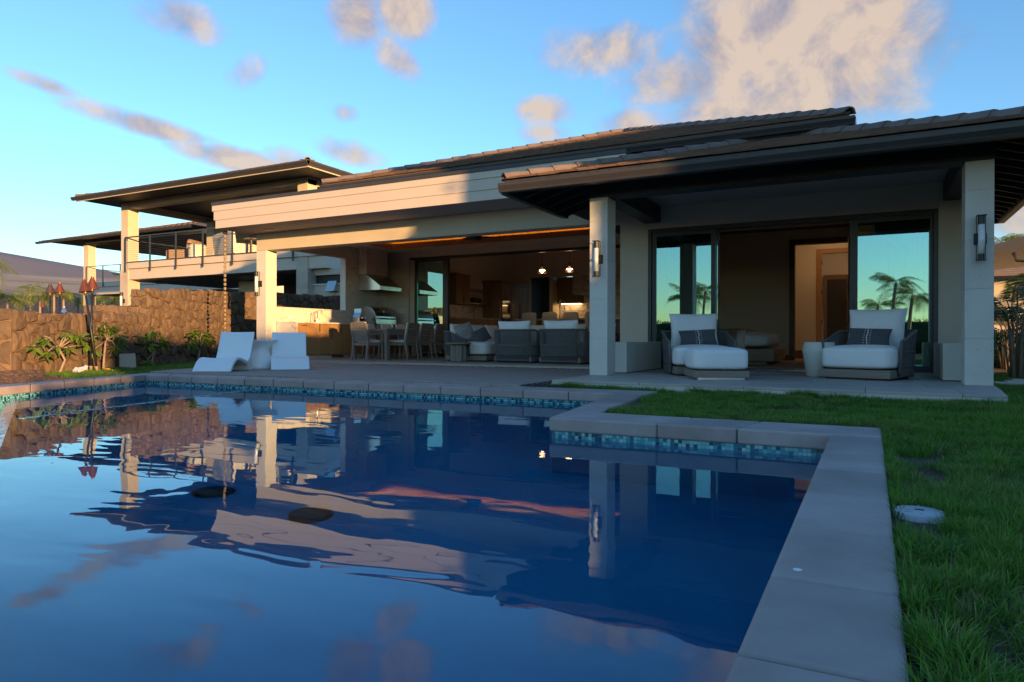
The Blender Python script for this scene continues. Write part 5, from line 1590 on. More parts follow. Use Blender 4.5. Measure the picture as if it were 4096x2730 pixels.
ax = Vector((0.44, -0.897, 0))     # along the wall, towards the camera side
def at_wall(u, o, z): return tuple(-ax * u + Vector((0.9, 0.44, 0)) * o + Vector((0, 0, z)))
grp = 'plumeria shrubs along the rock wall'
shrub('crooked-stemmed plumeria at the near end of the rock wall, with drooping leaves', (-12.45, 6.95, -0.1),
      [at_wall(u, o, z) for u, o, z in [(-0.62, 0.0, 0.50), (-0.45, 0.06, 0.62), (-0.30, -0.05, 0.66), (-0.40, 0.1, 0.40), (0.1, 0.08, 0.72), (0.28, 0.0, 0.70), (0.42, 0.05, 0.68), (0.58, 0.0, 0.60), (0.66, 0.05, 0.50), (0.05, 0.12, 0.46), (-0.2, 0.1, 0.48)]], 61,
      [(0, 0, -0.02), at_wall(0.08, 0.02, 0.16), at_wall(0.10, 0.04, 0.24), at_wall(0.0, 0.0, 0.44)], grp, 8)
shrub('slender plumeria with a white flower, just right of the torches', (-13.0, 8.07, -0.1),
      [at_wall(u, o, z) for u, o, z in [(-0.5, 0.05, 0.62), (-0.33, 0.0, 0.72), (-0.15, 0.05, 0.80), (0.02, 0.0, 0.90), (0.18, 0.05, 0.84), (0.34, 0.0, 0.78), (0.50, 0.05, 0.68), (0.6, 0.0, 0.6), (0.22, 0.1, 0.46), (-0.42, 0.1, 0.42), (0.1, 0.05, 0.8), (0.4, 0.1, 0.66)]], 62,
      [(0, 0, -0.02), at_wall(0.02, 0.0, 0.22), at_wall(0.05, 0.0, 0.42), at_wall(0.08, 0.0, 0.60)], grp, 9)
shrub('full leafy plumeria right of the leaning stone slab', (-13.75, 9.6, -0.1),
      [at_wall(u, o, z) for u, o, z in [(-0.35, 0.0, 0.66), (-0.2, 0.08, 0.72), (-0.02, 0.0, 0.78), (0.15, 0.05, 0.76), (0.3, 0.05, 0.66), (0.42, 0.1, 0.56), (-0.1, 0.12, 0.56), (0.12, 0.14, 0.52), (-0.3, 0.12, 0.48), (-0.36, 0.1, 0.16), (-0.22, 0.12, 0.10), (0.5, 0.0, 0.6)]], 63,
      [(0, 0, -0.02), at_wall(0.02, 0.0, 0.16), at_wall(0.08, 0.0, 0.32), at_wall(0.16, 0.0, 0.42)], grp, 10)
shrub('shaded leafy plumeria next to the left white lounge chair', (-14.6, 11.4, -0.1),
      [at_wall(u, o, z) for u, o, z in [(-0.65, 0.1, 0.52), (-0.45, 0.1, 0.60), (-0.3, 0.05, 0.74), (-0.1, 0.0, 0.84), (0.12, 0.05, 0.78), (0.3, 0.05, 0.72), (0.5, 0.05, 0.68), (0.6, 0.1, 0.6), (0.0, 0.15, 0.62), (-0.5, 0.2, 0.46), (0.35, 0.15, 0.55)]], 64,
      [(0, 0, -0.02), at_wall(0.05, 0.0, 0.14), at_wall(0.10, 0.0, 0.26), at_wall(0.10, 0.0, 0.34)], grp, 10, 1.08)
FL = MB()
for k in range(5):
    a = k * 1.2566
    FL.add([(0, 0, 0), (0.03 * math.cos(a - 0.5), 0.03 * math.sin(a - 0.5), 0.012), (0.045 * math.cos(a), 0.045 * math.sin(a), 0.018), (0.03 * math.cos(a + 0.5), 0.03 * math.sin(a + 0.5), 0.012)], [(0, 1, 2, 3)])
fl = FL.build('flower', M['white_plastic'], bpy.data.objects['plumeria_shrub.001'])
fl.location = at_wall(-0.05, 0.08, 0.98)

# ------------------------------------------------------------------ palms
def frond_mesh(seed, n=20, droop=0.55, tint=((0.085, 0.150, 0.020), (0.22, 0.235, 0.035)), lw=0.022, ll=0.30, stiff=0.6):
    rg = np.random.default_rng(seed)
    V = []; F = []; T = []
    def q(ps, c):
        o = len(V); V.extend(ps); F.append((o, o + 1, o + 2, o + 3)); T.extend([c] * 4)
    def pt(t): return np.array([t * (1 - 0.25 * droop * t), 0, 0.35 * t - droop * 1.05 * t * t])
    a, b = np.array(tint[0]), np.array(tint[1])
    for i in range(8):
        p, r_ = pt(i / 8), pt((i + 1) / 8); w = 0.011 * (1 - i / 9)
        q([p + [0, -w, 0], p + [0, w, 0], r_ + [0, w * 0.8, 0], r_ + [0, -w * 0.8, 0]], b * 0.9)
    for i in range(n):
        t = 0.14 + 0.86 * i / (n - 1)
        p = pt(t); f = pt(min(1, t + 0.02)) - pt(t - 0.02); f /= np.linalg.norm(f)
        L = ll * (math.sin(math.pi * (0.18 + 0.78 * t)) ** 0.7 + 0.1)
        for s in (-1, 1):
            d = f * stiff + np.array([0, s, 0]) * (1 - 0.25 * t) + np.array([0, 0, -0.35 - 0.3 * rg.uniform()]); d /= np.linalg.norm(d)
            m_ = p + d * L * 0.55; e = p + d * L + np.array([0, 0, -L * 0.28])
            wv = f * lw
            c = a * (1 - rg.uniform()) + b * rg.uniform(0.2, 1)
            q([p - wv * 0.35, p + wv * 0.35, m_ + wv * 0.5, m_ - wv * 0.5], c); q([m_ - wv * 0.5, m_ + wv * 0.5, e + wv * 0.08, e - wv * 0.08], c)
    return np_mesh('frond', np.array(V), np.array(F), M['palm_leaf'], np.array(T))


FR_SUN = [frond_mesh(71, 18, 0.45), frond_mesh(72, 18, 0.75), frond_mesh(73, 18, 1.0)]
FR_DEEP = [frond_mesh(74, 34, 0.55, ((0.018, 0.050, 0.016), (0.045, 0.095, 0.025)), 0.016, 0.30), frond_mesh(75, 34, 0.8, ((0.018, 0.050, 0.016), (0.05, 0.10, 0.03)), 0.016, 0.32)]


def palm(label, base, h, r_, seed, group, fr=FR_SUN, nf=15, lean=(0, 0), tr_=0.11, name='palm_tree'):
    rg = np.random.default_rng(seed)
    t = thing(name, label, 'palm tree', base, group=group)
    tp = Vector((lean[0], lean[1], h))
    MB().tube([(0, 0, -0.5), (lean[0] * 0.25, lean[1] * 0.25, h * 0.4), (lean[0] * 0.6, lean[1] * 0.6, h * 0.75), tp], [tr_ * 1.3, tr_, tr_ * 0.9, tr_ * 0.8], 8).build('trunk', M['palm_trunk'], t, smooth=True)
    for k in range(nf):
        a = k * 2.39996 + rg.uniform(-0.3, 0.3); e = math.radians(rg.uniform(-8, 62)) * (1 - 0.2 * (k / nf))
        m4 = Matrix.Translation(tp) @ Matrix.Rotation(a, 4, 'Z') @ Matrix.Rotation(-e + 0.15, 4, 'Y') @ Matrix.Scale(r_ * rg.uniform(0.8, 1.1), 4)
        inst(fr[rg.integers(0, len(fr))], 'frond', t, m4)
    return t


def px_dir(x, y):
    """only a note of bearings: azimuth in degrees from the camera post"""
    return x, y


pg = 'palms on the plain beyond the wall'
def far_palm(az, dist, zc, r_, seed, label, zb=None, nf=14):
    x, y = math.sin(R(az)) * dist, math.cos(R(az)) * dist
    zb = (0.4 if dist < 50 else 1.6) if zb is None else zb
    palm(label, (x, y, zb), zc - zb, r_, seed, pg, nf=nf)


far_palm(-63.7, 78, 4.3, 2.2, 81, 'largest roadside palm at the far left, its pale trunk showing left of the wall', 2.0, 18)
far_palm(-64.9, 60, 5.4, 2.1, 82, 'tall palm cut by the left picture edge, above the largest palm', 1.5)
far_palm(-62.45, 90, 5.9, 1.4, 83, 'small palm just right of the largest roadside palm')
far_palm(-61.9, 84, 4.6, 1.9, 84, 'bushy palm behind the distant red torch')
far_palm(-61.1, 80, 5.0, 1.9, 85, 'bushy palm behind the shiny pale torch hat')
far_palm(-60.55, 82, 4.9, 1.8, 86, 'bushy palm just left of the black torch poles')
far_palm(-59.7, 86, 4.6, 1.7, 87, 'palm just right of the black torch poles')
far_palm(-59.2, 92, 4.4, 1.5, 88, 'thin-trunked palm midway between the torches')
far_palm(-58.75, 88, 4.7, 1.7, 89, 'palm low beside the leaning torch pole')
far_palm(-57.6, 80, 4.6, 1.9, 90, 'palm between the upright torch and the golden column')
far_palm(-57.0, 76, 4.3, 1.8, 91, 'low palm left of the tall palm beside the golden column')
far_palm(-56.3, 74, 5.6, 1.9, 92, 'tall palm just left of the neighbour stone pier')
far_palm(-54.9, 72, 4.6, 1.8, 93, 'palm seen right of the neighbour stone pier')
far_palm(-54.3, 78, 4.5, 1.7, 94, 'palm nearest the tall rock wall end')
# low scrub along the foot of those palms
def scrub(name, label, spots, seed, size, cols, cat='shrub', n=260, group=None):
    rg = np.random.default_rng(seed)
    for (x, y, z, s, lb) in spots:
        d = rg.normal(0, 1, (n, 3)); d /= np.linalg.norm(d, axis=1)[:, None]; d[:, 2] = np.abs(d[:, 2])
        p = d * rg.uniform(0.45, 1.0, (n, 1)) * np.array([s, s, s * 0.62])
        u = rg.normal(0, 1, (n, 3)); u /= np.linalg.norm(u, axis=1)[:, None]; v = np.cross(u, d); v /= np.linalg.norm(v, axis=1)[:, None] + 1e-6
        L = size * s * rg.uniform(0.6, 1.3, (n, 1))
        V = np.stack([p - u * L * 0.3, p + v * L, p + u * L * 0.3, p - v * L], 1).reshape(-1, 3)
        F = np.arange(n * 4).reshape(-1, 4)
        k = rg.uniform(0, 1, (n, 1)); col = np.array(cols[0]) * (1 - k) + np.array(cols[1]) * k
        t = thing(name, lb, cat, (x, y, z), group=group)
        link('foliage', np_mesh('foliage', V, F, M['palm_leaf'], np.repeat(col, 4, 0)), t)
        MB().tube([(0, 0, -0.3), (0, 0, s * 0.4)], 0.04, 6).build('stem', M['bark'], t)


sc_ = []
for i, (az, dd, s, lb) in enumerate([(-64.6, 82, 2.0, 'yellow-green scrub at the foot of the largest far palm'), (-62.9, 86, 1.7, 'round scrub beside the smallest far palm'), (-61.5, 88, 1.9, 'scrub mound under the bushy far palms'),
                                     (-60.2, 88, 1.8, 'scrub mound behind the black torch poles'), (-58.9, 90, 1.6, 'scrub under the thin-trunked far palm'), (-57.2, 84, 1.8, 'scrub between the torch and the stone pier'), (-54.6, 80, 1.8, 'scrub right of the stone pier')]):
    sc_.append((math.sin(R(az)) * dd, math.cos(R(az)) * dd, 1.9, s, lb))
scrub('scrub_bush', '', sc_, 95, 0.22, ((0.05, 0.075, 0.015), (0.14, 0.155, 0.03)), group='scrub below the far palms')
# deep green palms right of the porch
rg_ = np.random.default_rng(5)
def areca(label, base, hts, seed, n=11):
    rg = np.random.default_rng(seed)
    t = thing('areca_palm', label, 'palm', base, group='clumping palms beside the porch')
    for k in range(n):
        a = k * 2.4 + rg.uniform(-0.4, 0.4); h = rg.uniform(*hts); rr = rg.uniform(0.05, 0.25)
        b = Vector((math.cos(a) * rr, math.sin(a) * rr, h))
        MB().tube([(b.x * 0.5, b.y * 0.5, -0.1), (b.x * 0.8, b.y * 0.8, h * 0.6), b], [0.022, 0.016, 0.012], 6).build('cane', M['palm_trunk'], t, smooth=True)
        e = math.radians(rg.uniform(15, 62))
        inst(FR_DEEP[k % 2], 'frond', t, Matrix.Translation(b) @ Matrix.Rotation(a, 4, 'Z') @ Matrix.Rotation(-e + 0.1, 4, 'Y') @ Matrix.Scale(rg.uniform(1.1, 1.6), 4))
    return t


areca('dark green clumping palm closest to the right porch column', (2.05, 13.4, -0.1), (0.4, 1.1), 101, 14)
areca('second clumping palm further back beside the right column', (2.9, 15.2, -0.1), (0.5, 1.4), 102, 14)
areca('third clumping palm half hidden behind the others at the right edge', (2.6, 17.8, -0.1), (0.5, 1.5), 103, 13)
palm('sunlit coconut palm top rising behind the side house roof', (5.3, 40.0, 0), 5.15, 1.3, 104, 'far coconut palms', nf=13, lean=(0.2, 0))
palm('second sunlit palm top behind the side house roof', (7.0, 41.0, 0), 4.5, 1.3, 105, 'far coconut palms', nf=13)
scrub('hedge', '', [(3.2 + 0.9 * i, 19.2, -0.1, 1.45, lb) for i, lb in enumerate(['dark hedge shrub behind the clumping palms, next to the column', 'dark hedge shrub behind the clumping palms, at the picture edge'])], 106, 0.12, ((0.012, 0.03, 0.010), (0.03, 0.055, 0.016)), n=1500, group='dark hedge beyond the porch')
for i, (x, y) in enumerate([(1.75, 11.3), (1.95, 11.75), (2.1, 12.25)]):
    o = MB().box(-0.28, -0.16, -0.02, 0.28, 0.16, 0.03).build('stepping_stone', M['limestone'], bevel=0.01)
    o.location = (x, y, -0.08)
    tag(o, ['flat stepping stone nearest the right porch corner', 'flat middle stepping stone beside the porch', 'flat stepping stone furthest along the side path'][i], 'stepping stone', 'stepping stones of the side path')
# across the garden behind the viewer: palms and shrubs that the glass and the low sun see
for i, (x, y, h, lb) in enumerate([(1.2, -30, 4.4, 'coconut palm across the garden, mirrored in the right glass door'), (2.3, -32, 3.6, 'shorter coconut palm beside the mirrored one'), (0.2, -38, 3.2, 'low palm left of the mirrored pair'),
                                   (-11.7, -30, 4.2, 'coconut palm across the garden, mirrored in the left glass door'), (-13.3, -31, 3.8, 'palm beside the one mirrored in the left glass door'), (-9.6, -36, 3.5, 'low palm across the garden')]):
    palm(lb, (x, y, -0.6), h + 0.6, 2.0, 110 + i, 'palms across the garden', nf=15, lean=(0.3, 0.1), tr_=0.12)
gl_ = ((0.022, 0.045, 0.013), (0.055, 0.085, 0.022))

def hedge_mass(name, boxes, seed, leaf, n_per, cols):
    """one dense clipped or loose mass of leaves: solid inside, leaves standing out of it"""
    rg = np.random.default_rng(seed); V = []; F = []; T = []
    for (x0, y0, z0, x1, y1, z1) in boxes:
        o = len(V); c = cols[0]
        i_ = 0.12
        V += [(x0 + i_, y0 + i_, z0), (x1 - i_, y0 + i_, z0), (x1 - i_, y1 - i_, z0), (x0 + i_, y1 - i_, z0), (x0 + i_, y0 + i_, z1 - i_), (x1 - i_, y0 + i_, z1 - i_), (x1 - i_, y1 - i_, z1 - i_), (x0 + i_, y1 - i_, z1 - i_)]
        F += [(o, o + 3, o + 2, o + 1), (o + 4, o + 5, o + 6, o + 7), (o, o + 1, o + 5, o + 4), (o + 1, o + 2, o + 6, o + 5), (o + 2, o + 3, o + 7, o + 6), (o + 3, o, o + 4, o + 7)]; T += [c] * 8
        A = 2 * (z1 - z0) * ((x1 - x0) + (y1 - y0)) + (x1 - x0) * (y1 - y0); n = int(A * n_per)
        for k in range(n):
            f = rg.integers(0, 5); p = np.array([rg.uniform(x0, x1), rg.uniform(y0, y1), rg.uniform(z0, z1)])
            if f == 0: p[0] = x0
            elif f == 1: p[0] = x1
            elif f == 2: p[1] = y0
            elif f == 3: p[1] = y1
            else: p[2] = z1
            p += rg.normal(0, 0.10, 3); d = rg.normal(0, 1, 3); d /= np.linalg.norm(d); u = np.cross(d, rg.normal(0, 1, 3)); u /= np.linalg.norm(u)
            L = leaf * rg.uniform(0.6, 1.3); o = len(V)
            V += [tuple(p - u * L * 0.3), tuple(p + d * L), tuple(p + u * L * 0.3), tuple(p - d * L)]; F.append((o, o + 1, o + 2, o + 3))
            q = rg.uniform(); T += [tuple(np.array(cols[0]) * (1 - q) + np.array(cols[1]) * q)] * 4
    return struct(link(name, np_mesh(name, np.array(V), np.array(F), M['palm_leaf'], np.array(T))), 'stuff')


hb = []
for i in range(14):
    x = -28 + 3.6 * i; h = 1.7 + 0.9 * vnoise(np.array([i * 0.83]), np.array([0.5]), 4)[0]
    hb.append((x, -43 + math.sin(i * 1.9), -0.6, x + 3.5, -41 + math.sin(i * 1.9), h))
hedge_mass('hedge', hb, 121, 0.16, 16, gl_)
# unseen hedge added to block the low sun, stepped in height: low by the pool, taller towards the house
hedge_mass('hedge', [(8.0, -4.45, -0.5, 9.2, -3.10, 1.60), (8.0, -3.09, -0.5, 9.2, 3.05, 2.58), (8.0, 3.06, -0.5, 9.6, 7.4, 6.2), (8.1, 7.41, -0.5, 9.4, 12.0, 6.4)], 122, 0.07, 55, gl_)

# ------------------------------------------------------------------ furniture
def U_path(w, d, rc, n_c=7, arm=1.0):
    """plan of a wrap-around shell that faces -Y: front left, round the back, front right"""
    yb, yf = d / 2, d / 2 - d * arm
    pts = []
    ns = 10
    for i in range(ns): pts.append((-w / 2, yf + (yb - rc - yf) * i / ns))
    for i in range(n_c + 1):
        a = math.pi - (math.pi / 2) * i / n_c
        pts.append((-w / 2 + rc + rc * math.cos(a), yb - rc + rc * math.sin(a)))
    nb = max(6, int((w - 2 * rc) / 0.08))
    for i in range(1, nb): pts.append((-w / 2 + rc + (w - 2 * rc) * i / nb, yb))
    for i in range(n_c + 1):
        a = math.pi / 2 - (math.pi / 2) * i / n_c
        pts.append((w / 2 - rc + rc * math.cos(a), yb - rc + rc * math.sin(a)))
    for i in range(1, ns + 1): pts.append((w / 2, yb - rc - (yb - rc - yf) * i / ns))
    return pts


def resample(pts, step):
    P = [Vector((x, y, 0)) for x, y in pts]; L = [0.0]
    for a, b in zip(P[:-1], P[1:]): L.append(L[-1] + (b - a).length)
    n = int(L[-1] / step); out = []
    j = 0
    for i in range(n + 1):
        s = L[-1] * i / n
        while j < len(L) - 2 and L[j + 1] < s: j += 1
        t = (s - L[j]) / max(1e-9, L[j + 1] - L[j]); out.append((P[j].lerp(P[j + 1], t), (P[j + 1] - P[j]).normalized()))
    return out, L[-1]


def rope_seat(label, cat, name, loc, rz, w=0.95, d=0.95, hb=0.68, ha=0.50, arm=0.86, seat_h=0.42, back_h=0.90, seat_d=None, base_h=0.13, backs=1, group=None, rc=0.24, fab=None, cush_w=None, pitch=0.0145, back_y=0.26):
    t = thing(name, label, cat, loc, rz, group)
    fab = fab or M['fabric']
    pts, LL = resample(U_path(w, d, rc, arm=arm), pitch)
    yf = d / 2 - d * arm
    def top_z(p):
        k = min(1, max(0, (p.y - yf) / (d / 2 - 0.14 - yf)))
        k = k * k * (3 - 2 * k)
        return ha + (hb - ha) * k
    zb_ = 0.045
    mb = MB()
    for i, (p, dr) in enumerate(pts):
        zt = top_z(p); c = Vector((p.x, p.y, 0)); nrm = Vector((dr.y, -dr.x, 0)) * -1
        for k, (za, zc) in enumerate(((zb_, zt),)):
            f0 = 0.945
            lo_, hi_ = Vector((p.x * f0, p.y * f0, za)), Vector((p.x, p.y, zc))
            hw = dr * (pitch * 0.37)
            q = nrm * 0.006
            mb.add([lo_ - hw, lo_ + q, lo_ + hw, hi_ - hw, hi_ + q, hi_ + hw, lo_ - q * 0.6, hi_ - q * 0.6], [(0, 1, 4, 3), (1, 2, 5, 4), (2, 6, 7, 5), (6, 0, 3, 7)])
    mb.build('rope_weave', M['rope'], t, kind='stuff')
    rim = [Vector((p.x, p.y, top_z(p))) for p, _ in pts[::3]]
    f = 0.945
    rim = [Vector((pts[0][0].x * f, pts[0][0].y * f, zb_ + 0.02))] + rim + [Vector((pts[-1][0].x * f, pts[-1][0].y * f, zb_ + 0.02))]
    MB().tube(rim, 0.019, 8).build('top_rim', M['rope_frame'], t, smooth=True)
    for zz in (0.17, 0.36):
        g = f + (1 - f) * (zz / hb)
        MB().tube([Vector((p.x * g * 1.012, p.y * g * 1.012, zz)) for p, _ in pts[::4]], 0.009, 6).build('band', M['rope_frame'], t, smooth=True)
    MB().tube([Vector((p.x * f, p.y * f, zb_ + 0.01)) for p, _ in pts[::4]], 0.016, 6).build('bottom_rim', M['rope_frame'], t, smooth=True)
    for fr_ in (0.33, 0.67):
        p = pts[int(len(pts) * fr_)][0]
        MB().tube([Vector((p.x * f, p.y * f, zb_)), Vector((p.x * 1.005, p.y * 1.005, top_z(p)))], 0.010, 6).build('upright', M['rope_frame'], t, smooth=True)
    sd = seat_d or d
    cw = cush_w or (w - 0.10)
    y0 = d / 2 - 0.07 - sd
    MB().box(-cw / 2, y0 + 0.01, 0.025, cw / 2, d / 2 - 0.12, base_h).build('base', M['teak_x'], t, bevel=0.006)
    MB().box(-cw / 2 + 0.06, y0 + 0.08, 0.0, cw / 2 - 0.06, d / 2 - 0.16, 0.0245).build('plinth', M['black'], t)
    bm = rounded_box(cw, sd - 0.05, seat_h - base_h, 0.055, bulge=0.022, puff=0.008)
    bm_obj(bm, 'seat_cushion', fab, t, m=Matrix.Translation((0, y0 + sd / 2 - 0.02, base_h + 0.004)))
    bw = (cw - 0.06) / backs
    for i in range(backs):
        me = pillow_mesh(bw * 0.99, back_h - seat_h + 0.06, 0.24, 0.07, seed=i + int(abs(loc[0]) * 7))
        me.materials.append(fab)
        o = link('back_cushion', me, t, True, sub=1)
        o.location = (-cw / 2 + 0.03 + bw * (i + 0.5), back_y, seat_h + (back_h - seat_h) / 2 - 0.01)
        o.rotation_euler = (R(-12), 0, R(random.uniform(-2, 2)))
    return t


LCR, LCL = R(25), R(-19)
grpc = 'rope lounge chairs with white cushions'
rope_seat('white-cushioned rope lounge chair behind the ottoman on the porch', 'lounge chair', 'lounge_chair', (-2.30, 10.42, 0.0), LCR, 0.96, 0.95, 0.64, 0.50, 0.84, 0.42, 0.92, 0.98, group=grpc)
rope_seat('white-cushioned rope lounge chair beside the right drum table on the porch', 'lounge chair', 'lounge_chair', (-0.02, 10.50, 0.0), LCL, 0.98, 0.95, 0.64, 0.50, 0.84, 0.43, 0.95, 0.98, group=grpc)
OT = thing('ottoman', 'square white ottoman on a weathered wood base in front of the left porch chair', 'ottoman', (-1.83, 9.36, 0.0), R(25))
MB().box(-0.345, -0.345, 0.03, 0.345, 0.345, 0.118).build('base', M['teak_x'], OT, bevel=0.006)
MB().box(-0.30, -0.30, 0.0, 0.30, 0.30, 0.0295).build('feet', M['steel'], OT)
bm_obj(rounded_box(0.70, 0.70, 0.285, 0.055, bulge=0.02, puff=0.008), 'cushion', M['fabric'], OT, m=Matrix.Translation((0, 0, 0.122)))


def throw_pillow(label, loc, rz, tilt, w, h, t_, mt, seed, roll=0.0, marks=False, group=None):
    T_ = thing('throw_pillow', label, 'throw pillow', loc, rz, group)
    me = pillow_mesh(w, h, t_, 0.08, seed); me.materials.append(mt)
    o = link('cover', me, T_, True, sub=1); o.rotation_euler = (tilt, roll, 0)
    if marks:
        mb = MB(); yo = lambda u, v: -(t_ / 2 * (max(0, 1 - abs(u) ** 2.6) ** 0.55) * (max(0, 1 - abs(v) ** 2.6) ** 0.55)) - 0.004
        def patch(x0, z0, x1, z1, x2, z2):
            mb.add([(x, yo(2 * x / w, 2 * z / h), z) for x, z in ((x0, z0), (x1, z1), (x2, z2))], [(0, 1, 2)])
        nz = 14
        for k in range(nz):
            za, zc = h * (-0.45 + 0.9 * k / nz), h * (-0.45 + 0.9 * (k + 1) / nz)
            xa, xc = 0.006 * math.sin(k * 0.9), 0.006 * math.sin((k + 1) * 0.9)
            patch(xa - 0.005, za, xa + 0.005, za, xc + 0.005, zc); patch(xa - 0.005, za, xc + 0.005, zc, xc - 0.005, zc)
        for sx in (-1, 1):
            for k in range(7):
                z = h * (-0.40 + 0.125 * k); x = sx * 0.038
                patch(x - 0.012, z, x - 0.006, z, x + 0.001, z + 0.018); patch(x + 0.012, z, x - 0.001, z + 0.018, x + 0.006, z)
        e = mb.build('embroidery', M['fabric_warm'], T_); e.rotation_euler = (tilt, roll, 0)
    return T_


def local_pt(base, rz, p):
    v = Matrix.Rotation(rz, 3, 'Z') @ Vector(p); return (base[0] + v.x, base[1] + v.y, base[2] + v.z)


throw_pillow('slate lumbar pillow with pale embroidery on the chair behind the ottoman', local_pt((-2.30, 10.42, 0), LCR, (0.0, -0.02, 0.545)), LCR, R(-22), 0.60, 0.27, 0.14, M['dark_fabric'], 1, R(-3), True, 'slate lumbar pillows')
throw_pillow('slate lumbar pillow with pale embroidery on the right porch chair', local_pt((-0.02, 10.50, 0), LCL, (0.0, -0.02, 0.555)), LCL, R(-22), 0.60, 0.27, 0.14, M['dark_fabric'], 2, R(2), True, 'slate lumbar pillows')

DT = thing('drum_table', 'pale ceramic drum side table standing left of the right porch chair', 'side table', (-0.645, 10.55, 0.0))
MB().lathe([(0.150, 0.0), (0.165, 0.012), (0.216, 0.355), (0.217, 0.37), (0.198, 0.478), (0.190, 0.486), (0.172, 0.486), (0.165, 0.478), (0.165, 0.40)], 40).build('body', M['planter'], DT, smooth=True)
MB().lathe([(0.001, 0.468), (0.168, 0.468)], 40).build('tray_top', M['planter'], DT)
def planter(label, loc, w, d, h):
    P_ = thing('planter', label, 'planter', loc, group='pale ceramic planters on the porch')
    t_ = 0.022
    mb = MB()
    mb.box(-w / 2, -d / 2, 0.012, w / 2, -d / 2 + t_, h); mb.box(-w / 2, d / 2 - t_, 0.012, w / 2, d / 2, h)
    mb.box(-w / 2, -d / 2 + t_, 0.012, -w / 2 + t_, d / 2 - t_, h); mb.box(w / 2 - t_, -d / 2 + t_, 0.012, w / 2, d / 2 - t_, h)
    mb.box(-w / 2 + t_, -d / 2 + t_, 0.012, w / 2 - t_, d / 2 - t_, h * 0.82)
    mb.build('body', M['planter'], P_, bevel=0.008)
    MB().box(-w / 2 + 0.02, -d / 2 + 0.02, 0.0, w / 2 - 0.02, d / 2 - 0.02, 0.0118).build('foot', M['black'], P_)
planter('long pale planter box beside the left porch column', (-3.52, 11.05, 0), 0.46, 1.95, 0.475)
planter('pale planter box beside the right porch column', (1.03, 10.9, 0), 0.46, 1.5, 0.476)

# --- white resin loungers and table on the deck
def lounger(label, loc, rz):
    t = thing('pool_lounger', label, 'lounge chair', loc, rz, 'white resin pool loungers')
    topc = [(0.0, 0.02), (0.05, 0.085), (0.13, 0.165), (0.23, 0.225), (0.34, 0.240), (0.45, 0.222), (0.56, 0.185), (0.66, 0.165), (0.735, 0.178), (0.79, 0.235), (0.84, 0.34), (0.89, 0.47), (0.94, 0.60), (0.975, 0.688)]
    botc = [(0.998, 0.680), (0.965, 0.57), (0.925, 0.44), (0.890, 0.30), (0.872, 0.18), (0.872, 0.06), (0.880, 0.0), (0.80, 0.0), (0.775, 0.05), (0.72, 0.10), (0.62, 0.118), (0.52, 0.145), (0.42, 0.180), (0.33, 0.195), (0.24, 0.180), (0.16, 0.125), (0.09, 0.055), (0.05, 0.0), (0.0, 0.0)]
    prof = topc + botc; nt_ = len(topc); W = 0.665; nx = 8
    rows = []
    for j in range(nx + 1):
        u = -1 + 2 * j / nx; x = u * W / 2; sag = 0.020 * (1 - u * u)
        row = []
        for i, (y, z) in enumerate(prof):
            k = 1 if i < nt_ else 0.5
            dish = sag * k * (1 if z > 0.1 else z / 0.1)
            ny_, nz_ = (0.0, 1.0) if y < 0.72 else (-0.9, 0.35)
            row.append((x * (0.94 if y > 0.7 else 1.0), y - ny_ * dish, max(0, z - nz_ * dish)))
        rows.append(row)
    mb = MB(); n_ = len(prof); o = 0
    mb.v = [p for r_ in rows for p in r_]
    for j in range(nx):
        for i in range(n_):
            mb.f.append((j * n_ + i, j * n_ + (i + 1) % n_, (j + 1) * n_ + (i + 1) % n_, (j + 1) * n_ + i))
    mb.f.append(tuple(range(n_ - 1, -1, -1))); mb.f.append(tuple(nx * n_ + i for i in range(n_)))
    ob = mb.build('shell', M['white_plastic'], t, smooth=True, bevel=0.008, seg=2)
    fixnormals(ob.data)
    for sx in (-1, 1):
        MB().box(sx * 0.24 - 0.025, 0.80, -0.006, sx * 0.24 + 0.025, 0.87, 0.002).build('rubber_foot', M['black'], t)
    return t


lounger('white S-curved pool lounger turned to show its side, next to the shrubs', (-9.88, 7.98, Z_DECK + 0.006), R(24))
lounger('white S-curved pool lounger facing the pool squarely, next to the cabinets', (-9.30, 9.20, Z_DECK + 0.006), R(47))
WT = thing('hourglass_table', 'white hourglass-shaped resin table between the two pool loungers', 'side table', (-10.32, 9.42, Z_DECK))
MB().lathe([(0.285, 0.0), (0.290, 0.012), (0.283, 0.05), (0.262, 0.12), (0.225, 0.21), (0.190, 0.29), (0.178, 0.345), (0.188, 0.395), (0.225, 0.45), (0.285, 0.502), (0.322, 0.525), (0.326, 0.534), (0.320, 0.540), (0.001, 0.540)], 48).build('body', M['white_plastic'], WT, smooth=True)
MB().lathe([(0.001, 0.5405), (0.30, 0.5405), (0.305, 0.5435), (0.001, 0.5435)], 48).build('top_disc', M['white_plastic'], WT)

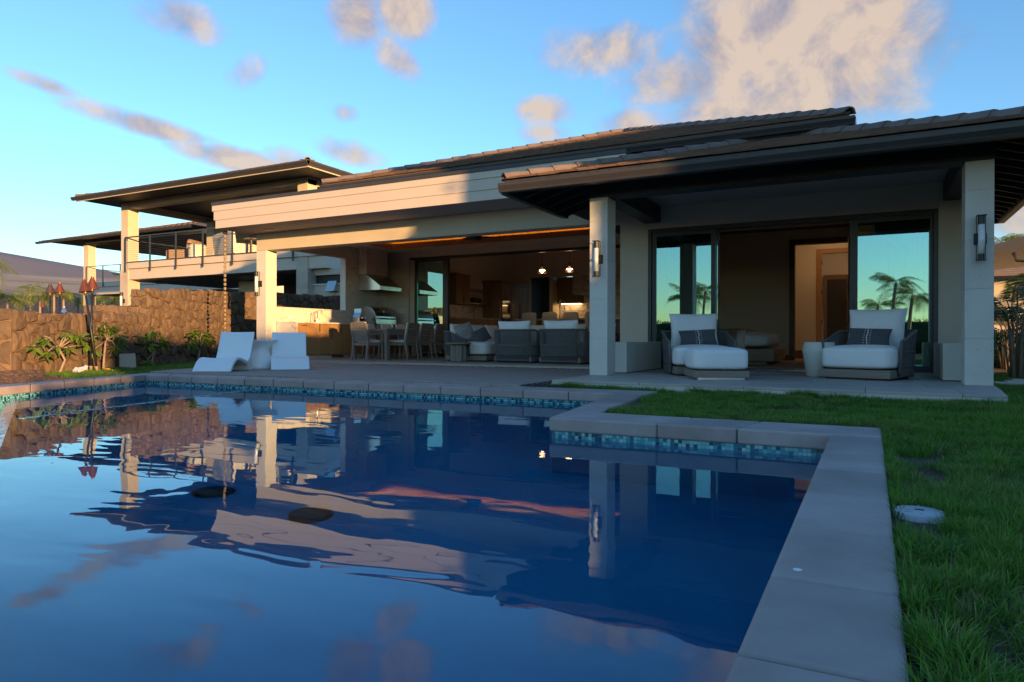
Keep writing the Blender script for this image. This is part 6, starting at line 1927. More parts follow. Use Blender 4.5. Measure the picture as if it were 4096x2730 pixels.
# --- dining set
def dining_chair(label, loc, rz, arms=False, group='dining chairs under the lanai'):
    t = thing('dining_chair', label, 'dining chair', loc, rz, group)
    w, d, hs, hb = 0.52, 0.54, 0.42, 0.92
    W_ = M['teak']
    for sx in (-1, 1):
        x = sx * (w / 2 - 0.025)
        MB().hexa([(x - 0.020, -d / 2 + 0.0, 0), (x + 0.020, -d / 2 + 0.0, 0), (x + 0.020, -d / 2 + 0.035, 0), (x - 0.020, -d / 2 + 0.035, 0)],
                  [(x - 0.026, -d / 2 + 0.01, hs if not arms else 0.64), (x + 0.026, -d / 2 + 0.01, hs if not arms else 0.64), (x + 0.026, -d / 2 + 0.065, hs if not arms else 0.64), (x - 0.026, -d / 2 + 0.065, hs if not arms else 0.64)]).build('leg', W_, t, bevel=0.003, seg=1)
        lg = MB().hexa([(x - 0.020, d / 2 + 0.03, 0), (x + 0.020, d / 2 + 0.03, 0), (x + 0.020, d / 2 + 0.065, 0), (x - 0.020, d / 2 + 0.065, 0)],
                       [(x - 0.026, d / 2 - 0.06, hs), (x + 0.026, d / 2 - 0.06, hs), (x + 0.026, d / 2 + 0.005, hs), (x - 0.026, d / 2 + 0.005, hs)])
        lg.hexa([(x - 0.026, d / 2 - 0.06, hs), (x + 0.026, d / 2 - 0.06, hs), (x + 0.026, d / 2 + 0.005, hs), (x - 0.026, d / 2 + 0.005, hs)],
                [(x - 0.024, d / 2 + 0.045, hb - 0.02), (x + 0.024, d / 2 + 0.045, hb - 0.02), (x + 0.024, d / 2 + 0.085, hb - 0.02), (x - 0.024, d / 2 + 0.085, hb - 0.02)])
        lg.build('leg', W_, t, bevel=0.003, seg=1)
        MB().box(x - 0.02, -d / 2 + 0.066, hs - 0.065, x + 0.02, d / 2 - 0.045, hs - 0.004).build('side_rail', W_, t)
        if arms:
            MB().box(x - 0.026, -d / 2 + 0.0, 0.641, x + 0.026, d / 2 + 0.02, 0.672).build('arm', W_, t, bevel=0.003, seg=1)
    MB().box(-w / 2 + 0.052, -d / 2 + 0.012, hs - 0.065, w / 2 - 0.052, -d / 2 + 0.04, hs - 0.004).build('front_rail', M['teak_x'], t)
    MB().box(-w / 2 + 0.052, d / 2 - 0.04, hs - 0.065, w / 2 - 0.052, d / 2 - 0.012, hs - 0.004).build('back_rail', M['teak_x'], t)
    sl_ = (0.105) / (hb - 0.02 - hs)
    for k in range(3):
        z0 = hs + 0.035 + k * 0.157; z1 = z0 + 0.148
        y0, y1 = d / 2 - 0.045 + (z0 - hs) * sl_, d / 2 - 0.045 + (z1 - hs) * sl_
        MB().hexa([(-w / 2 + 0.05, y0, z0), (w / 2 - 0.05, y0, z0), (w / 2 - 0.05, y0 + 0.022, z0), (-w / 2 + 0.05, y0 + 0.022, z0)],
                  [(-w / 2 + 0.05, y1, z1), (w / 2 - 0.05, y1, z1), (w / 2 - 0.05, y1 + 0.022, z1), (-w / 2 + 0.05, y1 + 0.022, z1)]).build('back_slat', M['teak_x'], t, bevel=0.003, seg=1)
    bm_obj(rounded_box(w - 0.09, d - 0.09, 0.07, 0.028, bulge=0.012), 'seat_cushion', M['fabric_warm'], t, m=Matrix.Translation((0, -0.01, hs)))
    bm_obj(rounded_box(w - 0.10, 0.075, 0.46, 0.03), 'back_cushion', M['fabric_warm'], t, m=Matrix.Translation((0, d / 2 - 0.085, hs + 0.055)) @ Matrix.Rotation(R(-12), 4, 'X'))
    return t


ch0 = dining_chair('armed dining chair at the near end of the table, its slatted back to the pool', (-10.87, 13.28, 0), R(176), True)
s1 = dining_chair('nearest right-hand dining chair, tucked in beside the table leg', (-10.50, 14.18, 0), R(-88))
dup(s1, (-10.52, 14.84, 0), R(-91), 'middle right-hand dining chair with slatted back towards the sofa')
dup(s1, (-10.51, 15.48, 0), R(-89), 'furthest right-hand dining chair, next to the sofa')
dup(s1, (-11.52, 14.45, 0), R(91), 'nearest of the dining chairs on the cabinet side, only its cushion top showing')
dup(s1, (-11.50, 15.12, 0), R(89), 'second dining chair on the cabinet side, right of the nearest one')
dup(s1, (-11.50, 15.78, 0), R(90), 'furthest dining chair on the cabinet side, behind the table')
TB = thing('dining_table', 'weathered wood outdoor dining table with square legs', 'table', (-10.98, 14.85, 0))
MB().box(-0.56, -1.42, 0.715, 0.56, 1.42, 0.765).build('table_top', M['teak_x'], TB, bevel=0.005)
for sx in (-1, 1):
    for sy in (-1, 1):
        x, y = sx * 0.50, sy * 1.35
        MB().hexa([(x - 0.035, y - 0.035, 0), (x + 0.035, y - 0.035, 0), (x + 0.035, y + 0.035, 0), (x - 0.035, y + 0.035, 0)], [(x - 0.052, y - 0.052, 0.714), (x + 0.052, y - 0.052, 0.714), (x + 0.052, y + 0.052, 0.714), (x - 0.052, y + 0.052, 0.714)]).build('leg', M['teak'], TB, bevel=0.004, seg=1)
    MB().box(sx * 0.50 - 0.015, -1.29, 0.62, sx * 0.50 + 0.015, 1.29, 0.713).build('apron', M['teak'], TB)
for sy in (-1, 1):
    MB().box(-0.44, sy * 1.35 - 0.015, 0.62, 0.44, sy * 1.35 + 0.015, 0.713).build('apron', M['teak_x'], TB)

# --- lounge group
RUG = MB().box(-8.75, 12.72, 0.001, -4.9, 16.2, 0.011).build('rug', mat('flat_grey_rug', (0.25, 0.245, 0.235), 0.95, col2=(0.17, 0.165, 0.16), vscale=60, stretch=(1, 3, 1), bump=0.002, bscale=200))
tag(RUG, 'grey woven rug under the lounge group of the lanai', 'rug')
gs_ = 'charcoal rope armchairs with their backs to the pool'
rope_seat('left charcoal rope armchair with its back to the pool, nearer the sofa', 'armchair', 'rope_armchair', (-6.77, 13.52, 0.012), R(172), 1.08, 1.05, 0.70, 0.44, 0.90, 0.42, 0.90, group=gs_, rc=0.30, back_y=0.30)
rope_seat('right charcoal rope armchair with its back to the pool, next to the stone column', 'armchair', 'rope_armchair', (-5.60, 13.35, 0.012), R(172), 1.08, 1.05, 0.70, 0.44, 0.90, 0.42, 0.90, group=gs_, rc=0.30, back_y=0.30)
rope_seat('long ivory-cushioned rope sofa left of the armchairs', 'sofa', 'rope_sofa', (-8.25, 14.55, 0.012), R(90), 2.5, 1.10, 0.68, 0.50, 0.70, 0.44, 0.86, 1.14, backs=3, rc=0.26, fab=M['fabric_warm'], back_y=0.30)
rope_seat('ivory rope loveseat facing the pool, half hidden behind the right armchair', 'sofa', 'rope_loveseat', (-6.35, 16.05, 0.0), R(2), 1.7, 1.0, 0.66, 0.50, 0.80, 0.44, 0.92, backs=2, fab=M['fabric_warm'], back_y=0.28)
M['stripe'] = mat('striped_weave', (0.42, 0.38, 0.33), 0.95, col2=(0.22, 0.19, 0.165), vscale=10, stretch=(0.6, 0.6, 6), bump=0.002, bscale=60, contrast=1.6)
throw_pillow('tan wave-striped throw pillow leaning on the near sofa arm', (-8.30, 13.60, 0.66), R(62), R(-20), 0.50, 0.48, 0.17, M['stripe'], 5, R(-16))
throw_pillow('plain dark grey throw pillow beside the striped one on the sofa', (-7.93, 13.72, 0.60), R(58), R(-26), 0.42, 0.36, 0.15, M['dark_fabric'], 6, R(-22))
M['motif'] = mat('linen_with_branch_motif', (0.55, 0.50, 0.44), 0.9, var=0.06, vscale=30)
TP = throw_pillow('cream pillow with a dark branching motif on the loveseat', (-6.02, 15.98, 0.655), R(-6), R(-16), 0.44, 0.44, 0.14, M['motif'], 7, R(4))
mb = MB()
for (xa, za, xb, zb2) in [(-0.15, -0.13, -0.05, 0.02), (-0.05, 0.02, -0.12, 0.14), (-0.05, 0.02, 0.04, 0.10), (0.04, 0.10, 0.15, 0.15), (0.15, -0.14, 0.05, -0.02), (0.05, -0.02, 0.12, 0.10), (0.05, -0.02, -0.04, -0.12), (0.0, 0.04, -0.02, 0.15)]:
    v = Vector((xb - xa, 0, zb2 - za)); p_ = Vector((-v.z, 0, v.x)).normalized() * 0.006
    mb.add([(xa - p_.x, -0.079, za - p_.z), (xa + p_.x, -0.079, za + p_.z), (xb + p_.x, -0.076, zb2 + p_.z), (xb - p_.x, -0.076, zb2 - p_.z)], [(0, 1, 2, 3)])
e_ = mb.build('branch_print', M['bronze2'], TP); e_.rotation_euler = (R(-16), R(4), 0)
ST = thing('side_table', 'round weathered wood side table with plank legs beside the sofa arm', 'side table', (-8.12, 13.02, 0.012))
MB().lathe([(0.001, 0.385), (0.255, 0.385), (0.285, 0.40), (0.288, 0.425), (0.001, 0.425)], 36).build('table_top', M['teak_x'], ST)
for k in range(4):
    a = R(38 + k * 90)
    o = MB().box(-0.075, 0.02, 0, 0.075, 0.175, 0.384).build('leg', M['teak'], ST, bevel=0.03, seg=3); o.rotation_euler = (0, 0, a)

# --- bed seen through the open sliding door
BD = thing('bed', 'low oak platform bed with white bedding and a striped throw, in the bedroom', 'bed', (-2.9, 15.7, 0))
MB().box(-1.0, -1.05, 0.08, 1.18, 1.05, 0.33).build('platform', M['bed_wood'], BD, bevel=0.004)
MB().box(-0.9, -0.93, 0.0, 1.02, 0.93, 0.0795).build('plinth', M['bed_wood'], BD)
bm_obj(rounded_box(1.98, 2.0, 0.34, 0.15, bulge=0.03, puff=0.01), 'mattress', M['fabric'], BD, m=Matrix.Translation((0.10, 0, 0.331)))
M['throw'] = mat('striped_throw', (0.40, 0.31, 0.21), 0.95, col2=(0.20, 0.145, 0.10), vscale=3.5, stretch=(0.3, 1, 7), bump=0.003, bscale=90, contrast=1.3)
M['sheet'] = mat('pinkish_sheet', (0.70, 0.60, 0.55), 0.9, var=0.04, vscale=5)
def drape(x0, x1, lift, name, mt, hang):
    prof = [(-1.03 - lift, 0.33 - hang), (-1.045 - lift, 0.42), (-1.02 - lift, 0.56), (-0.95, 0.655 + lift), (-0.86, 0.685 + lift), (-0.4, 0.705 + lift), (0, 0.71 + lift), (0.4, 0.705 + lift), (0.86, 0.685 + lift), (1.03 + lift, 0.56), (1.03 + lift, 0.34)]
    rows = []
    for i in range(9):
        x = x0 + (x1 - x0) * i / 8
        rows.append([(x, y, z + 0.006 * math.sin(i * 1.9 + j * 1.3)) for j, (y, z) in enumerate(prof)])
    o = MB().grid(rows).build(name, mt, BD, smooth=True); sol = o.modifiers.new('thick', 'SOLIDIFY'); sol.thickness = 0.012; return o
drape(-0.75, 0.62, 0.014, 'sheet', M['sheet'], 0.10)
drape(-0.55, 0.45, 0.030, 'striped_throw', M['throw'], 0.06)
BRG = MB().box(-3.2, 13.3, 0.0, 0.6, 17.9, 0.010).build('bedroom_rug', mat('woven_tan_rug', (0.42, 0.325, 0.25), 0.95, col2=(0.32, 0.24, 0.18), vscale=40, stretch=(1, 4, 1), bump=0.002, bscale=150))
tag(BRG, 'tan woven rug on the bedroom floor under the bed', 'rug')
# sheer curtains behind the glass
M['sheer'] = mat('sheer_curtain', (0.50, 0.48, 0.45), 0.9, trans=0.35)
def curtain(label, x0, x1, y):
    n_ = 90; rows = [[], []]
    for i in range(n_ + 1):
        x = x0 + (x1 - x0) * i / n_
        yy = y + 0.035 * math.sin(i * 0.75 + 0.6 * math.sin(i * 0.21))
        rows[0].append((x, yy, 0.03)); rows[1].append((x, yy, 2.62))
    o = MB().grid(rows).build('curtain', M['sheer'], smooth=True); tag(o, label, 'curtain', 'sheer bedroom curtains'); return o
curtain('sheer curtain gathered behind the left glass door', -3.42, -2.95, YW + 0.42)
curtain('sheer curtain hanging behind the right glass door', 0.05, 0.85, YW + 0.42)
def wall_plate(label, cat, name, loc, w, h, n, mt=None, rz=0.0, kind='rocker'):
    t = thing(name, label, cat, loc, rz)
    MB().box(-w / 2, -0.008, -h / 2, w / 2, 0.0, h / 2).build('plate', mt or M['vinyl'], t, bevel=0.003, seg=1)
    for i in range(n):
        x = -w / 2 + w * (i + 0.5) / n
        MB().box(x - w / n * 0.3, -0.013, -h * 0.3, x + w / n * 0.3, -0.0082, h * 0.3).build(kind, M['cream'], t)
    return t
wall_plate('triple light switch plate on the bedroom wall', 'light switch', 'light_switch', (-2.195, 18.295, 1.41), 0.15, 0.10, 3)
wall_plate('narrow keypad left of the bedroom light switch', 'keypad', 'wall_keypad', (-2.385, 18.295, 1.43), 0.05, 0.15, 1)

# --- things on the lawn and coping
lid = thing('irrigation_cover', 'round pale irrigation valve lid set in the lawn beside the coping', 'valve lid', (LID[0], LID[1], -0.098))
MB().lathe([(0.001, 0.020), (0.075, 0.018), (0.080, 0.012), (0.080, -0.03)], 28, cap=False).build('cover', mat('pale_blue_grey_plastic', (0.42, 0.46, 0.52), 0.5, var=0.1, vscale=20), lid, smooth=True)
MB().box(-0.014, -0.006, 0.0185, 0.014, 0.006, 0.0225).build('lift_slot', M['bronze'], lid)
for k in range(8):
    a = k * math.pi / 4
    o = MB().box(0.025, -0.002, 0.0175, 0.068, 0.002, 0.0215).build('rib', bpy.data.materials['pale_blue_grey_plastic'], lid); o.rotation_euler = (0, 0, a)
SB = MB().hexa([(-0.15, -0.03, 0), (0.15, -0.03, 0), (0.15, 0.01, 0), (-0.15, 0.01, 0)], [(-0.15, 0.09, 0.30), (0.14, 0.09, 0.31), (0.14, 0.13, 0.31), (-0.15, 0.13, 0.30)]).build('stone_slab', mat('tan_granite', (0.42, 0.34, 0.25), 0.8, var=0.25, vscale=60, bump=0.002, bscale=90), bevel=0.004)
SB.location = (-13.42, 8.84, -0.10); SB.rotation_euler = (0, 0, R(62))
tag(SB, 'thin tan stone slab leaning against the base of the rock wall', 'stone slab')
bag = bpy.data.meshes.new('plastic_bag'); bm = bmesh.new(); bmesh.ops.create_icosphere(bm, subdivisions=3, radius=1.0)
rg_ = np.random.default_rng(9)
for v in bm.verts:
    c = v.co.copy(); k = 1 + 0.22 * math.sin(c.x * 5 + 1) * math.sin(c.y * 6) + 0.12 * math.sin(c.z * 11 + c.x * 7)
    v.co = Vector((c.x * 0.12 * k, c.y * 0.06 * k, max(0.0, (c.z + 0.6)) * 0.055 * k + max(0, c.x) * 0.07))
bm.to_mesh(bag); bm.free(); bag.materials.append(mat('thin_white_plastic', (0.62, 0.60, 0.66), 0.3, trans=0.3))
o = link('plastic_bag', bag); o.location = (-12.0, 7.05, -0.07); o.rotation_euler = (0, 0, R(40)); tag(o, 'crumpled clear plastic bag lying on the lawn left of the torches', 'plastic bag')
def gas_key(label, loc, rz, n_):
    t = thing('gas_valve_key', label, 'valve key', loc, rz, 'yellow valve handles at the torch feet')
    MB().tube([(-0.07, 0, 0.035), (0.07, 0, 0.035)], 0.012, 8).build('grip', mat('yellow_plastic', (0.55, 0.27, 0.02), 0.5), t, smooth=True)
    MB().tube([(0.07, 0, 0.035), (0.11, 0, 0.02), (0.11, 0, -0.03)], 0.008, 6).build('stem', M['brass'], t, smooth=True)
gas_key('yellow valve handle left of the upright torch foot', (-12.78, 7.52, -0.06), R(30), 0)
gas_key('yellow valve handle right of the leaning torch foot', (-12.25, 7.66, -0.07), R(25), 1)
chip = MB().lathe([(0.010, 0.0), (0.012, 0.002), (0.006, 0.004), (0.001, 0.004)], 10).build('paint_fleck', M['white_plastic']); chip.location = (-0.165, 1.90, Z_COP)
tag(chip, 'small white fleck on the coping beside the water', 'fleck')

# ------------------------------------------------------------------ outdoor kitchen along the pass-through wall
OK_ = thing('outdoor_kitchen', 'sunlit oak outdoor kitchen counter with stone top along the lanai side wall', 'kitchen counter', (-12.75, 14.6, 0), world=True)
MB().box(-13.075, 12.47, 0.0, -12.415, 12.515, 0.898).build('end_panel', M['marble'], OK_, bevel=0.002, seg=1)
MB().box(-13.076, 12.46, 0.90, -12.395, 15.40, 0.935).build('countertop', M['marble'], OK_, bevel=0.003, seg=1)
MB().box(-13.076, 16.66, 0.90, -12.395, 16.88, 0.935).build('countertop', M['marble'], OK_)
MB().box(-13.07, 12.52, 0.10, -12.47, 16.88, 0.897).build('carcass', M['oak'], OK_)
MB().box(-13.05, 12.52, 0.0, -12.50, 16.88, 0.0995).build('toe_kick', M['marble'], OK_)
def front(y0, y1, z0, z1, name='door', hz=None, hy=None, horiz=False):
    o = MB().box(-12.469, y0 + 0.002, z0, -12.425, y1 - 0.002, z1).build(name, M['oak'], OK_, bevel=0.002, seg=1)
    if hy is not None:
        if horiz: pts = [(-12.424, hy - 0.09, hz), (-12.395, hy - 0.09, hz), (-12.395, hy + 0.09, hz), (-12.424, hy + 0.09, hz)]
        else: pts = [(-12.424, hy, hz - 0.10), (-12.395, hy, hz - 0.10), (-12.395, hy, hz + 0.10), (-12.424, hy, hz + 0.10)]
        MB().tube(pts, 0.0075, 6).build('handle', M['black'], o)
front(12.53, 12.88, 0.115, 0.89, hz=0.85, hy=12.72, horiz=True)
front(12.88, 13.30, 0.115, 0.89, hz=0.80, hy=13.26)
front(13.30, 14.00, 0.74, 0.89, 'drawer')
front(13.30, 13.65, 0.115, 0.735, hz=0.63, hy=13.60); front(13.65, 14.00, 0.115, 0.735, hz=0.63, hy=13.70)
front(14.00, 14.60, 0.115, 0.89, hz=0.78, hy=14.06); front(14.60, 15.20, 0.115, 0.89, hz=0.78, hy=15.14)
front(15.20, 15.95, 0.115, 0.70); front(15.95, 16.65, 0.115, 0.70); front(16.65, 16.88, 0.115, 0.89)
MB().box(-12.499, 13.80, 0.02, -12.485, 14.25, 0.09).build('floor_grille', M['steel'], OK_)
FA = thing('tall_faucet', 'polished gooseneck faucet on the outdoor counter', 'faucet', (-12.90, 13.70, 0.936))
MB().tube([(0, 0, 0), (0, 0, 0.27), (0.02, 0, 0.31), (0.06, 0, 0.325), (0.11, 0, 0.325), (0.15, 0, 0.30), (0.165, 0, 0.26)], 0.013, 10).build('spout', M['chrome'], FA, smooth=True)
MB().lathe([(0.024, 0), (0.024, 0.10), (0.015, 0.105)], 14).build('body', M['chrome'], FA, smooth=False)
MB().tube([(0, 0.02, 0.08), (0, 0.07, 0.085), (0, 0.075, 0.13)], 0.008, 8).build('lever', M['chrome'], FA, smooth=True)
FB2 = thing('filter_tap', 'small second tap left of the gooseneck faucet', 'faucet', (-12.92, 13.56, 0.936))
MB().tube([(0, 0, 0), (0, 0, 0.24), (0.02, 0, 0.27), (0.05, 0, 0.275), (0.075, 0, 0.25), (0.08, 0, 0.22)], 0.010, 8).build('spout', M['chrome'], FB2, smooth=True)
MB().lathe([(0.018, 0), (0.018, 0.06), (0.011, 0.064)], 12).build('body', M['chrome'], FB2)
def outlet(label, y, z=1.045):
    t = thing('power_outlet', label, 'power outlet', (-13.076, y, z), group='power outlets of the outdoor kitchen')
    MB().box(0, -0.07, -0.045, 0.012, 0.07, 0.045).build('cover_plate', M['vinyl'], t, bevel=0.004, seg=1)
    MB().box(0.0125, -0.04, -0.025, 0.016, 0.04, 0.025).build('socket', M['cream'], t)
outlet('white power outlet nearest the lanai column', 12.92); outlet('white power outlet right of the outdoor faucet', 14.42); outlet('white power outlet next to the grill', 15.22)
# grill
GR_ = thing('gas_grill', 'built-in stainless gas grill with a domed hood', 'grill', (-12.72, 16.03, 0.70))
prof = [(-0.33, 0.245), (-0.33, 0.52), (-0.28, 0.66), (-0.16, 0.745), (0.0, 0.745), (0.13, 0.69), (0.22, 0.58), (0.265, 0.46), (0.275, 0.30), (0.275, 0.245)]
o = MB().extrude([(a, b) for a, b in prof], (0, -0.47, 0), (0, 0.47, 0), (1, 0, 0)).build('hood', M['steel'], GR_, bevel=0.006); fixnormals(o.data)
o = MB().extrude([(a, b) for a, b in [(-0.34, 0.0), (0.34, 0.0), (0.36, 0.06), (0.36, 0.235), (-0.34, 0.235)]], (0, -0.49, 0), (0, 0.49, 0), (1, 0, 0)).build('firebox', M['steel'], GR_, bevel=0.004); fixnormals(o.data)
MB().tube([(0.26, -0.40, 0.40), (0.335, -0.40, 0.40), (0.335, 0.40, 0.40), (0.26, 0.40, 0.40)], 0.016, 10).build('handle', M['chrome'], GR_, smooth=True)
o = MB().lathe([(0.035, 0), (0.035, 0.012), (0.001, 0.014)], 18).build('thermometer', M['chrome'], GR_); o.matrix_basis = Matrix.Translation((0.20, 0, 0.62)) @ Matrix.Rotation(R(55), 4, 'Y')
for y in (-0.36, -0.18, 0, 0.18, 0.36):
    o = MB().lathe([(0.026, 0), (0.024, 0.035), (0.001, 0.035)], 12).build('knob', M['chrome'], GR_); o.matrix_basis = Matrix.Translation((0.361, y, 0.13)) @ Matrix.Rotation(R(90), 4, 'Y')
PT = thing('side_burner', 'steel side burner pan and lid left of the grill', 'burner', (-12.72, 15.20, 0.936))
MB().box(-0.25, -0.17, 0, 0.25, 0.17, 0.022).build('burner_tray', M['black'], PT)
MB().lathe([(0.07, 0.10), (0.10, 0.12), (0.10, 0.20), (0.095, 0.205)], 22, (0.02, 0.05)).build('pan', M['chrome'], PT, smooth=True)
MB().lathe([(0.03, 0.022), (0.03, 0.10)], 12, (0.02, 0.05)).build('stand', M['black'], PT)
o = MB().extrude([(-0.02, 0.0), (0.0, 0.0), (0.02, 0.16), (0.09, 0.30), (0.09, 0.42), (0.07, 0.42), (0.06, 0.31), (0.0, 0.18)], (-0.10, -0.20, 0.0), (0.14, -0.20, 0.0), (0, 1, 0)).build('open_lid', M['steel'], PT); fixnormals(o.data)
# range hood with its stone chase
HD = thing('range_hood', 'stainless canopy range hood over the outdoor grill under a stone chase', 'range hood', (-12.8, 16.05, 1.9), world=True)
o = MB().extrude([(-13.075, 1.905), (-12.30, 1.905), (-12.30, 2.02), (-12.80, 2.37), (-13.075, 2.37)], (0, 15.55, 0), (0, 16.55, 0), (1, 0, 0)).build('canopy', M['steel'], HD, bevel=0.004); fixnormals(o.data)
MB().box(-13.074, 15.57, 2.372, -12.80, 16.53, 3.118).build('chase', M['marble'], HD, bevel=0.002, seg=1)
MB().box(-13.0, 15.6, 1.899, -12.36, 16.5, 1.9045).build('filter', M['black'], HD)
wall_plate('wide white switch plate on the lanai back wall right of the grill', 'light switch', 'light_switch', (-12.62, 16.898, 1.35), 0.22, 0.115, 4)
wall_plate('slim keypad next to the wide switch plate on the lanai back wall', 'keypad', 'wall_keypad', (-12.455, 16.898, 1.37), 0.05, 0.17, 1)
# ceiling fan
FN = thing('ceiling_fan', 'black propeller-like ceiling fan under the lanai tray ceiling', 'ceiling fan', (-8.50, 14.5, 2.96))
MB().lathe([(0.055, 0.46), (0.055, 0.42), (0.018, 0.41), (0.018, 0.14), (0.05, 0.12), (0.10, 0.06), (0.11, 0.0), (0.08, -0.045), (0.001, -0.055)], 24).build('motor', M['black'], FN, smooth=True)
def blade(a):
    rows = []
    for i in range(12):
        t = i / 11; r_ = 0.06 + 0.80 * t; w = 0.045 + 0.075 * math.sin(math.pi * min(1, t * 0.9 + 0.15)) * (1 - 0.25 * t); zz = 0.03 + 0.075 * t * t - 0.02 * t
        if i == 11: w = 0.03
        tw = R(16 * (1 - t) + 4)
        rows.append([(r_, w * u * math.cos(tw) - 0.06 * t * t, zz + w * u * math.sin(tw)) for u in (-1, -0.3, 0.3, 1)])
    o = MB().grid(rows).build('blade', M['black'], FN, smooth=True); s = o.modifiers.new('t', 'SOLIDIFY'); s.thickness = 0.014
    o.rotation_euler = (0, 0, a)
for k in range(3): blade(R(32 + 120 * k))
for i, (x, y) in enumerate([(-10.0, 14.0), (-5.5, 13.8)]):
    sp_ = MB().lathe([(0.001, -0.004), (0.10, -0.004), (0.105, 0.0), (0.105, 0.003)], 28).build('ceiling_speaker', M['cream']); sp_.location = (x, y, 3.4135)
    tag(sp_, ['round ceiling speaker left of the fan in the timber ceiling', 'round ceiling speaker at the column end of the timber ceiling'][i], 'ceiling speaker', 'flush ceiling speakers')

# ------------------------------------------------------------------ kitchen behind the glass
OD = M['oak_dark']
KU = thing('wall_cabinet', 'tall brown oak wall cabinet left of the open shelves', 'cabinet', (-11.7, 18.8, 1.6), world=True)
MB().box(-11.898, 18.38, 1.62, -11.575, 19.24, 2.60).build('carcass', OD, KU)
for y0, y1, hy in ((18.385, 18.81, 18.77), (18.815, 19.235, 18.855)):
    d_ = MB().box(-11.574, y0, 1.622, -11.55, y1, 2.598).build('door', OD, KU, bevel=0.002, seg=1)
    MB().tube([(-11.55, hy, 1.68), (-11.52, hy, 1.68), (-11.52, hy, 1.86), (-11.55, hy, 1.86)], 0.008, 6).build('handle', M['black'], d_)
for i, (z, lb) in enumerate([(1.69, 'lower oak shelf carrying two dark plant pots'), (2.14, 'upper empty oak shelf between cabinet and oven tower')]):
    s_ = MB().box(-11.898, 19.245, z - 0.03, -11.58, 20.645, z + 0.03).build('wall_shelf', M['oak_x']); tag(s_, lb, 'shelf')
def pot(label, y):
    t = thing('plant_pot', label, 'plant pot', (-11.72, y, 1.7205), group='dark pots on the kitchen shelf')
    MB().lathe([(0.075, 0), (0.105, 0.03), (0.11, 0.12), (0.095, 0.17), (0.085, 0.17)], 20).build('pot', M['black'], t, smooth=True)
    rg = np.random.default_rng(int(y * 10)); mb = MB()
    for k in range(40):
        a = rg.uniform(0, 6.28); r_ = rg.uniform(0.02, 0.10); z = 0.17 + rg.uniform(0, 0.09)
        mb.add([(r_ * math.cos(a), r_ * math.sin(a), z), (r_ * math.cos(a) + 0.03, r_ * math.sin(a), z + 0.03), (r_ * math.cos(a), r_ * math.sin(a) + 0.03, z + 0.035)], [(0, 1, 2)])
    mb.build('foliage', mat('dark_green', (0.02, 0.045, 0.02), 0.7), t)
pot('dark plant pot on the lower shelf, nearer the wall cabinet', 19.72); pot('dark plant pot on the lower shelf, nearer the oven tower', 20.06)
KT = thing('oven_tower', 'tall brown oak unit holding two black wall ovens and the panelled fridge', 'oven cabinet', (-11.5, 21.7, 0), world=True)
MB().box(-11.898, 20.65, 0.0, -11.225, 22.74, 2.40).build('carcass', OD, KT)
MB().box(-11.898, 20.60, 2.402, -11.17, 22.78, 2.52).build('cornice', M['oak_x'], KT)
MB().box(-11.224, 20.72, 1.93, -11.20, 21.42, 2.385).build('door', OD, KT, bevel=0.002, seg=1)
MB().tube([(-11.20, 20.98, 1.97), (-11.175, 20.98, 1.97), (-11.175, 21.18, 1.97), (-11.20, 21.18, 1.97)], 0.007, 6).build('handle', M['black'], KT)
M['oven_glass'] = mat('black_oven_glass', (0.010, 0.010, 0.012), 0.08, spec=0.6)
for z0, z1 in ((1.42, 1.87), (0.86, 1.375)):
    ov = MB().box(-11.224, 20.78, z0, -11.195, 21.36, z1).build('oven', M['oven_glass'], KT, bevel=0.003, seg=1)
    MB().box(-11.194, 20.80, z1 - 0.11, -11.190, 21.34, z1 - 0.015).build('control_panel', M['steel'], ov)
    MB().tube([(-11.194, 20.84, z1 - 0.15), (-11.15, 20.84, z1 - 0.15), (-11.15, 21.30, z1 - 0.15), (-11.194, 21.30, z1 - 0.15)], 0.010, 8).build('oven_handle', M['steel'], ov)
for y0, y1, z0, z1, hy in ((21.48, 22.08, 0.1, 2.06, 22.03), (22.085, 22.70, 0.1, 2.06, 22.13), (21.48, 22.70, 2.075, 2.385, None)):
    d_ = MB().box(-11.224, y0, z0, -11.20, y1, z1).build('fridge_door', OD, KT, bevel=0.002, seg=1)
    if hy: MB().tube([(-11.20, hy, 1.0), (-11.16, hy, 1.0), (-11.16, hy, 1.75), (-11.20, hy, 1.75)], 0.011, 6).build('handle', M['black'], d_)
KB = thing('base_cabinet', 'kitchen base cabinet with marble splashback and brass tap along the left wall', 'cabinet', (-11.6, 18.9, 0), world=True)
MB().box(-11.897, 17.6, 0.0, -11.28, 20.64, 1.16).build('carcass', OD, KB)
MB().box(-11.897, 17.59, 1.162, -11.24, 20.645, 1.20).build('countertop', M['marble_k'], KB)
MB().box(-11.897, 17.6, 1.202, -11.885, 20.64, 1.615).build('splashback', M['marble_k'], KB)
KF = thing('brass_faucet', 'square-necked brass faucet on the left kitchen counter', 'faucet', (-11.70, 19.75, 1.2005))
MB().tube([(0, 0, 0), (0, 0, 0.34), (0.02, 0.0, 0.36), (0.10, 0.0, 0.36), (0.22, 0.06, 0.36), (0.25, 0.07, 0.33)], 0.013, 8).build('spout', M['brass'], KF, smooth=True)
MB().lathe([(0.022, 0), (0.022, 0.05), (0.014, 0.055)], 12).build('body', M['brass'], KF)
